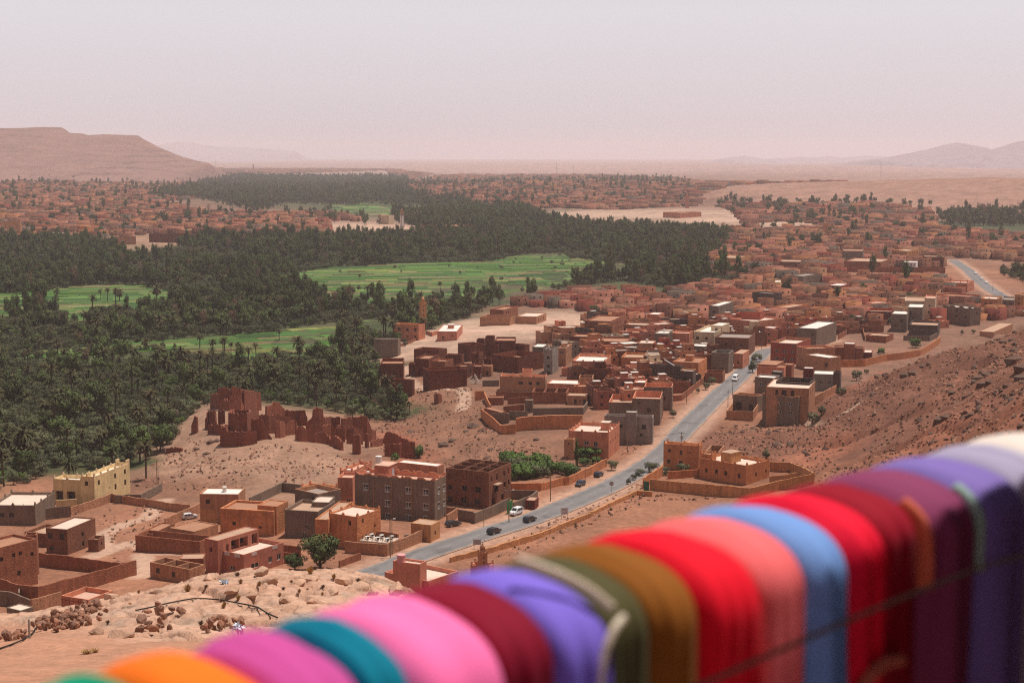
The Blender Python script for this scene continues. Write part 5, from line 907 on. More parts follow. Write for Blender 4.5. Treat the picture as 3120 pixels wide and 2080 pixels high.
ruin([(245, 575, 645), (275, 490, 645), (295, 500, 645)], RW + 'as a lonely spike on the left slope', th=1.0); ruin([(368, 520, 605), (395, 485, 605), (400, 440, 600), (455, 440, 600), (458, 540, 605)], RW + 'in broken fins left of the front tower'); ruin([(485, 450, 560), (540, 440, 560), (545, 500, 560)], RW + 'as a short fin behind the front tower')
ruin([(392, 570, 655), (470, 565, 655), (570, 572, 655)], RW + 'low and level left of the front tower'); ruin([(20, 780, 820), (80, 772, 815), (155, 778, 810)], RW + 'low at the grove edge on the far left'); ruin([(700, 780, 870), (740, 775, 880), (772, 790, 860), (776, 830, 850)], 'small broken mud wall alone on the dirt slope below the village', crop='D')
# ------------------------------------------------------------------ houses filling the quarters between the measured ones
LM = [(1286, 950, 'the mosque hall'), (1200, 1075, 'the lone grey block'), (740, 1230, 'the ruined keep'), (1950, 1040, 'the main street'), (2900, 950, 'the cream tower house'), (2450, 1180, 'the brick red house'),
      (2225, 890, 'the dark grey block'), (2560, 880, 'the red house'), (2975, 830, 'the far road'), (2785, 805, 'the small white house'), (2600, 840, 'the far plaza'), (2120, 700, 'the pale plateau'), (2512, 705, 'the slim orange minaret'), (2090, 610, 'the plateau mosque'),
      (1220, 670, 'the white minaret'), (1100, 690, 'the pale square'), (2330, 790, 'the tall red kasbah'), (1600, 990, 'the dusty plaza'), (1750, 900, 'the grove tip'), (2250, 750, 'the grove end'), (600, 700, 'the left bank'), (2720, 760, 'the ochre flats'), (3050, 720, 'the right palm belt'), (1350, 880, 'the great green field'), (300, 880, 'the left green field'),
      (680, 1010, 'the middle field strip'), (1000, 1150, 'the tall bare palms'), (200, 1440, 'the yellow house'), (560, 1330, 'the rock slope'), (250, 1120, 'the left palm thicket'), (1650, 1420, 'the walled garden'), (2200, 1400, 'the farmhouse')]
def near_lm(u, v):
    d = [((u - a) ** 2 + (1.6 * (v - b)) ** 2, a, b, t) for a, b, t in LM]; d.sort(); _, a, b, t = d[0]
    dx, dy = u - a, (v - b) * 1.6
    rel = ('right of ' if dx > 0 else 'left of ') if abs(dx) > abs(dy) else ('before ' if dy > 0 else 'behind ')
    return rel + t
V1 = [(1480, 930), (1790, 880), (2000, 905), (2060, 890), (2250, 855), (2620, 860), (2900, 855), (2900, 930), (3120, 940), (3120, 965), (2850, 1000), (2600, 1015), (2345, 1060), (2200, 1120), (2000, 1150), (1800, 1110), (1700, 1060), (1640, 1060), (1690, 1010), (1800, 965), (1760, 940)]
V2 = [(2130, 815), (2200, 740), (2240, 690), (2330, 700), (2600, 690), (2850, 700), (3120, 725), (3120, 800), (2950, 790), (2890, 790), (2870, 850), (2560, 855), (2250, 855), (2200, 850)]
V3 = [(2175, 630), (2630, 622), (2830, 640), (2860, 700), (2600, 690), (2330, 700), (2300, 690)]
T1 = [(0, 560), (300, 545), (620, 560), (590, 610), (490, 620), (640, 650), (900, 650), (1000, 640), (1180, 690), (1010, 690), (1000, 717), (700, 712), (480, 715), (300, 727), (0, 730)]
T2 = [(1225, 572), (1318, 539), (1552, 512), (1842, 536), (2100, 550), (2100, 632), (1889, 640), (1678, 635), (1468, 637), (1430, 609), (1262, 600)]
T3 = [(2020, 548), (2440, 548), (2740, 546), (2560, 590), (2300, 592), (2175, 610), (2100, 635), (2020, 630)]
T0 = [(0, 505), (420, 495), (640, 512), (1000, 508), (1180, 512), (1318, 530), (1225, 565), (1180, 520), (900, 528), (640, 535), (560, 560), (300, 545), (0, 560)]
NOB = [[(1240, 1040), (1340, 955), (1480, 965), (1760, 935), (1810, 965), (1690, 1015), (1640, 1060), (1420, 1040), (1270, 1100)], [(2540, 826), (2880, 822), (2890, 848), (2540, 850)], [(1000, 675), (1050, 672), (1215, 690), (1200, 717), (1000, 717)], [(2300, 680), (2480, 676), (2480, 700), (2300, 706)], [(2860, 780), (3120, 800), (3120, 900), (2900, 900)]]
def cells(poly, sp, Dmin, Dmax, zref=8.0, jit=.25, keep=1.0, seed=0, fuzz=0):
    rg = np.random.default_rng(seed); W = 0.36 * Dmax + 30
    xs = np.arange(-W, W, sp); ys = np.arange(Dmin, Dmax, sp); X, Y = np.meshgrid(xs, ys); X = X.ravel() + rg.uniform(-jit, jit, X.size) * sp; Y = Y.ravel() + rg.uniform(-jit, jit, Y.size) * sp
    u, v = proj(X, Y, zref if zref < 50 else tbase(X, Y)); k = np.zeros(X.shape, bool)
    for p in (poly if isinstance(poly[0], list) else [poly]): k |= inpoly(u, v, p)
    k &= rg.random(X.size) < keep; X, Y = X[k], Y[k]; Z = tbase(X, Y); u, v = proj(X, Y, Z); k = np.zeros(X.shape, bool); du = fuzz * (fbm(X / 40, Y / 60, 3, 901) + rg.uniform(-.5, .5, X.size)); dv = fuzz * .35 * (fbm(X / 40, Y / 60, 3, 902) + rg.uniform(-.4, .4, X.size))
    for p in (poly if isinstance(poly[0], list) else [poly]): k |= inpoly(u + du, v + dv, p)
    return X[k], Y[k], Z[k], u[k], v[k]
def free(X, Y, rad):
    fc = np.array([c for c, _ in FOOT]); fr = np.array([r for _, r in FOOT]); ok = np.ones(X.shape, bool)
    for i in range(len(X)):
        d = np.hypot(fc[:, 0] - X[i], fc[:, 1] - Y[i]); ok[i] = np.all(d > fr * .8 + rad)
    return ok
rg = np.random.default_rng(3); fills = []
for poly, sp, Dm, DM, rad, keep, sd in [(V1, 10.2, 500, 1150, 3.4, .95, 1), ([(1740, 1130), (1990, 1095), (2190, 1125), (2120, 1180), (2020, 1290), (1900, 1260), (1780, 1240)], 8.2, 480, 760, 1.9, .9, 9), (V2, 12.5, 1000, 2100, 5, .88, 2), (V3, 16, 1700, 2900, 0, .75, 3), (T1, 15, 1500, 5200, 0, .74, 4), (T2, 18, 2300, 6500, 0, .78, 5), (T3, 24, 2400, 4600, 0, .5, 6), (T0, 30, 3600, 9500, 0, .55, 7)]:
    X, Y, Z, u, v = cells(poly, sp, Dm, DM, seed=sd, keep=keep)
    bad = np.zeros(X.shape, bool)
    for p in NOB: bad |= inpoly(u, v, p)
    bad |= dist_line(X, Y, ROADC) < 10; bad |= dist_line(X, Y, ROAD2) < 16
    for T in TRACKS: bad |= dist_line(X, Y, T) < 5
    if rad: bad |= ~free(X, Y, rad)
    cl = fbm(X / 70, Y / 110, 3, sd + 100)
    if sd in (5, 6, 3, 7): bad |= cl < (-.22 if sd == 6 else -.42)
    fills += [(y, x, z, sp) for x, y, z, b in zip(X, Y, Z, bad) if not b]
fills.sort()
def hdims(sp):
    w, d = rg.uniform(.58, .98) * sp, rg.uniform(.55, .95) * sp; H = rg.choice([3.3, 3.8, 4.4, 6.2, 6.8, 7.4, 9.4], p=[.16, .16, .12, .2, .18, .13, .05]); return w, d, H
PAL = ['mud', 'mud', 'salmon', 'salmon', 'tan', 'orange', 'ochre', 'grey', 'mud', 'dgrey', 'rose', 'pink', 'red', 'brick', 'brick', 'mud', 'tan', 'darkmud', 'orange', 'cream']
def rectq(x, y, z, w, d, H, yaw):
    e1 = np.array([math.cos(yaw), math.sin(yaw)]); e2 = np.array([-e1[1], e1[0]]); c = np.array([x, y]); C = c - e1 * w / 2 - e2 * d / 2
    return dict(C=C, R=C + e1 * w, L=C + e2 * d, B=C + e1 * w + e2 * d, zg=z, zt=z + H)
n_meas = sum(1 for r_ in REG if r_['o'].name.startswith('house')); N_IND = max(0, 298 - n_meas)
SIZ = lambda w: 'narrow' if w < 7 else 'broad' if w > 11 else 'medium'
far = MB(); farV = []; farF = []; farC = []
def far_house(x, y, z, w, d, H, yaw, col, rc, win):
    e1 = np.array([math.cos(yaw), math.sin(yaw)]); e2 = np.array([-e1[1], e1[0]]); c = np.array([x, y]); A = [c - e1 * w / 2 - e2 * d / 2, c + e1 * w / 2 - e2 * d / 2, c + e1 * w / 2 + e2 * d / 2, c - e1 * w / 2 + e2 * d / 2]
    th = .35; IN = [A[0] + (e1 + e2) * th, A[1] + (e2 - e1) * th, A[2] - (e1 + e2) * th, A[3] + (e1 - e2) * th]; zt = z + H; zr = zt - .8; b = len(farV)
    P = [(*a, z - 2) for a in A] + [(*a, zt) for a in A] + [(*a, zt) for a in IN] + [(*a, zr) for a in IN]
    farV.extend(P); farC.extend([col] * 16)
    for i in range(4):
        j = (i + 1) % 4; farF.extend([(b + i, b + j, b + 4 + j, b + 4 + i), (b + 4 + i, b + 4 + j, b + 8 + j, b + 8 + i), (b + 8 + i, b + 8 + j, b + 12 + j, b + 12 + i)])
    b = len(farV); farV.extend([(*a, zr + .02) for a in IN]); farC.extend([rc] * 4); farF.append((b, b + 1, b + 2, b + 3))
    if win:
        for (p, e, n, ln) in ((A[0], e1, -e2, w), (A[3], -e2, -e1, d) if yaw < 0 else (A[1], e2, e1, d)):
            nn = max(1, int(ln / 3.4))
            for r in range(max(1, int(H / 3.1))):
                for i in range(nn):
                    if rg.random() < .3: continue
                    q = p + e * (ln * (i + .5) / nn) + n * .03; zz = zt - 2 - r * 3; b = len(farV)
                    farV.extend([(*(q - e * .55), zz - .6), (*(q + e * .55), zz - .6), (*(q + e * .55), zz + .6), (*(q - e * .55), zz + .6)]); farC.extend([(.03, .025, .025)] * 4); farF.append((b, b + 1, b + 2, b + 3))
ni = 0; roof_bits = []
for (y, x, z, sp) in fills:
    w, d, H = hdims(sp); bigf = (ni >= N_IND) * (rg.random() < .2); w *= 1 + .8 * bigf; yaw = .32 * float(vn(np.array([x / 130.0]), np.array([y / 180.0]), 77)[0]) + rg.uniform(-.1, .1) + (.35 if x > 0 else -.15)
    cn = PAL[rg.integers(len(PAL))]; cc = np.array(PC[cn]) * rg.uniform(.85, 1.12); rcn = ['dust', 'mud', 'pale', 'pink', 'grey', 'white', 'dust', 'dust'][rg.integers(8)]
    if ni < N_IND:
        ni += 1; q = rectq(x, y, z, w, d, H, yaw); u, v = proj(x, y, z + H); st = 'low' if H < 5 else 'raised' if H < 8 else 'tall'
        top = rg.integers(4); feat = ['pale roof' if rcn in ('pale', 'white') else 'dusty roof', 'roof hut', 'roofless top', 'stepped upper block'][top]
        rl = near_lm(u, v); r = newhouse(q, 'house', [f'{st if H < 5 or H > 8 else SIZ(w)} {CN[cn]} house with {feat} {rl}'])
        block(r, q, tuple(cc), wl=auto_w(d, H, skip=.35), wr=auto_w(w, H, skip=.25), roofc=rcn, ph=1.8 if top == 2 else rg.uniform(.3, 1.1), roof=top != 2, mk='mud' if 'mud' in cn or cn == 'brick' else 'plaster', fr='white' if rg.random() < .25 else 'none', inner=tuple(cc * 1.05))
        if rg.random() < .35: roof_bits.append((q, rl))
        if top == 1: hut(r, q, rg.uniform(.3, .7), rg.uniform(.3, .7), 2.6, 2.4, 2.1, tuple(cc), 'white')
        if top == 3:
            q2 = rectq(x + .15 * w, y + .1 * d, z + H - .8, w * .55, d * .6, 3.4, yaw); block(r, q2, tuple(cc), wr=auto_w(w * .5, 3, skip=.2), roofc=rcn, ph=.4, deep=0)
    else:
        cn = ['mud', 'mud', 'darkmud', 'brick', 'grey', 'rose', 'salmon', 'red', 'mud', 'tan', 'pink', 'orange', 'brick'][rg.integers(13)]; cc = np.array(PC[cn]) * rg.uniform(.75, 1.1)
        far_house(x, y, z, w, d, H, yaw, tuple(cc * .66), tuple(np.array(RC[rcn]) * .72), y < 3600)
dm = MB(); n_ = 12; dm.poly([(.42 * math.cos(6.283 * i / n_), -.12, .42 * math.sin(6.283 * i / n_)) for i in range(n_)], 'white'); 
for i in range(n_): a, b = 6.283 * i / n_, 6.283 * (i + 1) / n_; dm.v += [(.42 * math.cos(a), -.12, .42 * math.sin(a)), (.42 * math.cos(b), -.12, .42 * math.sin(b)), (0, .02, 0)]; k_ = len(dm.v); dm.f.append((k_ - 3, k_ - 1, k_ - 2)); dm.mi.append(0)
dish_me = dm.mesh('dish'); ds = MB(); ds.tube([(0, 0, -.9), (0, 0, 0)], .04, 'metal', 5); stand_me = ds.mesh('stand')
for q, rl in roof_bits:
    if rg.random() < .5:
        p = roofpt(q, rg.uniform(.15, .85), rg.uniform(.1, .5)); o = thing('satellite_dish', 'satellite dish', ['white satellite dish on a roof ' + rl], (*p, q['zr'] + .95), 'rooftop dishes', rz=rg.uniform(-.8, .8)); d_ = link('dish', dish_me, o); d_.rotation_euler = (-.5, 0, 0); link('stand', stand_me, o)
    else:
        near_ = 'a flat roof ' + rl; tank(q, rg.uniform(.2, .8), rg.uniform(.3, .8), near=near_)
print('houses measured', n_meas, 'filled', ni, 'far', len(fills) - ni)
o = structure('distant_town', np_mesh('distant_town', np.array(farV), np.array(farF), ['attr'], False, np.array(farC)), 'stuff')
# ---- a few landmarks of the far quarters
def simple(crop, L, C, R, H, col, lab, cat='house', name='house', **kw):
    q = quad_from(px(crop, L), px(crop, C), px(crop, R), H); r = newhouse(q, cat, lab, name=name, group='landmarks beyond the grove'); block(r, q, col, **kw); return r, q
def minaret(crop, top, base_v, wpx, col, lab, white=False, zg=None):
    ub, vb = px(crop, (top[0], base_v)); ut, vt = px(crop, top)
    if zg is None: h = hit(ub, vb)
    else: h = np.array([*at_z(ub, vb, zg), zg])
    H = at_d(ut, vt, h[1])[2] - h[2]; w = wpx / CR[crop][2] * h[1] / F / math.cos(.3); o = thing('minaret', 'minaret', lab, h, anchor=(h[0], h[1], h[2] + H)); e1 = np.array([math.cos(.35), math.sin(.35)]); e2 = np.array([-e1[1], e1[0]])
    Hs = H * .80; mb = MB(); c = np.zeros(2); A = [c - e1 * w / 2 - e2 * w / 2, c + e1 * w / 2 - e2 * w / 2, c + e1 * w / 2 + e2 * w / 2, c - e1 * w / 2 + e2 * w / 2]; wins = []
    for i in range(4):
        ops = [(w / 2 - w * .09, w / 2 + w * .09, Hs * f, Hs * f + w * .26) for f in (.25, .42, .58, .74, .88)] if i in (0, 3) else []
        a, rz = facade(mb, A[i], A[(i + 1) % 4], -1.5, Hs, ops, 'plaster', .15); wins += [(l, a_, b_, rz) for l, a_, b_ in a]
    mb.quad(*[(*p, Hs) for p in A], 'plaster'); mb.build('shaft', o, PC['lgrey'] if white else PC[col])
    for l, a_, b_, rz in wins: link('window', win_mesh('none')[0], o, None, l, rz, (a_, 1, b_))
    if white:
        pb = MB(); 
        for i in (0, 3):
            a, b = A[i], A[(i + 1) % 4]; t = (b - a) / w; n = np.array([t[1], -t[0]]); m_ = (a + b) / 2 + n * .04; pb.obox(m_, t, n, w * .3, .03, Hs * .08, Hs * .8, 'white')
        pb.build('white_panel', o)
    gb = MB(); gb.obox(c, e1, e2, w * .58, w * .58, Hs, Hs + w * .14, 'plaster'); gb.build('gallery', o, PC[col]); 
    for i in range(4):
        for f in (.12, .5, .88): p = A[i] + (A[(i + 1) % 4] - A[i]) * f; link('merlon', merlon_mesh('plaster'), o, PC[col], (*p, Hs + w * .14), .35 + (i % 2) * math.pi / 2, (w * .2, .8, w * .22))
    tb = MB(); tb.obox(c, e1, e2, w * .27, w * .27, Hs + w * .14, Hs + w * .85, 'plaster'); tb.build('lantern', o, PC[col]); db = MB(); r_ = w * .26
    db.cyl((0, 0), r_, r_ * .8, Hs + w * .85, Hs + w * 1.0, 'plaster', 10); db.cyl((0, 0), r_ * .8, r_ * .15, Hs + w * 1.002, Hs + w * 1.2, 'plaster', 10); db.build('dome', o, PC[col]); fb = MB(); fb.cyl((0, 0), .05, .04, Hs + w * 1.2, H + .2, 'metal', 6)
    for k, s in ((.4, .16), (.65, .12)): z = Hs + w * 1.2 + (H - Hs - w * 1.2) * k; fb.cyl((0, 0), s, s * .3, z, z + s, 'metal', 8)
    fb.build('finial', o); FOOT.append((h[:2], w * .8)); return o
minaret('M', (1800, 408), 668, 46, 'ochre', 'tall orange minaret of the mosque hall at the grove edge')
minaret('J', (482, 402), 520, 22, 'tan', 'slim minaret with white panels beyond the grove beside the pale square', white=True); minaret('K', (157, 408), 500, 17, 'salmon', 'square salmon minaret on the pale plateau'); minaret('K', (1057, 598), 690, 20, 'orange', 'slim orange minaret in the right middle town'); minaret('I', (857, 508), 600, 12, 'salmon', 'thin salmon minaret in the hazy left town')
minaret('I', (1650, 322), 360, 8, 'mud', 'far dark minaret on the hazy horizon left of centre')
mo = minaret('C', (1341, 1012), 1420, 66, 'tan', 'small tan minaret with a crescent finial rising beside the road', zg=9.0)
cr = MB(); cz = 0
crP = [(.42 * math.cos(a), 0, .42 * math.sin(a)) for a in np.radians(np.linspace(-60, 240, 14) + 0)]; top_z = at_d(*px('C', (1341, 985)), mo.location[1])[2] - mo.location[2]
cr.tube([(p[0], p[1], p[2] + top_z) for p in crP], .05, 'metal', 5); cr.tube([(0, 0, top_z - 1.6), (0, 0, top_z - .4)], .05, 'metal', 5); cr.build('crescent', mo)
r, q = simple('C', (1235, 1192), (1400, 1215), (1440, 1175), 5.5, 'salmon', 'low salmon prayer hall below the crescent minaret', 'mosque', 'prayer_hall', merlon='tan', roofc='pink')
simple('K', (0, 515), (110, 530), (250, 500), 8, 'salmon', 'long salmon mosque building on the pale plateau', 'mosque', 'mosque', wl=auto_w(20, 7), wr=auto_w(30, 7), roofc='dust'); simple('K', (1568, 852), (1650, 853), (1660, 846), 7, (.72, .68, .64), 'small white house beside the far right boundary wall', roofc='white', wl=vwin((.25, 2, 1.2, 1.2), (.6, 2, 1.2, 1.2), (.85, 2, 1, 1)), ph=.4)
simple('K', (1168, 775), (1300, 780), (1308, 765), 13, 'grey', 'tall grey block with a rust red roof shed above the far boundary wall', roofc='mud', ph=.4); simple('K', (1490, 775), (1590, 778), (1680, 770), 11, 'ochre', 'ochre block of flats right of the tall grey block', wl=auto_w(20, 10), wr=auto_w(20, 10), roofc='pale'); simple('K', (1180, 845), (1420, 850), (1490, 820), 8, 'mud', 'long mud brown hall below the tall grey block', roofc='dust', wl=[], wr=[])
simple('K', (760, 845), (895, 850), (908, 830), 9, 'brick', 'square brick brown house with pale windows near the grove end', wl=auto_w(14, 9), fr='white', roofc='dust'); simple('K', (335, 820), (470, 825), (575, 805), 9, 'ochre', 'long ochre house above the grove end', wl=auto_w(16, 8), wr=auto_w(14, 8), roofc='dust'); simple('K', (300, 700), (375, 702), (390, 695), 10, 'darkmud', 'tall red mid town kasbah against the grove', roofc='mud', mk='mud')
simple('K', (495, 690), (560, 693), (566, 685), 11, 'ochre', 'tall narrow ochre house left of mid town', wl=auto_w(7, 9), roofc='dust'); simple('K', (1695, 815), (1830, 818), (1836, 805), 10, 'darkmud', 'dark red house with yellow window bands by the far road', wl=[(s, 4.5, 2, 4) for s in (.2, .45, .7, .9)], roofc='dust'); simple('J', (330, 440), (395, 442), (430, 438), 12, 'cream', 'pale cream house with a dark red corner at the open square', wl=auto_w(10, 10), roofc='pale')
simple('J', (690, 455), (755, 458), (900, 480), 9, 'darkmud', 'terraced dark kasbah by the white minaret', roofc='mud', mk='mud'); simple('J', (450, 520), (780, 512), (960, 540), 13, 'darkmud', 'massive dark mud fortress wall beside the open square', roofc='mud', mk='mud', wl=[], wr=[]); simple('I', (1060, 745), (1300, 748), (1340, 740), 5, 'ochre', 'long ochre house on the left bank', wl=[], wr=[], roofc='pale')
simple('I', (20, 690), (130, 695), (140, 690), 15, 'ochre', 'ochre square kasbah tower at the left edge', roofc='dust'); simple('I', (335, 765), (415, 770), (420, 760), 11, 'grey', 'grey unfinished house full of window holes on the left bank', wl=auto_w(14, 11), roofc='grey'); simple('I', (500, 720), (570, 725), (645, 715), 10, 'orange', 'bright orange house with rows of windows on the left bank', wl=auto_w(12, 9), wr=auto_w(14, 9), roofc='dust')
wall_line('I', [(480, 790), (740, 795)], 4, 'mud', 'mud retaining wall on the left bank below the orange house'); wall_line('I', [(740, 790), (885, 788)], 9, 'tan', 'tan buttress wall on the rocky left bank'); wall_line('I', [(970, 770), (1150, 772), (1340, 780)], 10, 'darkmud', 'long dark mud wall along the left bank'); wall_line('K', [(1260, 925), (1500, 932), (1840, 940)], 4, 'mud', 'mud wall edging the far pale plaza'); wall_line('K', [(940, 885), (1240, 880), (1840, 888)], 4.5, 'mud', 'long mud boundary wall above the far pale plaza')
# masts
def mast(crop, top, base_v, lab, w=1.6, group='radio masts'):
    ub, vb = px(crop, (top[0], base_v)); h = hit(ub, vb, 300); ut, vt = px(crop, top); H = at_d(ut, vt, h[1])[2] - h[2]; o = thing('radio_mast', 'mast', lab, h, group, anchor=(h[0], h[1], h[2] + H)); mb = MB(); legs = []
    for a in range(3):
        an = a * 2.1; mb.tube([(w * math.cos(an), w * math.sin(an), -1), (w * .25 * math.cos(an), w * .25 * math.sin(an), H)], .22, 'metal', 4)
    for k in range(8):
        z = H * k / 8; r0 = w * (1 - .75 * k / 8); z2 = H * (k + 1) / 8; r2 = w * (1 - .75 * (k + 1) / 8)
        for a in range(3): an = a * 2.1; bn = (a + 1) * 2.1; mb.tube([(r0 * math.cos(an), r0 * math.sin(an), z), (r2 * math.cos(bn), r2 * math.sin(bn), z2)], .13, 'metal', 4)
    mb.build('lattice', o); ab = MB()
    for z in (H * .86, H * .95):
        for a in range(3): ab.box(.5 * math.cos(a * 2.1) - .3, .5 * math.cos(a * 2.1) + .3, .5 * math.sin(a * 2.1) - .2, .5 * math.sin(a * 2.1) + .2, z, z + 2.2, 'white')
    ab.build('antenna', o)
mast('J', (1487, 95), 175, 'tall lattice mast left of the shorter mast above the centre town'); mast('J', (1596, 115), 185, 'shorter lattice mast right of its taller neighbour above the centre town'); mast('K', (1419, 198), 292, 'big lattice tower standing on the right hand plateau', 4); mast('I', (1405, 295), 348, 'thin mast on the plain right of the flat topped hill')
mast('K', (123, 360), 470, 'dark mast between the centre town and the plateau mosque')
# ------------------------------------------------------------------ fields
FP = {'great': [(814, 844), (1021, 815), (1300, 800), (1500, 798), (1590, 775), (1720, 772), (1740, 790), (1917, 803), (1912, 838), (1748, 852), (1560, 905), (1385, 915), (1197, 918), (983, 903), (900, 872)],
      'left': [px('L', p) for p in [(-60, 505), (200, 515), (310, 500), (760, 435), (1060, 440), (1370, 500), (1330, 550), (720, 560), (680, 640), (560, 650), (540, 590), (300, 548), (-60, 655)]],
      'strip': [px('L', p) for p in [(40, 990), (230, 965), (450, 955), (860, 920), (1380, 880), (1560, 850), (2000, 835), (2300, 790), (2700, 740), (2720, 860), (2400, 950), (1900, 970), (1500, 935), (1000, 965), (650, 1000), (40, 1030)]],
      'patch': [px('M', p) for p in [(1300, 600), (1440, 578), (1640, 585), (1580, 660), (1320, 655)]], 'far': [px('J', p) for p in [(20, 372), (660, 378), (660, 412), (350, 418), (100, 405)]], 'mid': [px('M', p) for p in [(870, 640), (1110, 610), (1150, 740), (980, 765), (890, 720)]]}
GREEN = [(.075, .155, .030), (.055, .120, .028), (.095, .185, .040), (.13, .20, .055), (.065, .14, .04), (.16, .21, .075), (.085, .165, .035), (.05, .10, .03), (.20, .21, .09), (.26, .17, .10), (.11, .18, .06), (.24, .22, .08), (.045, .10, .025), (.19, .15, .08)]
rg = np.random.default_rng(11)
for fn, poly in FP.items():
    P = np.array([at_z(*p, 0.3) for p in poly] + [at_z(*p, 8.0) for p in poly]); lo, hi = P.min(0), P.max(0); ya = {'great': .16, 'left': .22, 'strip': .5}.get(fn, .15); c, s = math.cos(ya), math.sin(ya); Rm = np.array([[c, s], [-s, c]]); Q = P @ Rm.T; lo, hi = Q.min(0), Q.max(0); y = lo[1]
    while y < hi[1]:
        dy = rg.uniform(5.5, 15) if fn != 'far' else rg.uniform(25, 60); x = lo[0]
        while x < hi[0]:
            dx = rg.uniform(14, 52); cx = np.array([[x, y], [x + dx, y], [x + dx, y + dy], [x, y + dy]]) + rg.uniform(-.5, .5, (4, 2)); W = cx @ Rm
            uc, vc = proj(W[:, 0], W[:, 1], 0.4)
            ud, vd = proj(W[:, 0], W[:, 1], 8.0)
            if inpoly(uc, vc, poly).sum() >= 2 or fn != 'great' and inpoly(ud, vd, poly).sum() >= 2:
                g = rg.integers(len(GREEN)); col = np.array(GREEN[g]) * rg.uniform(.5, .95) * [.85, 1.0, .75]; h = .12 if g == 9 else rg.choice([.2, .3, .5, .9], p=[.4, .3, .2, .1]); z = float(tbase(W[:1, 0], W[:1, 1])[0]); mb = MB(); n = 7
                # rows of crop as ridges
                top = []
                for i in range(n + 1):
                    t = i / n; a = W[0] + (W[3] - W[0]) * t; b = W[1] + (W[2] - W[1]) * t; hh = h * (1 if i % 2 else .55); top.append((a, b, z + .1 + hh))
                for (a, b, za), (a2, b2, zb) in zip(top[:-1], top[1:]): mb.quad((*a, za), (*b, za), (*b2, zb), (*a2, zb), 'crop')
                for p0, p1, z0, z1 in ((W[0], W[1], top[0][2], top[0][2]), (W[1], W[2], top[0][2], top[-1][2]), (W[2], W[3], top[-1][2], top[-1][2]), (W[3], W[0], top[-1][2], top[0][2])): mb.quad((*p0, z - 1), (*p1, z - 1), (*p1, z1), (*p0, z0), 'crop')
                o = mb.build('field', None, tuple(col)); o['kind'] = 'structure'
            x += dx
        y += dy
# ------------------------------------------------------------------ trees
def leaf_cloud(n, r, cen, rad, size, seed, flat=.75, clumps=14):
    g = np.random.default_rng(seed); d = g.normal(size=(clumps, 3)); d /= np.linalg.norm(d, axis=1)[:, None]; cc = d * (g.uniform(.35, .8, (clumps, 1))) * np.array(rad); cr = g.uniform(.22, .42, clumps)
    k = g.integers(clumps, size=n); v = g.normal(size=(n, 3)); v /= np.linalg.norm(v, axis=1)[:, None]; p = np.array(cen) + cc[k] + v * (cr[k] * g.uniform(.6, 1.0, n) ** .5)[:, None] * np.array(rad)
    a = g.normal(size=(n, 3)); a /= np.linalg.norm(a, axis=1)[:, None]; b = np.cross(a, v + .3 * g.normal(size=(n, 3))); b /= np.linalg.norm(b, axis=1)[:, None] + 1e-9; s = (size * g.uniform(.6, 1.4, n))[:, None]
    global LN; LN = np.repeat(v * .75 + (cc[k] / (np.array(rad) + 1e-6)) * .6 + np.array([0, 0, .25]), 4, 0); LN /= np.linalg.norm(LN, axis=1)[:, None]
    V = np.stack([p - a * s, p + b * s * .55, p + a * s, p - b * s * .55], 1).reshape(-1, 3); return V, np.arange(n * 4).reshape(-1, 4)
def crown_mesh(n, cen, rad, size, seed, mk, clumps=14): V, Fq = leaf_cloud(n, 1, cen, rad, size, seed, clumps=clumps); me = np_mesh('crown', V, Fq, [mk]); me.normals_split_custom_set_from_vertices(LN.tolist()); return me
def trunk_mesh(h, r, seed, branches=4, spread=1.6, lean=.2):
    g = random.Random(seed); mb = MB(); x, y = g.uniform(-lean, lean), g.uniform(-lean, lean); mb.tube([(0, 0, -.6), (x * .4, y * .4, h * .35), (x, y, h * .7)], [r, r * .8, r * .6], 'trunk', 6)
    for i in range(branches):
        a = i * 6.28 / branches + g.uniform(-.4, .4); mb.tube([(x * .8, y * .8, h * .5), (x + spread * .5 * math.cos(a), y + spread * .5 * math.sin(a), h * .75), (x + spread * math.cos(a), y + spread * math.sin(a), h * 1.0)], [r * .5, r * .35, r * .15], 'trunk', 4)
    return mb.mesh('trunk')
def palm_meshes(h, nf, fl, seed, skirt=12, wid=.30):
    g = np.random.default_rng(seed); V = []; Fq = []
    def frond(az, el, L, w, droop):
        b = len(V); n = 7; d = np.array([math.cos(az), math.sin(az), 0]); up = np.array([0, 0, 1.0]); p = np.array([lx, ly, h]); a = el; side = np.array([-math.sin(az), math.cos(az), 0])
        for i in range(n):
            t = i / (n - 1); wd = w * (.35 + 1.3 * t * (1.25 - t)) if i < n - 1 else .02; V.extend([p - side * wd - up * wd * .5, p, p + side * wd - up * wd * .5]); p = p + (d * math.cos(a) + up * math.sin(a)) * L / (n - 1); a -= droop / (n - 1)
        for i in range(n - 1):
            for j in (0, 1): q = b + i * 3 + j; Fq.append((q, q + 1, q + 4, q + 3))
    lx, ly = g.uniform(-.5, .5), g.uniform(-.5, .5)
    for i in range(nf): frond(g.uniform(0, 6.28), g.uniform(-.35, 1.35), fl * g.uniform(.8, 1.1), wid * g.uniform(.8, 1.2), g.uniform(1.0, 1.9))
    for i in range(skirt): frond(g.uniform(0, 6.28), g.uniform(-1.3, -.7), fl * g.uniform(.5, .75), wid * .7, .4)
    cm = np_mesh('crown', np.array(V), np.array(Fq), ['frond']); mb = MB(); k = 7; P = [(lx * (t ** 1.6), ly * (t ** 1.6), -.8 + (h + .7) * t) for t in np.linspace(0, 1, k)]; mb.tube(P, [.34, .26, .24, .25, .24, .26, .38], 'trunk', 7); return cm, mb.mesh('trunk')
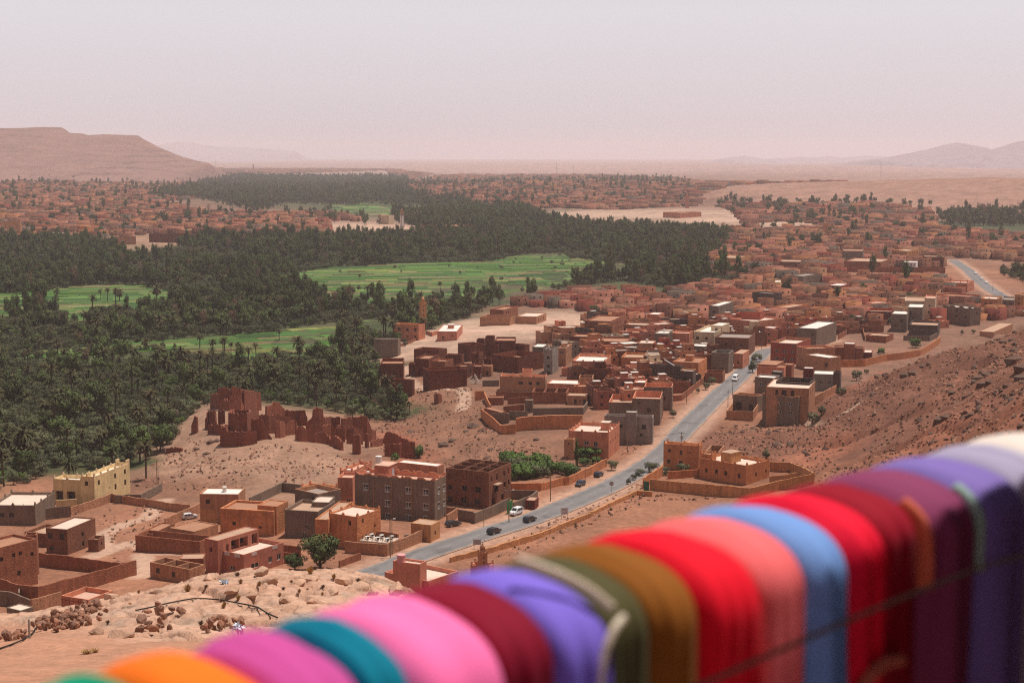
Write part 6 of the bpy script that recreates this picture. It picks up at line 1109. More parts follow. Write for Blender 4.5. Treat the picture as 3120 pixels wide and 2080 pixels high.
PALMS = [palm_meshes(h, nf, fl, s, sk, w) for h, nf, fl, s, sk, w in [(8.5, 44, 3.0, 1, 16, .28), (6.5, 50, 3.1, 2, 10, .30), (10.5, 38, 2.8, 3, 20, .26), (4.5, 54, 3.3, 4, 8, .32), (3.0, 44, 3.0, 5, 4, .32), (9.0, 34, 3.0, 6, 14, .24)]]
BROAD = [(crown_mesh(n, (0, 0, cz), rad, sz, s, mk, cl), trunk_mesh(th, r, s)) for n, cz, rad, sz, s, mk, cl, th, r in [
    (2600, 5.0, (3.0, 3.0, 3.2), .21, 11, 'leaf', 16, 4.2, .22), (2600, 6.0, (2.6, 2.6, 4.2), .21, 12, 'leaf', 18, 5.0, .22), (2400, 4.0, (3.4, 3.4, 2.8), .21, 13, 'leaf', 18, 3.4, .22), (2400, 6.8, (2.0, 2.0, 5.0), .2, 14, 'leaf', 18, 5.6, .2), (900, 6.4, (2.4, 2.4, 4.0), .15, 15, 'bare', 18, 6.0, .18)]]
OLIVE = [(crown_mesh(n, (0, 0, cz), rad, sz, s, mk, cl), trunk_mesh(th, .18, s, 4, 1.2)) for n, cz, rad, sz, s, mk, cl, th in [(1900, 2.4, (2.4, 2.4, 2.0), .15, 21, 'olive', 14, 2.2), (1900, 2.0, (2.8, 2.8, 1.7), .15, 22, 'olive', 15, 1.9), (1800, 2.7, (2.1, 2.1, 2.4), .15, 23, 'olive', 14, 2.5), (1600, 2.0, (2.2, 2.2, 1.7), .14, 24, 'bright', 12, 1.8)]]
def scatter(name, protos, P, idx, scl, rot):
    """one object of kind stuff: the meshes of PROTOS set on points by geometry nodes"""
    me = bpy.data.meshes.new(name); me.vertices.add(len(P)); me.vertices.foreach_set('co', np.asarray(P, np.float32).ravel())
    for nm, ty, dt, f in (('idx', 'INT', idx, 'value'), ('rot', 'FLOAT_VECTOR', rot, 'vector'), ('scl', 'FLOAT_VECTOR', scl, 'vector')):
        a = me.attributes.new(nm, ty, 'POINT'); a.data.foreach_set(f, np.asarray(dt, np.int32 if ty == 'INT' else np.float32).ravel())
    o = link(name, me); o['kind'] = 'stuff'; md = o.modifiers.new('scatter', 'NODES'); ng = bpy.data.node_groups.new(name, 'GeometryNodeTree'); md.node_group = ng
    ng.interface.new_socket('Geometry', in_out='INPUT', socket_type='NodeSocketGeometry'); ng.interface.new_socket('Geometry', in_out='OUTPUT', socket_type='NodeSocketGeometry')
    N, L = ng.nodes, ng.links; gi = N.new('NodeGroupInput'); go = N.new('NodeGroupOutput'); jn = N.new('GeometryNodeJoinGeometry')
    def attr(nm, ty): a = N.new('GeometryNodeInputNamedAttribute'); a.data_type = ty; a.inputs['Name'].default_value = nm; return a.outputs['Attribute']
    ai, ar, as_ = attr('idx', 'INT'), attr('rot', 'FLOAT_VECTOR'), attr('scl', 'FLOAT_VECTOR'); er = N.new('FunctionNodeEulerToRotation'); L.new(ar, er.inputs[0])
    for i, pm in enumerate(protos):
        po = bpy.data.objects.new(name + '_source', pm); oi = N.new('GeometryNodeObjectInfo'); oi.inputs['Object'].default_value = po; oi.transform_space = 'ORIGINAL'; gt = N.new('GeometryNodeGeometryToInstance'); L.new(oi.outputs['Geometry'], gt.inputs[0])
        cp = N.new('FunctionNodeCompare'); cp.data_type = 'INT'; cp.operation = 'EQUAL'; L.new(ai, cp.inputs[2]); cp.inputs[3].default_value = i; ip = N.new('GeometryNodeInstanceOnPoints')
        L.new(gi.outputs[0], ip.inputs['Points']); L.new(cp.outputs[0], ip.inputs['Selection']); L.new(gt.outputs[0], ip.inputs['Instance']); L.new(er.outputs[0], ip.inputs['Rotation']); L.new(as_, ip.inputs['Scale']); L.new(ip.outputs[0], jn.inputs[0])
    L.new(jn.outputs[0], go.inputs[0]); return o
def joined(c, t):
    """crown and trunk as one mesh for the distant mass"""
    a = np.empty(len(c.vertices) * 3, np.float32); c.vertices.foreach_get('co', a); V = [a.reshape(-1, 3)]; b = np.empty(len(t.vertices) * 3, np.float32); t.vertices.foreach_get('co', b); V.append(b.reshape(-1, 3)); f = np.array([list(p.vertices) for p in c.polygons]); g = np.array([list(p.vertices) for p in t.polygons if len(p.vertices) == 4]) + len(V[0])
    me = np_mesh('tree', np.vstack(V), np.vstack([f, g]), []); me.materials.append(c.materials[0]); me.materials.append(M['trunk']); me.polygons.foreach_set('material_index', np.concatenate([np.zeros(len(f), np.int32), np.ones(len(g), np.int32)])); return me
G1 = [(-80, 738), (270, 742), (330, 762), (440, 775), (520, 765), (620, 738), (900, 732), (1200, 728), (1420, 708), (1300, 700), (1225, 690), (1180, 655), (1000, 642), (1380, 640), (1560, 640), (1720, 690), (1900, 700), (2240, 722), (2190, 775), (2120, 850), (2200, 872), (2050, 895), (1900, 860), (1790, 875), (1550, 905), (1490, 935), (1470, 962), (1420, 985), (1340, 1000), (1240, 1075), (1150, 1085), (1160, 1170), (1250, 1235), (1250, 1285), (1140, 1300), (1000, 1250), (880, 1245), (800, 1240), (690, 1190), (640, 1200), (640, 1260), (570, 1310), (520, 1380), (400, 1440), (330, 1435), (200, 1425), (80, 1480), (-80, 1510)]
G2 = [px('I', p) for p in [(950, 560), (1010, 520), (1300, 455), (1300, 400), (1700, 360), (2352, 390), (2352, 620), (2180, 600), (1880, 575), (1700, 640), (1600, 620), (1300, 560)]] 
G2b = [(1080, 535), (1250, 540), (1230, 575), (1300, 605), (1430, 612), (1470, 640), (1400, 650), (1180, 648), (1080, 620)]; G3 = [(2850, 655), (3180, 640), (3180, 690), (2880, 692)]; G4 = [(2190, 615), (2600, 608), (2840, 628), (2840, 645), (2500, 632), (2190, 640)]; G5 = [(2080, 870), (2110, 845), (2230, 840), (2350, 860), (2300, 885), (2200, 895)]; G6 = [(3010, 815), (3160, 840), (3160, 905), (3060, 870)]
pts = []
for poly, sp, Dm, DM, keep, sd in [([G1], 4.6, 330, 2700, .93, 1), ([G2, G2b], 7.4, 2100, 6000, .8, 2), ([G3], 6.5, 1900, 3400, .8, 3), ([G4], 9, 1900, 3400, .12, 6), ([T1, T2, V3], 20, 1500, 5500, .34, 7), ([V2, V1], 15, 550, 2000, .16, 8), ([G5], 5.5, 900, 1500, .75, 4), ([G6], 5.5, 800, 1400, .8, 5)]:
    X, Y, Z, u, v = cells(poly, sp, Dm, DM, zref=1.0 if sd in (1, 4, 5) else 99, fuzz={1: 22, 2: 110, 3: 50}.get(sd, 0), jit=.48, keep=keep, seed=sd + 40); bad = np.zeros(X.shape, bool)
    for fk, f in FP.items():
        for hh in ((0, 4, 8) if fk in ('far', 'left') else (0, 3) if fk == 'great' else (0, 5)): uu, vv = proj(X, Y, Z + hh); bad |= inpoly(uu, vv, f)
    if sd != 1: bad |= fbm(X / 45, Y / 70, 3, 200) < (-.25 if sd != 3 else -.05)
    bad |= ~free(X, Y, 1.0) & (Y < 1000); Z = tz(X, Y)
    pts += list(zip(X[~bad], Y[~bad], Z[~bad], u[~bad], v[~bad]))
pts = np.array(pts); pts = pts[np.argsort(pts[:, 1])]; rg = np.random.default_rng(21); n = len(pts); print('trees', n)
dens = fbm(pts[:, 0] / 60, pts[:, 1] / 90, 3, 300); pp = np.where(pts[:, 4] > 985, .11, .03); r_ = rg.random(n); poplar = (dens > .02) & (pts[:, 4] < 1010) | (pts[:, 4] < 760)
kind = np.where(r_ < pp, 0, np.where(poplar, 1, 2)); kind[(kind == 1) & (rg.random(n) < .22)] = 2; kind[(kind == 2) & (rg.random(n) < .07)] = 1
sub = np.where(kind == 0, rg.choice(6, n, p=[.25, .25, .15, .17, .1, .08]), np.where(kind == 1, rg.choice(5, n, p=[.3, .24, .24, .17, .05]), rg.choice(4, n, p=[.33, .31, .24, .12])))
scl = .6 + .85 * rg.random(n) ** 1.3; scl[kind == 1] *= 1.22; yaw = rg.uniform(0, 6.28, n); used = np.zeros(n, bool)
TREE = [('palm_tree', 'palm', 'palm', PALMS, 'date palms of the oasis', ['tall shaggy date palm', 'mid height bushy date palm', 'tallest thin trunked date palm', 'short full date palm', 'young trunkless date palm', 'tall sparse date palm']),
        ('broadleaf_tree', 'tree', 'tree', BROAD, 'broadleaf trees of the oasis', ['round dark broadleaf tree', 'tall oval broadleaf tree', 'broad low broadleaf tree', 'slender poplar like tree', 'bare reddish twiggy tree']), ('olive_tree', 'olive tree', 'tree', OLIVE, 'olive and almond trees of the oasis', ['grey green olive tree', 'low spreading olive tree', 'upright olive tree', 'bright green almond tree'])]
def tree_thing(k, s, loc, sc_, yw, cands, group):
    nm, cat, _, pr, grp, _l = TREE[k]; o = thing(nm, cat, cands, loc, group or grp, anchor=(loc[0], loc[1], loc[2] + 5)); o.rotation_euler = (0, 0, yw); o.scale = (sc_,) * 3 if not hasattr(sc_, '__len__') else sc_; link('trunk', pr[s][1], o); link('crown', pr[s][0], o); return o
for k in range(3):
    ids = np.where(kind == k)[0][:(285, 275, 270)[k]]; used[ids] = True
    for i in ids:
        x, y, z, u, v = pts[i]; d = TREE[k][5][sub[i]]; rl = near_lm(u, v); tree_thing(k, sub[i], (x, y, z), scl[i], yaw[i], [d + ' ' + rl, ('small ' if scl[i] < .9 else 'big ' if scl[i] > 1.1 else 'medium ') + d + ' ' + rl, ('small ' if scl[i] < .9 else 'big ' if scl[i] > 1.1 else 'medium ') + d + ' ' + rl], None)
for k, nm in ((0, 'palm_grove'), (1, 'grove_woodland'), (2, 'olive_grove')):
    m = (kind == k) & ~used; protos = [joined(*p) for p in TREE[k][3]]; K = m.sum(); R = np.stack([np.zeros(K), np.zeros(K), yaw[m]], -1); S = np.repeat(scl[m][:, None], 3, 1) * np.where(pts[m][:, 1:2] > 2000, 1.12, 1.0); scatter(nm, protos, pts[m][:, :3], sub[m], S, R)
# low trees and bushes along the banks of the great field
X, Y, Z, u, v = cells([FP['great']], 17, 900, 1700, zref=1.0, jit=.5, keep=.20, seed=77); hx = fbm(X / 50, Y / 30, 2, 400) > -.1
for i in np.where(hx)[0]: x_, y_ = X[i], Y[i]; k_ = 2 if rg.random() < .75 else 0; s_ = int(rg.choice([0, 1, 2] if k_ == 2 else [0, 1, 3])); tree_thing(k_, s_, (x_, y_, Z[i]), rg.uniform(.5, 1.0), rg.uniform(0, 6), [TREE[k_][5][s_] + ' alone in the great green field'], 'trees in the great field')
# measured single trees: crop, x, base y, height px, width factor, kind, sub
def tree_at(crop, p, hpx, k, s, lab, wf=1.0, grp='garden and roadside trees', nat=None):
    h = hit(*px(crop, p), 200); Hm = hpx / CR[crop][2] * h[1] / F; nat = nat or {0: [11.5, 9.5, 13.5, 7.5, 6, 12], 1: [8.8, 10.8, 7.2, 12.6, 10.4], 2: [4.9, 4.1, 5.7, 3.9]}[k][s]; z = Hm / nat; o = tree_thing(k, s, h, (z * wf, z * wf, z), random.uniform(0, 6), lab, grp); return o
BIG = crown_mesh(4200, (0, 0, 5.0), (3.6, 3.6, 3.6), .22, 31, 'leaf', 26); BROAD.append((BIG, trunk_mesh(4.0, .28, 31, 6, 2.0))); DENSE = crown_mesh(2600, (0, 0, 1.7), (1.5, 1.5, 1.7), .13, 32, 'leaf', 22); BROAD.append((DENSE, trunk_mesh(1.2, .12, 32, 3, .5)))
CY = crown_mesh(1500, (0, 0, 4.6), (.62, .62, 4.8), .14, 33, 'leaf', 30); BROAD.append((CY, trunk_mesh(2, .12, 33, 1, .1))); GRD = crown_mesh(2200, (0, 0, 2.2), (2.6, 2.6, 2.1), .2, 34, 'bright', 18); BROAD.append((GRD, trunk_mesh(1.6, .12, 34, 4, 1.2)))
tree_at('B', (1070, 1250), 390, 1, 5, 'big feathery dark green tree in the yard beside the orange house', nat=9, wf=1.3); tree_at('B', (850, 1245), 175, 1, 5, 'smaller dark green tree left of the big feathery tree', nat=9, wf=1.6)
tree_at('D', (555, 1395), 145, 1, 6, 'dense round dark bush right of the last ruin', nat=3.5, wf=.95); tree_at('E', (1122, 1545), 405, 1, 7, 'slim dark cypress in the walled garden', nat=9.6, wf=.8)
tree_at('N', (2070, 905), 95, 2, 3, 'green bush behind the large grey house stair hut'); tree_at('F', (525, 850), 125, 2, 0, 'small green roadside tree left of the orange farmhouse'); tree_at('F', (440, 880), 80, 2, 1, 'low green roadside bush between two others'); tree_at('F', (335, 960), 85, 2, 2, 'dense green roadside bush nearest the speed sign'); tree_at('F', (385, 920), 75, 2, 0, 'green roadside shrub in the row before the farm wall'); tree_at('F', (580, 810), 60, 2, 1, 'low bush at the end of the roadside row by the farm wall')
tree_at('F', (820, 875), 145, 2, 0, 'olive tree inside the farm yard beside the window'); tree_at('F', (655, 870), 90, 2, 1, 'small dark tree in the corner of the farm yard'); tree_at('F', (1570, 735), 125, 2, 2, 'round green tree behind the orange farmhouse'); tree_at('F', (190, 830), 120, 2, 0, 'bushy green tree beside the salmon house wall'); tree_at('F', (735, 360), 105, 2, 2, 'green tree in front of the tall grey house by the road')
for i, (x, y, h) in enumerate([(1030, 110, 90), (1085, 60, 80), (960, 140, 70)]): tree_at('F', (x, y), h, 2, i, ['roadside tree closest to the white minibus', 'roadside tree behind the mud roadside wall', 'low tree before the mud roadside wall'][i])
for i, (x, y, h, t) in enumerate([(2050, 1040, 140, 'umbrella shaped tree on the gravel yard'), (1030, 850, 110, 'leafy tree at the road bend'), (985, 960, 170, 'tall willow like tree at the road corner'), (2150, 975, 70, 'bush under the long orange wall'), (1890, 1190, 100, 'scrubby tree beside the tan retaining wall'), (1690, 1390, 130, 'dark bush behind the big grey brown house'), (1600, 1480, 150, 'dark shrub at the foot of the big grey brown house')]): tree_at('G', (x, y), h, 2, i % 3, t)
for i, (x, y, h, t) in enumerate([(1010, 730, 120, 'bright green garden tree behind the orange hillside wall'), (640, 800, 80, 'green garden bushes behind the orange hillside wall'), (1500, 590, 70, 'garden shrub below the broad grey house'), (1620, 580, 60, 'small garden shrub by the tan workshop'), (1265, 410, 90, 'dark tree between cream tower and broad grey house'), (330, 470, 130, 'dark pointed tree in the yard of the red house')]): tree_at('H', (x, y), h, 1 if 'bright' in t or 'bushes' in t else 2, 8 if 'bright' in t or 'bushes' in t else i % 3, t, nat=4.3 if 'bright' in t or 'bushes' in t else None)
g_ = random.Random(8); k = 0
GP = [(425, 1400), (560, 1420), (700, 1400), (860, 1430), (880, 1500), (1010, 1470), (1090, 1490), (1090, 1565), (900, 1580), (500, 1575)]
while k < 46:
    x, y = g_.uniform(420, 1100), g_.uniform(1395, 1580)
    if not inpoly([x], [y], GP)[0]: continue
    u_, v_ = px('E', (x, y)); t = g_.random(); tree_at('E', (x, y + 30), g_.uniform(90, 170), 1 if t < .6 else 2, 8 if t < .6 else g_.choice([0, 1, 2, 3]), [('bright leafy' if t < .6 else 'dark leafy') + ' tree in the walled garden', ('bright leafy' if t < .6 else 'dark leafy') + ' tree in the walled garden ' + ('by its roadside wall' if y > 1500 else 'near its rocky upper edge')], nat=4.3 if t < .6 else None, wf=1.25, grp='trees of the walled garden'); k += 1
for i, (x, y, h) in enumerate([(1180, 1400, 130), (1270, 1400, 130), (1350, 1380, 110), (1200, 1470, 90), (1300, 1450, 80)]): tree_at('E', (x, y), h, 1, 8, 'bright leafy tree under the salmon house balcony', nat=4.3, wf=1.3, grp='trees of the walled garden')
for i, (c, x, y, h, s) in enumerate([('L', 575, 1330, 250, 0), ('L', 390, 1330, 200, 1), ('L', 720, 1360, 200, 0), ('L', 905, 1310, 190, 0), ('L', 1060, 1085, 190, 1), ('L', 1280, 1100, 210, 1), ('L', 1640, 1270, 190, 1), ('L', 1230, 1345, 190, 0), ('L', 1790, 1030, 200, 5), ('L', 1840, 990, 110, 0), ('L', 1890, 970, 90, 1), ('L', 1590, 950, 150, 1), ('L', 455, 540, 90, 3), ('L', 800, 560, 100, 0), ('L', 855, 575, 130, 0), ('L', 950, 570, 120, 3), ('L', 1250, 560, 130, 3),
                                         ('M', 1405, 1200, 250, 0), ('M', 1065, 1140, 220, 2), ('M', 990, 1110, 170, 0), ('M', 735, 1200, 150, 2), ('M', 75, 1130, 170, 1), ('M', 210, 890, 190, 5), ('M', 270, 860, 110, 0), ('M', 330, 850, 100, 1), ('M', 800, 860, 170, 3), ('M', 655, 750, 110, 1), ('M', 1850, 490, 120, 0), ('M', 1895, 500, 130, 0), ('M', 1190, 400, 100, 1), ('M', 1240, 410, 110, 3), ('D', 120, 810, 300, 2), ('A', 895, 320, 270, 0), ('A', 420, 320, 150, 3), ('A', 130, 220, 180, 3), ('A', 30, 180, 170, 3)]):
    u_, v_ = px(c, (x, y)); tree_at(c, (x, y), h, 0, s, [TREE[0][5][s] + ' standing clear ' + near_lm(u_, v_)], grp='date palms of the oasis')
# ------------------------------------------------------------------ scrub, stones and boulders on the dry ground
def rock_mesh(seed, k='stone'):
    g = np.random.default_rng(seed); import bmesh; bm = bmesh.new(); bmesh.ops.create_icosphere(bm, subdivisions=1, radius=.5)
    for v in bm.verts: v.co = v.co * g.uniform(.72, 1.15); v.co.z *= .75
    me = bpy.data.meshes.new('stone'); bm.to_mesh(me); bm.free(); me.materials.append(M[k]); return me
ROCKS = [rock_mesh(s) for s in range(50, 56)]
DROCKS = [rock_mesh(s, 'darkstone') for s in range(50, 56)]
def tuft_mesh(n, r, h, mk, seed):
    g = np.random.default_rng(seed); V = []; Fq = []
    for i in range(n):
        a = g.uniform(0, 6.28); q = r * g.uniform(0, .35); b = len(V); o = g.uniform(.3, 1.0) * r; H = h * g.uniform(.6, 1.1) * (1.15 - .5 * o / r); c, s = math.cos(a), math.sin(a); w = .022 * r + .004
        V += [(q * c - w * s, q * s + w * c, -.04), (q * c + w * s, q * s - w * c, -.04), (o * c + w * s, o * s - w * c, H), (o * c - w * s, o * s + w * c, H)]; Fq.append((b, b + 1, b + 2, b + 3))
    return np_mesh('tuft', np.array(V), np.array(Fq), [mk])
def bush_mesh(seed, mk='scrub'): V, Fq = leaf_cloud(110, 1, (0, 0, .25), (.5, .5, .38), .11, seed, clumps=7); return np_mesh('bush', V, Fq, [mk])
DRY = [([(1690, 1530), (1960, 1470), (2080, 1400), (2160, 1330), (2200, 1300), (2430, 1300), (2520, 1230), (2720, 1120), (3180, 980), (3180, 1500), (2600, 1520), (2480, 1480), (2440, 1500), (2200, 1520), (1970, 1530), (1800, 1600), (1600, 1690), (1480, 1700)], 1.15),
       ([(1150, 1200), (1420, 1160), (1480, 1260), (1540, 1340), (1700, 1380), (1720, 1430), (1500, 1420), (1240, 1420), (1080, 1330), (1180, 1290)], 1.3), ([(380, 1480), (560, 1330), (700, 1370), (900, 1350), (1080, 1400), (1060, 1440), (900, 1480), (700, 1530), (500, 1490)], 1.2), ([(200, 1560), (500, 1540), (480, 1640), (300, 1720), (420, 1740), (300, 1620)], 1.6), ([(2020, 1300), (2110, 1230), (1990, 1330), (1900, 1400), (1880, 1380)], 1.4)]
sp_ = []; st_ = []
for i, (poly, s) in enumerate(DRY):
    X, Y, Z, u, v = cells(poly, s, 230, 620, zref=99, jit=.5, keep=1.0, seed=500 + i); m = ~((dist_line(X, Y, ROADC) < 6) | inpoly(u, v, [(1950, 1440), (2480, 1430), (2500, 1520), (1950, 1530)]) & inpoly(u, v, [(1960, 1455), (2280, 1440), (2480, 1440), (2480, 1480), (2290, 1525), (1960, 1500)]))
    X, Y = X[m], Y[m]; Z = tz(X, Y); g = np.random.default_rng(600 + i); dn = fbm(X / 12, Y / 12, 4, 700 + i); r = g.random(len(X))
    a = r < np.clip((.10 if i == 2 else .15) + .26 * dn, .015, .4); b = (r > .55) & (r < .55 + np.clip(.25 + .45 * dn, .03, .45)); sp_.append(np.stack([X, Y, Z], -1)[a]); st_.append(np.stack([X, Y, Z], -1)[b])
g = np.random.default_rng(5); Pb = np.vstack(sp_); Ps = np.vstack(st_); print('scrub', len(Pb), 'stones', len(Ps))
k = len(Pb); s = .28 + 1.1 * g.random(k) ** 2.4; scatter('scrub', [bush_mesh(61), bush_mesh(62), bush_mesh(63)], Pb, g.integers(3, size=k), np.stack([s, s, s * .85], -1), np.stack([0 * s, 0 * s, g.uniform(0, 6.28, k)], -1))
k = len(Ps); s = g.uniform(.25, 1.0, k) ** 1.6 * 1.3 + .12; scatter('stones', ROCKS, Ps, g.integers(6, size=k), np.stack([s * g.uniform(.8, 1.5, k), s, s * g.uniform(.6, 1, k)], -1), g.uniform(0, 6.28, (k, 3)) * [.15, .15, 1])
X, Y, Z, u, v = cells([[(2450, 1260), (2720, 1125), (3180, 985), (3180, 1480), (2800, 1480), (2500, 1420), (2180, 1330)]], 2.3, 230, 560, zref=99, jit=.5, seed=801); g = np.random.default_rng(9); m = (fbm(X / 16, Y / 16, 4, 810) + .5 * fbm(X / 60, Y / 60, 2, 811) > .20) & (g.random(len(X)) < .55); P_ = np.stack([X, Y, tz(X, Y)], -1)[m]; k = len(P_); s = .5 + 2.4 * g.random(k) ** 3
scatter('rubble', DROCKS, P_, g.integers(6, size=k), np.stack([s * g.uniform(.9, 1.5, k), s, s * g.uniform(.7, 1.1, k)], -1), g.uniform(0, 6.28, (k, 3)) * [.2, .2, 1])
BD = []
for i, (c, x, y, w) in enumerate([('H', 1690, 1010, 190), ('H', 1760, 980, 150), ('H', 1850, 960, 130), ('H', 1720, 1070, 170), ('H', 1800, 1060, 130), ('H', 1640, 1060, 120), ('H', 2080, 800, 260), ('H', 2140, 900, 240), ('H', 2060, 720, 160), ('H', 2130, 1000, 200), ('H', 1280, 1450, 220), ('H', 1350, 1430, 180), ('H', 1070, 1290, 100), ('H', 1690, 1340, 110), ('H', 580, 1410, 80), ('H', 1380, 1100, 110), ('H', 1400, 1180, 110), ('H', 1460, 970, 70), ('H', 900, 980, 150), ('H', 1000, 960, 160), ('H', 1080, 900, 100), ('H', 620, 1000, 130), ('H', 700, 990, 110), ('H', 1890, 810, 70), ('H', 1640, 820, 60), ('H', 1150, 880, 70), ('H', 1940, 1210, 60), ('H', 1800, 1240, 50), ('H', 1840, 650, 90), ('H', 1940, 640, 110), ('H', 2030, 620, 100),
                                  ('E', 130, 1060, 150), ('E', 220, 1110, 110), ('E', 300, 1290, 100), ('E', 260, 1370, 110), ('E', 400, 1300, 70), ('E', 800, 1280, 80), ('E', 740, 1200, 90), ('E', 60, 1120, 80), ('D', 480, 1130, 90), ('D', 800, 1240, 150), ('D', 870, 1200, 120), ('N', 1010, 670, 60), ('N', 420, 700, 110), ('N', 470, 690, 90), ('N', 300, 770, 70), ('N', 380, 810, 90), ('N', 2200, 610, 70), ('F', 900, 120, 60), ('F', 1300, 420, 60), ('F', 1400, 410, 60)]):
    h = hit(*px(c, (x, y + w * .25))); s = w / CR[c][2] * h[1] / F; g_ = random.Random(i); u_, v_ = px(c, (x, y))
    szn = 'huge' if w > 200 else 'large' if w > 125 else 'middling' if w > 85 else 'small'; where = {'H': 'on the red hillside', 'E': 'on the rocky bank', 'D': 'on the slope under the mud quarter', 'N': 'by the ruins', 'F': 'near the road'}[c]
    o = thing('boulder', 'boulder', [f'{szn} weathered brown boulder {where}'], h, 'boulders on the dry slopes', data=None); o.rotation_euler = (g_.uniform(-.2, .2), g_.uniform(-.2, .2), g_.uniform(0, 6)); link('stone', DROCKS[i % 6], o, None, (0, 0, -.06 * s), None, (s, s * .85, s * .9))
def big_rock(seed):
    import bmesh; g = np.random.default_rng(seed); bm = bmesh.new(); bmesh.ops.create_icosphere(bm, subdivisions=3, radius=.5); co = np.array([v.co[:] for v in bm.verts]); d = g.normal(size=(14, 3)); d /= np.linalg.norm(d, axis=1)[:, None]
    for k in range(14): h_ = co @ d[k] - g.uniform(.22, .36); co = co - np.maximum(h_, 0)[:, None] * d[k] * .92
    n_ = fbm(co[:, 0] * 5 + seed, co[:, 1] * 5 + co[:, 2] * 4, 4, seed); co *= (1 + .04 * n_)[:, None]
    for v, c in zip(bm.verts, co): v.co = c
    me = bpy.data.meshes.new('stone'); bm.to_mesh(me); bm.free(); me.materials.append(M['palestone']); return me
BIGR = [big_rock(s) for s in range(80, 85)]
for i, (c, x, y, w, t) in enumerate([('B', 1000, 1290, 130, 'beside the golden tuft on the crest'), ('B', 1270, 1290, 200, 'split by a dark crack near the crest end'), ('B', 1420, 1330, 240, 'rounding off the right end of the crest'), ('B', 1530, 1400, 150, 'at the drop above the road'), ('B', 560, 1225, 170, 'on the crest before the rose pink house'), ('B', 310, 1385, 150, 'beside the pale blue bag'), ('B', 640, 1300, 160, 'low on the middle of the crest'), ('B', 120, 1260, 150, 'on the crest before the roofless shed'), ('B', 1740, 1350, 230, 'alone before the pale pink roadside house'), ('B', 900, 1330, 120, 'below the golden tuft'), ('A', 610, 1070, 130, 'against the salmon panelled building'), ('A', 680, 1020, 110, 'above the red stone heap'), ('A', 730, 1240, 200, 'low and flat right of the red stone heap'), ('A', 590, 1240, 110, 'at the right foot of the red stone heap'), ('A', 1220, 870, 90, 'on the left part of the crest'), ('A', 1050, 930, 90, 'on the descending left crest'), ('A', 940, 1000, 80, 'halfway down the left crest'), ('B', 760, 1480, 150, 'flat in the sun above the teal scarf'), ('B', 1000, 1480, 130, 'flat in the sun above the hot pink scarf'), ('B', 480, 1440, 120, 'flat in the sun above the black cable'), ('B', 1180, 1400, 140, 'broad below the cracked boulder')]):
    u_, v_ = px(c, (x, y)); h = hit_out(u_, v_ + w * .12); s = w / CR[c][2] * h[1] / F; g_ = random.Random(i + 40); o = thing('boulder', 'boulder', 'pale sunlit rock block ' + t, h, 'rock blocks on the outcrop'); o.rotation_euler = (g_.uniform(-.15, .15), g_.uniform(-.15, .15), g_.uniform(0, 6)); link('stone', BIGR[i % 5], o, None, (0, 0, s * .06), None, (s * 1.1, s * .95, s * .75))
# foreground: heap of red stones, loose stones, dry tufts, cable, litter
def heap(pts_, lab, n, smin, smax, seed):
    g = random.Random(seed); base = None; P = []
    for (x, y) in pts_: P.append(hit_out(*px('A', (x, y))))
    c = np.mean(P, 0); o = thing('stone_heap', 'stone heap', lab, c, anchor=c); 
    for i in range(n):
        a, b = g.choice(P), g.choice(P); t = g.random() ** .7; q = a * (1 - t * .5) + b * (t * .5); s = g.uniform(smin, smax); x, y, Z = OUTC; zi = Z[np.clip(int((q[1] - 38) / .16), 0, len(y) - 1), np.clip(int((q[0] + 40) / .16), 0, len(x) - 1)]
        q2 = np.array([q[0] + g.gauss(0, .35), q[1] + g.gauss(0, .35), zi + s * g.uniform(.1, .9)]) - c; st = link('stone', ROCKS[i % 6], o, None, q2, None, (s, s * g.uniform(.7, 1), s * g.uniform(.6, .9))); st.rotation_euler = (g.uniform(0, 6), g.uniform(0, 6), g.uniform(0, 6))
heap([(280, 1230), (330, 1200), (400, 1180), (460, 1150), (520, 1130), (580, 1130), (440, 1230), (350, 1250), (500, 1200)], 'heap of red stones at the left end of the rock outcrop', 165, .24, .58, 1)
heap([(880, 1250), (940, 1240), (980, 1200), (990, 1130), (930, 1280), (1060, 1150)], 'scatter of red stones in the middle of the rock outcrop', 24, .28, .65, 2); heap([(1250, 1260), (1320, 1230), (1400, 1210), (1480, 1205)], 'line of small red stones behind the magenta scarf', 40, .2, .5, 3); heap([(20, 1310), (80, 1300), (130, 1290)], 'few red stones at the lower left edge', 14, .3, .6, 4)
TUFT = [tuft_mesh(120, .42, .62, 'straw', 1), tuft_mesh(110, .42, .40, 'scrub', 2), tuft_mesh(100, .55, .26, 'straw', 3)]
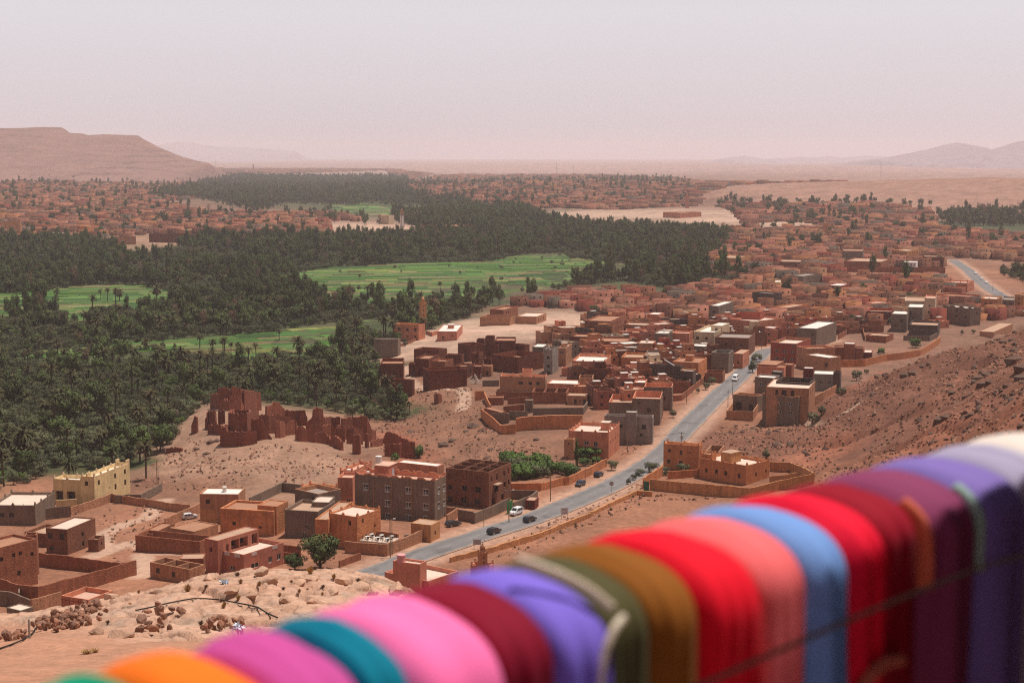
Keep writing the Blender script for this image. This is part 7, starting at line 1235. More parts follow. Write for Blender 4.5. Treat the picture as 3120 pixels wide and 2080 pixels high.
for i, (c, x, y, w, k) in enumerate([('B', 985, 1260, 150, 0), ('A', 1150, 1000, 110, 0), ('A', 1230, 1200, 90, 1), ('A', 1370, 1100, 70, 0), ('A', 1460, 1060, 70, 0), ('A', 870, 985, 60, 2), ('A', 795, 1075, 50, 2), ('A', 660, 1200, 70, 1), ('A', 900, 1220, 80, 1), ('A', 530, 1380, 130, 2), ('A', 580, 1370, 110, 2), ('A', 850, 1010, 50, 0), ('A', 1590, 970, 60, 0), ('B', 1400, 1330, 110, 1), ('B', 1190, 1320, 100, 0), ('B', 1095, 1390, 90, 1), ('B', 1090, 1450, 70, 0), ('B', 890, 1450, 80, 0), ('B', 750, 1400, 90, 1), ('B', 540, 1390, 90, 0), ('B', 350, 1280, 120, 1), ('B', 720, 1460, 80, 0), ('B', 240, 1545, 90, 0), ('B', 80, 1390, 100, 1), ('B', 360, 1500, 80, 0), ('B', 820, 1340, 80, 1), ('B', 380, 1350, 100, 0), ('B', 960, 1420, 60, 1)]):
    u_, v_ = px(c, (x, y)); h = hit_out(u_, v_ + 4); s = w / CR[c][2] * h[1] / F * .72; nm = ['golden dry grass tuft', 'brown thorny tuft', 'pale flattened grass tuft'][k]
    o = thing('dry_tuft', 'grass tuft', [f'{nm} on the sunlit rock outcrop', f'{nm} on the rock outcrop {"at its crest" if v_ < 1760 else "below its crest" if v_ < 1830 else "low on its near side"}'], h, 'dry tufts on the outcrop'); o.scale = (s, s, s); link('blades', TUFT[k], o)
cb = MB(); P = []
for x, y in [(-20, 1370), (60, 1345), (140, 1310), (200, 1270), (250, 1210), (300, 1170), (400, 1145)]: P.append(hit_out(*px('A', (x, y))) + [0, 0, .06])
cb.tube(np.array(P) - P[0], .035, 'rubber', 5); o = thing('cable', 'cable', 'black cable looping over the red stone heap at the left', P[0], anchor=P[3]); cb.build('sheath', o)
cb = MB(); P = []
for x, y in [(830, 1130), (930, 1110), (1030, 1085), (1100, 1070), (1180, 1060), (1260, 1058), (1350, 1065), (1430, 1080), (1520, 1100), (1580, 1120), (1640, 1150), (1700, 1175)]: P.append(hit_out(*px('A', (x, y))) + [0, 0, .06])
cb.tube(np.array(P) - P[0], .04, 'rubber', 5); o = thing('cable', 'cable', 'black cable lying across the middle of the rock outcrop', P[0], anchor=P[5]); cb.build('sheath', o)
h = hit_out(*px('A', (182, 1290))); top = at_d(*px('A', (176, 1180)), h[1]); o = thing('fence_post', 'post', 'thin grey post standing at the left foot of the outcrop', h); mb = MB(); mb.tube([(0, 0, -.3), (top[0] - h[0], 0, top[2] - h[2])], .05, 'metal', 6); mb.build('post', o)
for i, (x, y, t) in enumerate([(1358, 962, 'crumpled pale blue plastic bag on the outcrop crest'), (1465, 1238, 'white paper scrap beside the small red stones')]):
    h = hit_out(*px('A', (x, y))); o = thing('litter', 'litter', t, h); V, Fq = leaf_cloud(26, 1, (0, 0, .1), (.4, .25, .12), .16, 90 + i, clumps=4); me = np_mesh('sheet', V, Fq, ['obj']); link('sheet', me, o, (.55, .6, .68))
# ------------------------------------------------------------------ vehicles and street furniture
def car_meshes(kind):
    if kind == 'hatch': P = [(-2.0, .35), (-2.05, .75), (-1.95, 1.0), (-1.55, 1.48), (-.2, 1.52), (.55, 1.42), (1.15, 1.0), (1.95, .82), (2.08, .6), (2.05, .35)]; g0, g1, W = (-1.62, 1.0), (1.05, 1.0), .84
    elif kind == 'van': P = [(-2.05, .38), (-2.1, .8), (-2.05, 1.78), (-1.8, 1.86), (.4, 1.84), (1.15, 1.15), (1.95, .95), (2.1, .65), (2.08, .38)]; g0, g1, W = (-1.95, 1.12), (1.1, 1.12), .86
    else: P = [(-2.9, .45), (-2.95, 1.0), (-2.9, 2.35), (-2.6, 2.55), (1.3, 2.5), (1.75, 2.3), (2.35, 1.35), (2.85, 1.1), (2.95, .7), (2.9, .45)]; g0, g1, W = (-2.8, 1.45), (2.1, 1.45), .97
    mb = MB(); n = len(P); tum = lambda z: W * (1 - .10 * max(0, z - 1.0)); 
    for s in (1, -1): mb.poly([(x, s * tum(z), z) for x, z in (P if s < 0 else P[::-1])], 'carpaint')
    for i in range(n):
        a, b = P[i], P[(i + 1) % n]; mb.quad((a[0], -tum(a[1]), a[1]), (b[0], -tum(b[1]), b[1]), (b[0], tum(b[1]), b[1]), (a[0], tum(a[1]), a[1]), 'carpaint')
    body = mb.mesh('body'); ht = max(p[1] for p in P); gl = MB(); zt = ht - .14; za = g0[1]
    for s in (1, -1):
        xs = np.linspace(g0[0] + .1, g1[0] - .25, 4)
        for xa, xb in zip(xs[:-1], xs[1:]): sl = .45 if xb == xs[-1] else 0; gl.quad((xa + .05, s * (tum(za) + .012), za), (xb - .05, s * (tum(za) + .012), za), (xb - .05 - sl, s * (tum(zt) + .012), zt), (xa + .05, s * (tum(zt) + .012), zt), 'glass')
    fr = [p for p in P if p[0] > 0 and p[1] >= g1[1] - .05]; fr.sort(); a, b = fr[-1], fr[-2]; o_ = .015
    i_ = max(range(n - 1), key=lambda i: (P[i][0] > 0) * abs(P[i + 1][1] - P[i][1]) * (P[i][1] > .9)); a, b = P[i_ + 1], P[i_]; gl.quad((a[0] - .06 + o_, -.72, a[1] + .05 + o_), (a[0] - .06 + o_, .72, a[1] + .05 + o_), (b[0] + .06 + o_, .68, b[1] - .05 + o_), (b[0] + .06 + o_, -.68, b[1] - .05 + o_), 'glass')
    a, b = P[2], P[3]
    if kind == 'hatch': gl.quad((a[0] + .04 - o_, .7, a[1] + .04), (a[0] + .04 - o_, -.7, a[1] + .04), (b[0] - .05 - o_, -.62, b[1] - .04), (b[0] - .05 - o_, .62, b[1] - .04), 'glass')
    else: gl.quad((a[0] - .02, .65, za), (a[0] - .02, -.65, za), (a[0] - .02, -.65, zt - .05), (a[0] - .02, .65, zt - .05), 'glass')
    glass = gl.mesh('windows'); wb = MB(); r = .32 if kind != 'bus' else .38
    def wheel(k):
        m = MB(); nn = 12; b = len(m.v)
        for y in (-.1, .1): m.v += [(r * math.cos(6.283 * i / nn), y, r * math.sin(6.283 * i / nn)) for i in range(nn)]
        for i in range(nn): m.f.append((i, (i + 1) % nn, nn + (i + 1) % nn, nn + i)); m.mi.append(m.m('rubber'))
        m.f += [tuple(range(nn))[::-1], tuple(range(nn, 2 * nn))]; m.mi += [m.m('metal')] * 2; return m.mesh('wheel')
    L2 = MB(); L2.box(-.04, .04, -.16, .16, -.09, .09, 'white'); x = P[-2][0] if kind != 'bus' else P[-2][0]
    return body, glass, wheel(0), L2.mesh('headlight'), r, P
CARM = {k: car_meshes(k) for k in ('hatch', 'van', 'bus')}
def car(name, cat, kind, col, p, lab, crop=None, heading=None, line=None, group='vehicles on the road', flip=False, zoff=0):
    u, v = px(crop, p); X = at_z(u, v, 8.1); X = np.array([*X, 8.1])
    for _ in range(3): zz = float(tbase(X[:1], X[1:2])[0]); X = np.array([*at_z(u, v, zz), zz])
    if line is not None:
        i = int(np.argmin(np.hypot(*(line - X[:2]).T))); t = line[min(i + 1, len(line) - 1)] - line[max(i - 1, 0)]; heading = math.atan2(t[1], t[0]) + (math.pi if flip else 0)
    o = thing(name, cat, lab, (X[0], X[1], X[2] + zoff + .04), group, rz=heading); b, g, w, hl, r, P = CARM[kind]; link('body', b, o, col); link('windows', g, o)
    xw = P[-1][0] - .75; W = .82 if kind != 'bus' else .93
    for sx in (xw, -xw + .1):
        for sy in (-W, W): link('wheel', w, o, None, (sx, sy, r))
    for sy in (-.6, .6): link('headlight', hl, o, None, (P[-3][0] + .02, sy, P[-3][1] + .02))
    return o
BLK = (.018, .018, .02)
car('car', 'car', 'hatch', BLK, (1440, 925), 'black hatchback driving ahead on the road, nearest the crescent minaret', 'C', line=ROADC); car('car', 'car', 'hatch', (.02, .022, .028), (1750, 822), 'black hatchback on the road beside the parked white van', 'C', line=ROADC)
car('van', 'van', 'van', (.75, .74, .74), (1632, 762), 'white van parked by the green gate', 'C', line=ROADC, flip=True); car('car', 'car', 'hatch', (.03, .036, .05), (2190, 512), 'dark blue car parked beside the orange garden wall', 'C', line=ROADC, flip=True); car('car', 'car', 'hatch', (.022, .026, .04), (70, 885), 'dark car parked near the low privy at the garden wall end', 'F', line=ROADC)
car('minibus', 'minibus', 'bus', (.74, .74, .74), (808, 1042), 'white minibus coming down the main street', 'G', line=ROADC, flip=True); car('car', 'car', 'hatch', (.7, .7, .72), (1160, 562), 'white car half hidden behind the mud wall by the ochre patch house', 'A', heading=.5); car('car', 'car', 'hatch', (.03, .03, .035), (1085, 862), 'dark car parked on the forecourt below the large grey house', 'C', heading=.7)
for i, (x, y, c, t) in enumerate([(2036, 930, (.75, .75, .76), 'farthest white car on the far road'), (2076, 965, (.7, .72, .75), 'middle white car on the far road'), (2107, 990, (.75, .75, .76), 'nearest white car on the far road'), (2115, 968, BLK, 'dark motorcycle sized car beside the white cars on the far road')][:3]): car('car', 'car', 'hatch', c, (x, y), t, 'K', line=ROAD2, group='cars on the far road')
def pole(crop, top, base, lab, arm=True, r=.13, lamp=False, xform=False, grp='street poles'):
    ub, vb = px(crop, base); X = at_z(ub, vb, 8); z = float(tbase(X[:1], X[1:])[0]); X = at_z(ub, vb, z); H = at_d(*px(crop, top), X[1])[2] - z; o = thing('utility_pole', 'pole', lab, (X[0], X[1], z), grp, anchor=(X[0], X[1], z + H)); mb = MB(); mb.tube([(0, 0, -.5), (0, 0, H)], [r, r * .7], 'wood', 7); mb.build('post', o)
    if arm:
        mb = MB(); mb.box(-.9, .9, -.05, .05, H - .5, H - .38, 'wood'); mb.build('crossarm', o)
        for sx in (-.8, 0, .8): mb = MB(); mb.cyl((sx, 0), .05, .05, H - .376, H - .18, 'white', 6); mb.build('insulator', o)
    if lamp: mb = MB(); mb.tube([(0, 0, H - .6), (.5, -.4, H - .1), (1.0, -.8, H)], .05, 'metal', 5); mb.build('lamp_arm', o); mb = MB(); mb.box(.8, 1.35, -1.0, -.7, H - .08, H + .08, 'white'); mb.build('lamp_head', o)
    if xform: mb = MB(); mb.box(-.35, .35, -.55, -.15, H - 2.2, H - 1.2, 'metal'); mb.build('transformer', o)
    return (X[0], X[1], z + H - .3)
T_ = [pole('B', (1680, 790), (1680, 1130), 'wooden pole nearest the bottom of the road, with a lamp', lamp=True), pole('B', (1696, 820), (1696, 1112), 'bare thin pole beside the lamp pole', arm=False, r=.09), pole('C', (1352, 680), (1352, 858), 'thin pole at the grey block wall corner', arm=False, r=.08), pole('C', (1567, 540), (1570, 828), 'wooden lamp pole by the green gate', lamp=True), pole('C', (1928, 372), (1930, 645), 'wooden pole on the verge right of the red shed', arm=False), pole('C', (2233, 300), (2232, 470), 'slim pole beside the dark blue parked car', arm=False, r=.08), pole('E', (1603, 1190), (1603, 1350), 'leaning pole beside the bare grey concrete house', arm=False), pole('E', (1400, 1290), (1400, 1480), 'thin pole behind the walled garden gate', arm=False, r=.08), pole('F', (858, 20), (858, 235), 'lamp pole across the street from the garage yard', lamp=True), pole('F', (1228, 110), (1228, 265), 'dark pole at the corner of the garage yard', arm=False), pole('F', (1270, 15), (1270, 185), 'pole just in front of the white minibus', lamp=True), pole('F', (812, 485), (812, 640), 'transformer pole behind the orange farmhouse', xform=True), pole('A', (962, 205), (962, 345), 'thin dark pole at the palm grove edge right of the yellow house', arm=False), pole('A', (970, 215), (970, 342), 'second thin pole beside the grove edge pole', arm=False, r=.08), pole('A', (146, 470), (148, 610), 'thin pole in front of the crenellated grey house', arm=False, r=.07), pole('E', (1105, 610), (1105, 725), 'dark pole rising among the low white roofs', arm=False), pole('G', (1078, 580), (1078, 720), 'twin pole at the road bend by the pink box house', arm=False), pole('G', (1770, 330), (1770, 420), 'thin pole before the brick red flat house', arm=False), pole('E', (1007, 118), (1007, 225), 'thin pole on the dusty plaza', arm=False), pole('E', (1160, 60), (1160, 175), 'thin pole beside the lane to the plaza', arm=False), pole('K', (2148, 985), (2148, 1040), 'pole on the verge of the far road', arm=False)]
def wires(a, b, lab, n=3):
    a, b = np.array(a), np.array(b); o = thing('power_line', 'power line', lab, a, 'power lines', anchor=(a + b) / 2)
    for s in np.linspace(-.7, .7, n):
        mb = MB(); t = np.linspace(0, 1, 12)[:, None]; P = (b - a) * t + np.array([s, 0, 0]); P[:, 2] -= (4 * t * (1 - t) * .02 * np.linalg.norm(b - a))[:, 0]; mb.tube(P, .018, 'rubber', 3); mb.build('wire', o)
wires(T_[11], T_[6], 'sagging wires crossing the road behind the farmhouse'); wires(T_[8], T_[10], 'wires strung across the main street'); wires(T_[0], T_[3], 'wires along the wall side of the lower road', 2)
def signboard(crop, top, base, w, h, lab, col):
    X = at_z(*px(crop, base), 8.1); z = float(tbase(X[:1], X[1:])[0]); X = at_z(*px(crop, base), z); H = at_d(*px(crop, top), X[1])[2] - z; o = thing('road_sign', 'road sign', lab, (X[0], X[1], z), anchor=(X[0], X[1], z + H), rz=-.1)
    for s in (-.38, .38): mb = MB(); mb.box(s * w - .05, s * w + .05, -.05, .05, -.3, H, 'metal'); mb.build('post', o)
    mb = MB(); mb.box(-w / 2, w / 2, -.09, -.052, H - h, H, 'obj'); mb.build('panel', o, col); mb = MB()
    for k in range(4): mb.box(-w * .36, w * (.36 - .1 * (k % 2)), -.1, -.0905, H - h * (.22 + .2 * k) - .05, H - h * (.22 + .2 * k) + .05, 'obj')
    mb.build('text_row', o, (.08, .08, .12))
signboard('C', (2052, 700), (2052, 800), 1.9, 1.7, 'white notice board on two posts by the road', (.62, .60, .60)); signboard('C', (1294, 975), (1294, 1060), 1.9, 1.3, 'pale panel sign on two posts near the crescent minaret', (.45, .40, .38))
X = at_z(*px('F', (185, 1030)), 8.1); o = thing('speed_sign', 'road sign', 'round road sign seen from behind at the farm lane', (*X, 8.05)); mb = MB(); mb.tube([(0, 0, -.2), (0, 0, 2.6)], .05, 'metal', 6); mb.build('post', o); mb = MB(); n = 16
ring = [(.55 * math.cos(6.283 * i / n), 0, 2.6 + .55 * math.sin(6.283 * i / n)) for i in range(n)]; mb.poly([(a, -.06, c) for a, b, c in ring], 'obj'); mb.poly([(a, .0, c) for a, b, c in ring][::-1], 'obj'); mb.build('disc', o, (.35, .30, .29)); mb = MB(); mb.tube([(a, -.07, c) for a, b, c in ring + ring[:1]], .05, 'obj', 4); mb.build('rim', o, (.05, .035, .035))
def gate(crop, L, R, H, col, lab):
    a = at_z(*px(crop, L), 8.0); b = at_z(*px(crop, R), 8.0); d = (b - a) / np.linalg.norm(b - a); n = np.array([d[1], -d[0]]); z = float(tbase(a[:1], a[1:])[0]); o = thing('gate', 'gate', lab, (*a, z), anchor=(*a, z + 2)); ln = np.linalg.norm(b - a)
    for i in range(2): mb = MB(); mb.obox(d * ln * (.25 + .5 * i) + n * .25, d, n, ln * .245, .04, -.1, H, 'obj'); mb.build('leaf', o, col)
    mb = MB(); 
    for i in range(6): mb.obox(d * ln * (i + .5) / 6 + n * .30, d, n, .03, .012, .1, H - .1, 'obj')
    mb.build('rib', o, tuple(c * .8 for c in col))
def motorbike(crop, p, lab, hd):
    X = at_z(*px(crop, p), 8.1); o = thing('motorbike', 'motorbike', lab, (*X, 8.1), rz=hd)
    for sx in (-.62, .62):
        mb = MB(); a = np.linspace(0, 6.283, 15); mb.tube([(sx + .29 * math.cos(t), 0, .31 + .29 * math.sin(t)) for t in a], .05, 'rubber', 5); mb.build('wheel', o)
    mb = MB(); mb.tube([(-.62, 0, .31), (-.1, 0, .45), (.35, 0, .75), (.62, 0, .31)], .05, 'metal', 5); mb.tube([(.35, 0, .75), (.25, 0, 1.05)], .035, 'metal', 5); mb.build('frame', o); mb = MB(); mb.box(-.2, .3, -.12, .12, .5, .82, 'carpaint'); mb.build('tank', o, (.02, .02, .025)); mb = MB(); mb.box(-.7, -.1, -.13, .13, .72, .84, 'rubber'); mb.build('seat', o); mb = MB(); mb.tube([(.2, -.36, 1.02), (.26, 0, 1.06), (.2, .36, 1.02)], .025, 'rubber', 5); mb.build('handlebar', o)
motorbike('B', (2010, 990), 'black motorbike parked at the ochre gatehouse door', .5); motorbike('B', (2035, 975), 'second dark motorbike closer to the gatehouse corner', .9)
mb = MB(); rp = at_z(*px('B', (1825, 935)), 10.9); o = thing('rug', 'rug', 'grey rug hung over the tan street wall', (*rp, 8.2), anchor=(*rp, 10.5)); e_ = np.array([.86, .5]); mb.obox((0, -.3), e_, np.array([-.5, .86]), .75, .04, 1.3, 2.8, 'obj'); mb.build('cloth', o, (.33, .32, .31))
gate('C', (1545, 755), (1595, 735), 3.3, (.03, .19, .05), 'tall bright green metal gate beside the white van'); gate('F', (478, 995), (527, 1003), 2.9, (.02, .11, .06), 'dark green gate in the ochre farm wall')
def shed():
    q = quad_from(px('C', (1712, 640)), px('C', (1795, 640)), px('C', (1828, 612)), 2.4); r = newhouse(q, 'shed', 'small wine red roadside shed with a rusty roof', name='shed', group='roadside sheds'); block(r, q, 'wine', wl=[(.5, 1.2, .9, 1.0)], ph=.05, roofc='dust', deep=.3)
shed()
# cafe terrace: tables, chairs
q0 = at_z(*px('B', (1585, 945)), 11.2); ter = thing('terrace', 'terrace', 'white cafe terrace beside the orange house', (*q0, 8.2), anchor=(*q0, 11)); mb = MB(); e = np.array([.93, -.36]); n_ = np.array([.36, .93]); mb.obox((0, 0), e, n_, 3.9, 2.5, -1.0, 2.2, 'roof'); mb.build('deck', ter, RC['pale'])
for i in range(6):
    c = q0 + e * (-2.6 + (i % 3) * 2.6) + n_ * (-1.2 + (i // 3) * 2.4); o = thing('cafe_table', 'table', ['round white cafe table on the roof terrace'], (*c, 10.42), 'tables of the cafe terrace'); mb = MB(); mb.cyl((0, 0), .55, .55, .70, .75, 'white', 10); mb.build('top', o); mb = MB(); mb.cyl((0, 0), .06, .05, 0, .7, 'metal', 6); mb.build('leg', o)
    for a in (0.3, 1.9, 3.4, 5.0):
        o = thing('cafe_chair', 'chair', ['dark chair at a round cafe table on the roof terrace'], (c[0] + .95 * math.cos(a), c[1] + .95 * math.sin(a), 10.42), 'chairs of the cafe terrace', rz=a); mb = MB(); mb.box(-.22, .22, -.22, .22, .42, .47, 'rubber'); mb.build('seat', o); mb = MB(); mb.box(.18, .22, -.22, .22, .47, .9, 'rubber'); mb.build('backrest', o)
        for sx in (-.19, .19):
            for sy in (-.19, .19): mb = MB(); mb.box(sx - .02, sx + .02, sy - .02, sy + .02, 0, .42, 'rubber'); mb.build('leg', o)
# heap of dry poles and satellite dishes
h = hit(*px('D', (1090, 690))); o = thing('pole_heap', 'wood heap', 'heap of pale dry poles leaning by the mud wall', h); g_ = random.Random(4)
for i in range(16): mb = MB(); a = g_.uniform(-.9, .9); mb.tube([(g_.uniform(-3, 3), g_.uniform(-1, 1), .1), (3.5 * math.sin(a) + 1, 1 + g_.uniform(0, 1), g_.uniform(1.5, 4.2))], .1, 'obj', 5); mb.build('stick', o, (.42, .33, .27))
# ------------------------------------------------------------------ scarves over the rail
RD = .40; DZ = .019; Lp = at_d(330, 2000, RD * F / (2000 - HORIZ) / 1.0)
def rail_pt(u):
    v = 2056 + (u - 330) * (1348 - 2056) / (3010 - 330); d = ray(u, v); t = -RD / d[2]; return np.array([d[0] * t, d[1] * t])
A0, A1 = rail_pt(330), rail_pt(3010); AX = (A1 - A0) / np.linalg.norm(A1 - A0); NN = np.array([AX[1], -AX[0]])
def s_of(u): return float((rail_pt(u) - A0) @ AX) + .024
def fabric(name, col):
    m = bpy.data.materials.new(name); m.use_nodes = True; nt = m.node_tree; N, L = nt.nodes, nt.links; p = N['Principled BSDF']; p.inputs['Roughness'].default_value = .75; p.inputs['Specular IOR Level'].default_value = .08; p.inputs['Sheen Weight'].default_value = .03; p.inputs['Sheen Roughness'].default_value = .4
    tc = N.new('ShaderNodeTexCoord'); w = N.new('ShaderNodeTexNoise'); w.inputs['Scale'].default_value = 900; L.new(tc.outputs['Object'], w.inputs['Vector']); b = N.new('ShaderNodeBump'); b.inputs['Strength'].default_value = .25; b.inputs['Distance'].default_value = .002; L.new(w.outputs[0], b.inputs['Height']); L.new(b.outputs[0], p.inputs['Normal'])
    w2 = N.new('ShaderNodeTexNoise'); w2.inputs['Scale'].default_value = 14; L.new(tc.outputs['Object'], w2.inputs['Vector']); mr = N.new('ShaderNodeMapRange'); mr.inputs[3].default_value = .82; mr.inputs[4].default_value = 1.12; L.new(w2.outputs[0], mr.inputs[0]); mx = N.new('ShaderNodeVectorMath'); mx.operation = 'SCALE'; mx.inputs[0].default_value = col; L.new(mr.outputs[0], mx.inputs['Scale']); L.new(mx.outputs[0], p.inputs['Base Color']); return m
def scarf(u0, u1, col, lab, lift=0.0, hang=.75, seed=0, taper=0.0, sway=0.0, wr=.0048, rx=.082, rz=.052, part=None, name='scarf', fold=0.0, pad=.003, a0=0.0):
    g = np.random.default_rng(seed); s0, s1 = s_of(u0), s_of(u1); s0 -= pad; s1 += pad; nU, nV = 110, 26; ph = g.uniform(0, 6.28, 6); fq = g.uniform(2.0, 5.0, 6)
    # profile: far hang, over the top, near hang
    prof = []; R1, R2 = rx + lift, rz + lift
    for t in np.linspace(a0 / 3, 1, nU):
        a = t * 3.0
        if a < .8: prof.append((-R1, -R2 - (.8 - a) / .8 * .45, 0))
        elif a < 1.9: th = math.pi - (a - .8) / 1.1 * math.pi; cx_ = math.cos(th); prof.append((R1 * math.copysign(abs(cx_) ** .62, cx_), R2 * max(0, math.sin(th)) ** .85 - R2, 0))
        else: prof.append((R1, -R2 - (a - 1.9) / 1.1 * hang, (a - 1.9) / 1.1))
    V = []
    for i, (n_, z_, k) in enumerate(prof):
        for j in range(nV):
            q = j / (nV - 1); sw = s0 + (s1 - s0) * (q if k == 0 else .5 + (q - .5) * (1 - taper * k)) + sway * k ** 1.3 * hang
            edge = 4 * q * (1 - q); tt = i / nU
            bump = wr * ((.5 + 2.2 * k) * math.sin(q * fq[0] * 2.2 + ph[0] + tt * 1.5) + .6 * math.sin(q * fq[1] * 3.6 + ph[1] - tt * 2.5) + .35 * math.sin(q * fq[2] * 6 + ph[2] + tt * 6)) + .013 * edge ** .45
            rn = 1 if n_ > 0 else -1; wgt = min(1, abs(n_) / R1); up = 1 - wgt
            slump = fold * math.sin(q * 7 + ph[3]) * k
            crl = .28 * (1 - edge) ** 2.5; n2 = n_ * (1 - crl) + rn * wgt * bump + slump; z2 = (z_ if z_ < -R2 else (z_ + R2) * (1 - crl) - R2) + bump * up * .8 - .012 * (1 - edge) ** 2 * up
            P = A0 + AX * sw + NN * n2; V.append((P[0], P[1], CAMZ - RD - DZ + z2))
    c = np.mean(V, 0); V = np.array(V) - c; me = np_mesh('cloth', V, grid_faces(nU, nV), [], True); me.materials.append(fabric('fabric', col)); anc = A0 + AX * (s0 + s1) / 2
    if part: o = link(name, me, part, None, c - np.array(part.location))
    else: o = thing(name, 'scarf', lab, c, 'scarves hung over the rail', data=me, anchor=(*anc, CAMZ - RD))
    sd = o.modifiers.new('thickness', 'SOLIDIFY'); sd.thickness = .0035; sd.offset = -1
    return o
SC = [(-190, 60, (.55, .30, .06), 'mustard yellow scarf just showing in the bottom corner', .010), (60, 320, (.005, .26, .14), 'emerald green scarf at the low end of the rail', .002), (320, 630, (.90, .17, .015), 'bright orange scarf next to the emerald one', .012), (630, 860, (.52, .075, .30), 'magenta scarf between orange and teal', .004), (860, 1000, (.004, .17, .26), 'narrow teal scarf between magenta and hot pink', -.006), (990, 1270, (.90, .17, .42), 'wide hot pink scarf', .012), (1260, 1425, (.21, .008, .026), 'crimson scarf between hot pink and violet blue', .002), (1425, 1585, (.19, .13, .60), 'violet blue scarf beside the olive one', .010), (1580, 1730, (.085, .075, .032), 'olive scarf crossed by a pale cord', .000), (1725, 1880, (.25, .085, .014), 'ochre brown scarf between olive and bright red', .006), (1875, 2060, (.75, .008, .025), 'wide bright red scarf', .014), (2060, 2200, (.85, .15, .16), 'coral pink scarf between bright red and sky blue', .006), (2195, 2335, (.17, .31, .66), 'light sky blue scarf between coral and red', .012), (2330, 2460, (.78, .010, .040), 'narrower red scarf right of the sky blue one', .006), (2455, 2590, (.28, .008, .022), 'dark red scarf with a coral lining', -.002), (2585, 2750, (.23, .045, .115), 'plum scarf with a pale teal edge', .010), (2740, 2905, (.20, .14, .42), 'violet scarf near the high end of the rail', .014), (2900, 3015, (.36, .32, .46), 'pale lilac scarf beside the cream one', .004), (3010, 3190, (.72, .62, .56), 'cream white scarf at the high end of the rail', .012), (3185, 3400, (.7, .6, .5), 'pale scarf beyond the cream one', .004)]
SO = []
for i, (a, b, c, t, lf) in enumerate(SC[:19]): SO.append(scarf(a, b, c, t, lf, hang=.8, seed=i + 3, taper={12: .18, 8: .1, 10: -.1, 15: -.15}.get(i, .06), sway={12: .085, 11: .02}.get(i, [.015, -.012, .02, -.006][i % 4]), fold=.006))
scarf(2586, 2600, (.62, .14, .08), None, .004, hang=.05, seed=60, part=SO[14], name='lining', wr=.001, pad=.001, a0=1.52); scarf(2747, 2762, (.30, .42, .38), None, .005, hang=.05, seed=61, part=SO[15], name='edge_band', wr=.001, pad=.001, a0=1.52)
scarf(2975, 3020, (.45, .42, .50), None, .012, hang=.5, seed=62, part=SO[17], name='fold', wr=.003)
# the rail that carries them
mb = MB(); a, b = A0 - AX * .6, A1 + AX * .6; o = thing('rail', 'rail', 'dark wooden rail under the row of scarves', (*a, CAMZ - RD - .1), anchor=(*((a + b) / 2), CAMZ - RD - .1)); mb.obox((b - a) / 2, AX, NN, np.linalg.norm(b - a) / 2, .07, -.03, .06, 'wood'); mb.build('beam', o)
for p in (a + AX * .05, b - AX * .05): mb = MB(); zg_ = g1(p[0], p[1]); mb.obox(p - a, AX, NN, .04, .04, zg_ - .3 - (CAMZ - RD - .1), -.031, 'wood'); mb.build('post', o)
# unseen stall added behind the camera so its awning shades the scarf fronts
sp0 = A0 - AX * 1.1; sL = float(np.linalg.norm(A1 - A0)) + 3.4; st = thing('unseen_shade_stall', 'stall', 'unseen stall added out of frame, its awning shading the scarf fronts', (*sp0, 98.3), anchor=(0.4, 30, 98.2))
def sbox(nm, s0, s1, n0, n1, z0, z1, mk): mb = MB(); c = AX * (s0 + s1) / 2 + NN * (n0 + n1) / 2; mb.obox(c, AX, NN, (s1 - s0) / 2, (n1 - n0) / 2, z0, z1, mk); mb.build(nm, st)
mb = MB(); P4 = [AX * s_ + NN * n_ for s_, n_ in ((0, .365), (sL, .047), (sL, 3.2), (0, 3.2))]  # awning edge skewed to set where its shadow crosses the scarves
for z_ in (2.30, 2.34): mb.v += [(*p, z_) for p in P4]
mb.f += [(3, 2, 1, 0), (4, 5, 6, 7), (0, 1, 5, 4), (1, 2, 6, 5), (2, 3, 7, 6), (3, 0, 4, 7)]; mb.mi += [mb.m('brown')] * 6; mb.build('awning', st)
sbox('shading_wall', 0, sL, 3.2, 3.3, -.8, 2.5, 'wood'); sbox('shading_panel', sL - .1, sL, .3, 3.19, -.8, 2.29, 'wood')  # walls added out of view to keep light off the scarf fronts
for a, n_ in ((0.02, .45), (sL - .2, .14)): sbox('post', a, a + .08, n_, n_ + .08, -.8, 2.29, 'wood')
def on_plane(u, v, n):
    """point on the measured line of sight where it meets the hanging cloth plane N in front of the rail"""
    d = ray(u, v); t = ((A0 + NN * n) @ NN) / (d[:2] @ NN); return np.array([d[0] * t, d[1] * t, CAMZ + d[2] * t])
def cordm(P, r, col, lab, name='cord'):
    P = np.array(P); mb = MB(); Q = []; n = len(P)
    t = np.linspace(0, n - 1, n * 8); P2 = np.stack([np.interp(t, range(n), P[:, k]) for k in range(3)], -1)
    for _ in range(12): P2[1:-1] = (P2[:-2] + 2 * P2[1:-1] + P2[2:]) / 4
    mb.tube(P2 - P[0], r, 'obj', 8); me = mb.mesh('strand'); o = thing(name, 'cord', lab, P[0], anchor=P[len(P) // 2]); link('strand', me, o, col); return o
cordm([on_plane(1950, 2160, .128), on_plane(2150, 2080, .128), on_plane(2500, 1925, .128), on_plane(2760, 1815, .130), on_plane(3000, 1722, .132), on_plane(3130, 1690, .132), on_plane(3300, 1640, .132)], .0027, (.16, .11, .08), 'taut brown cord stretched across the hanging scarves', 'taut_cord')
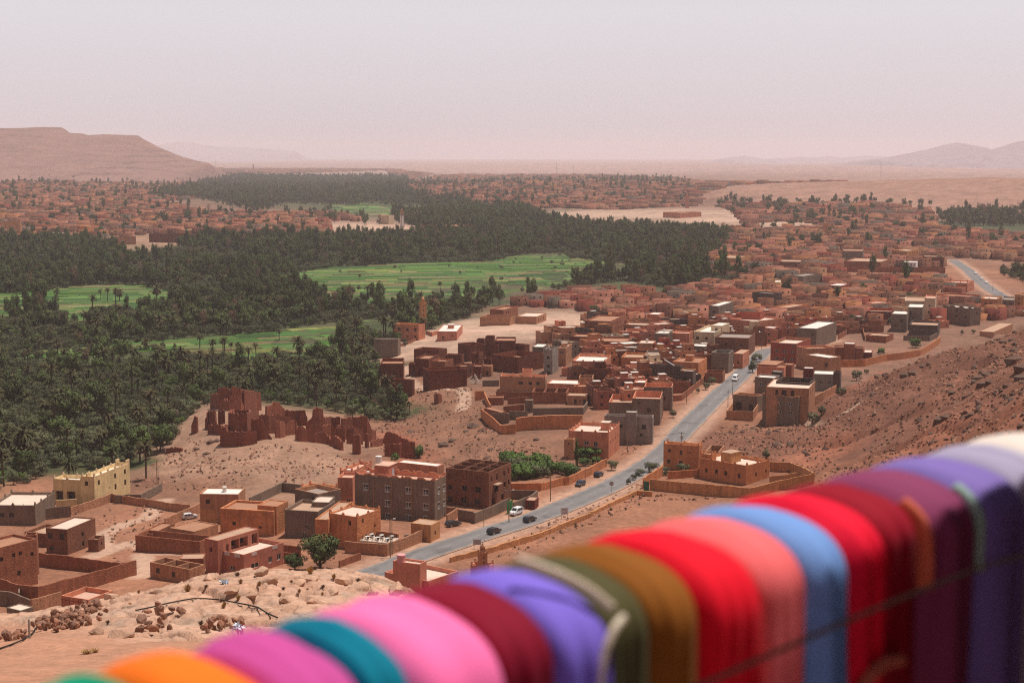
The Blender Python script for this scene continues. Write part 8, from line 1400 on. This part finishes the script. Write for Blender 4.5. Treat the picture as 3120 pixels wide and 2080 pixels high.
def over(u, v, k):   # a point lying on the scarf surface (ellipse section), found along the line of sight
    d = ray(u, v); best = None
    for t in np.linspace(.7, 3, 1500):
        X = d[:2] * t; z = d[2] * t + RD; n = float((X - A0) @ NN)
        if abs(n) < .2 and z < 0.02 and ((n / (.082 + k)) ** 2 + (min(0, z + .052) / 9 if z < -.052 else (z + .052) / (.052 + k)) ** 2) < 1.0: best = t; break
    best = best or 1.6; return np.array([*(d[:2] * best), CAMZ + d[2] * best])
cordm([over(1575, 1700, .020), over(1640, 1722, .02), over(1720, 1752, .02), over(1800, 1795, .02), over(1865, 1850, .02)],  .0040, (.60, .50, .38), 'pale cord lying over the olive scarf')
cordm([on_plane(1900, 1878, .105), on_plane(1870, 1915, .108), on_plane(1845, 1975, .108), on_plane(1830, 2040, .108), on_plane(1822, 2110, .108)], .0042, (.60, .50, .38), 'pale loop of cord hanging beside the ochre brown scarf')
cordm([on_plane(2745, 2010, .112), on_plane(2700, 2015, .112), on_plane(2650, 2055, .112), on_plane(2620, 2110, .112)], .008, (.55, .14, .09), 'coral tie hanging over the dark red scarf', 'hanging_tie')
# ------------------------------------------------------------------ haze: one closed box of even air round camera and scene
hb = MB(); hb.box(-9500, 9500, -400, 24500, -60, 260, 'ground'); me = hb.mesh('haze'); me.materials.clear()
hm = bpy.data.materials.new('haze'); hm.use_nodes = True; nt = hm.node_tree; nt.nodes.remove(nt.nodes['Principled BSDF']); pv = nt.nodes.new('ShaderNodeVolumePrincipled'); HZ = 0.68e-4
pv.inputs['Color'].default_value = (.985, .895, .935, 1); pv.inputs['Density'].default_value = HZ; pv.inputs['Anisotropy'].default_value = .0
nt.links.new(pv.outputs[0], nt.nodes['Material Output'].inputs['Volume']); me.materials.append(hm); o = structure('haze', me, 'stuff')
# ------------------------------------------------------------------ labels: the first candidate that singles the thing out
ORD = ['first', 'second', 'third', 'fourth', 'fifth', 'sixth', 'seventh', 'eighth', 'ninth', 'tenth', 'eleventh', 'twelfth', 'thirteenth', 'fourteenth', 'fifteenth', 'sixteenth', 'seventeenth', 'eighteenth', 'nineteenth', 'twentieth'] + ['twenty ' + k for k in 'first second third fourth fifth sixth seventh eighth ninth'.split()] + ['thirtieth'] + ['thirty ' + k for k in 'first second third fourth fifth sixth seventh eighth ninth'.split()]
lev = {id(r): 0 for r in REG}
for _ in range(3):
    by = {}
    for r in REG: by.setdefault(r['c'][lev[id(r)]], []).append(r)
    for t, rs in by.items():
        if len(rs) > 1:
            for r in rs: lev[id(r)] = min(lev[id(r)] + 1, len(r['c']) - 1)
by = {}
for r in REG: by.setdefault(r['c'][lev[id(r)]], []).append(r)
for t, rs in by.items():
    if len(rs) == 1: rs[0]['o']['label'] = t
    else:
        rs.sort(key=lambda r: r['uv'][0])
        for i, r in enumerate(rs): r['o']['label'] = t + (f', {ORD[i]} from left' if len(rs) <= 39 else '')
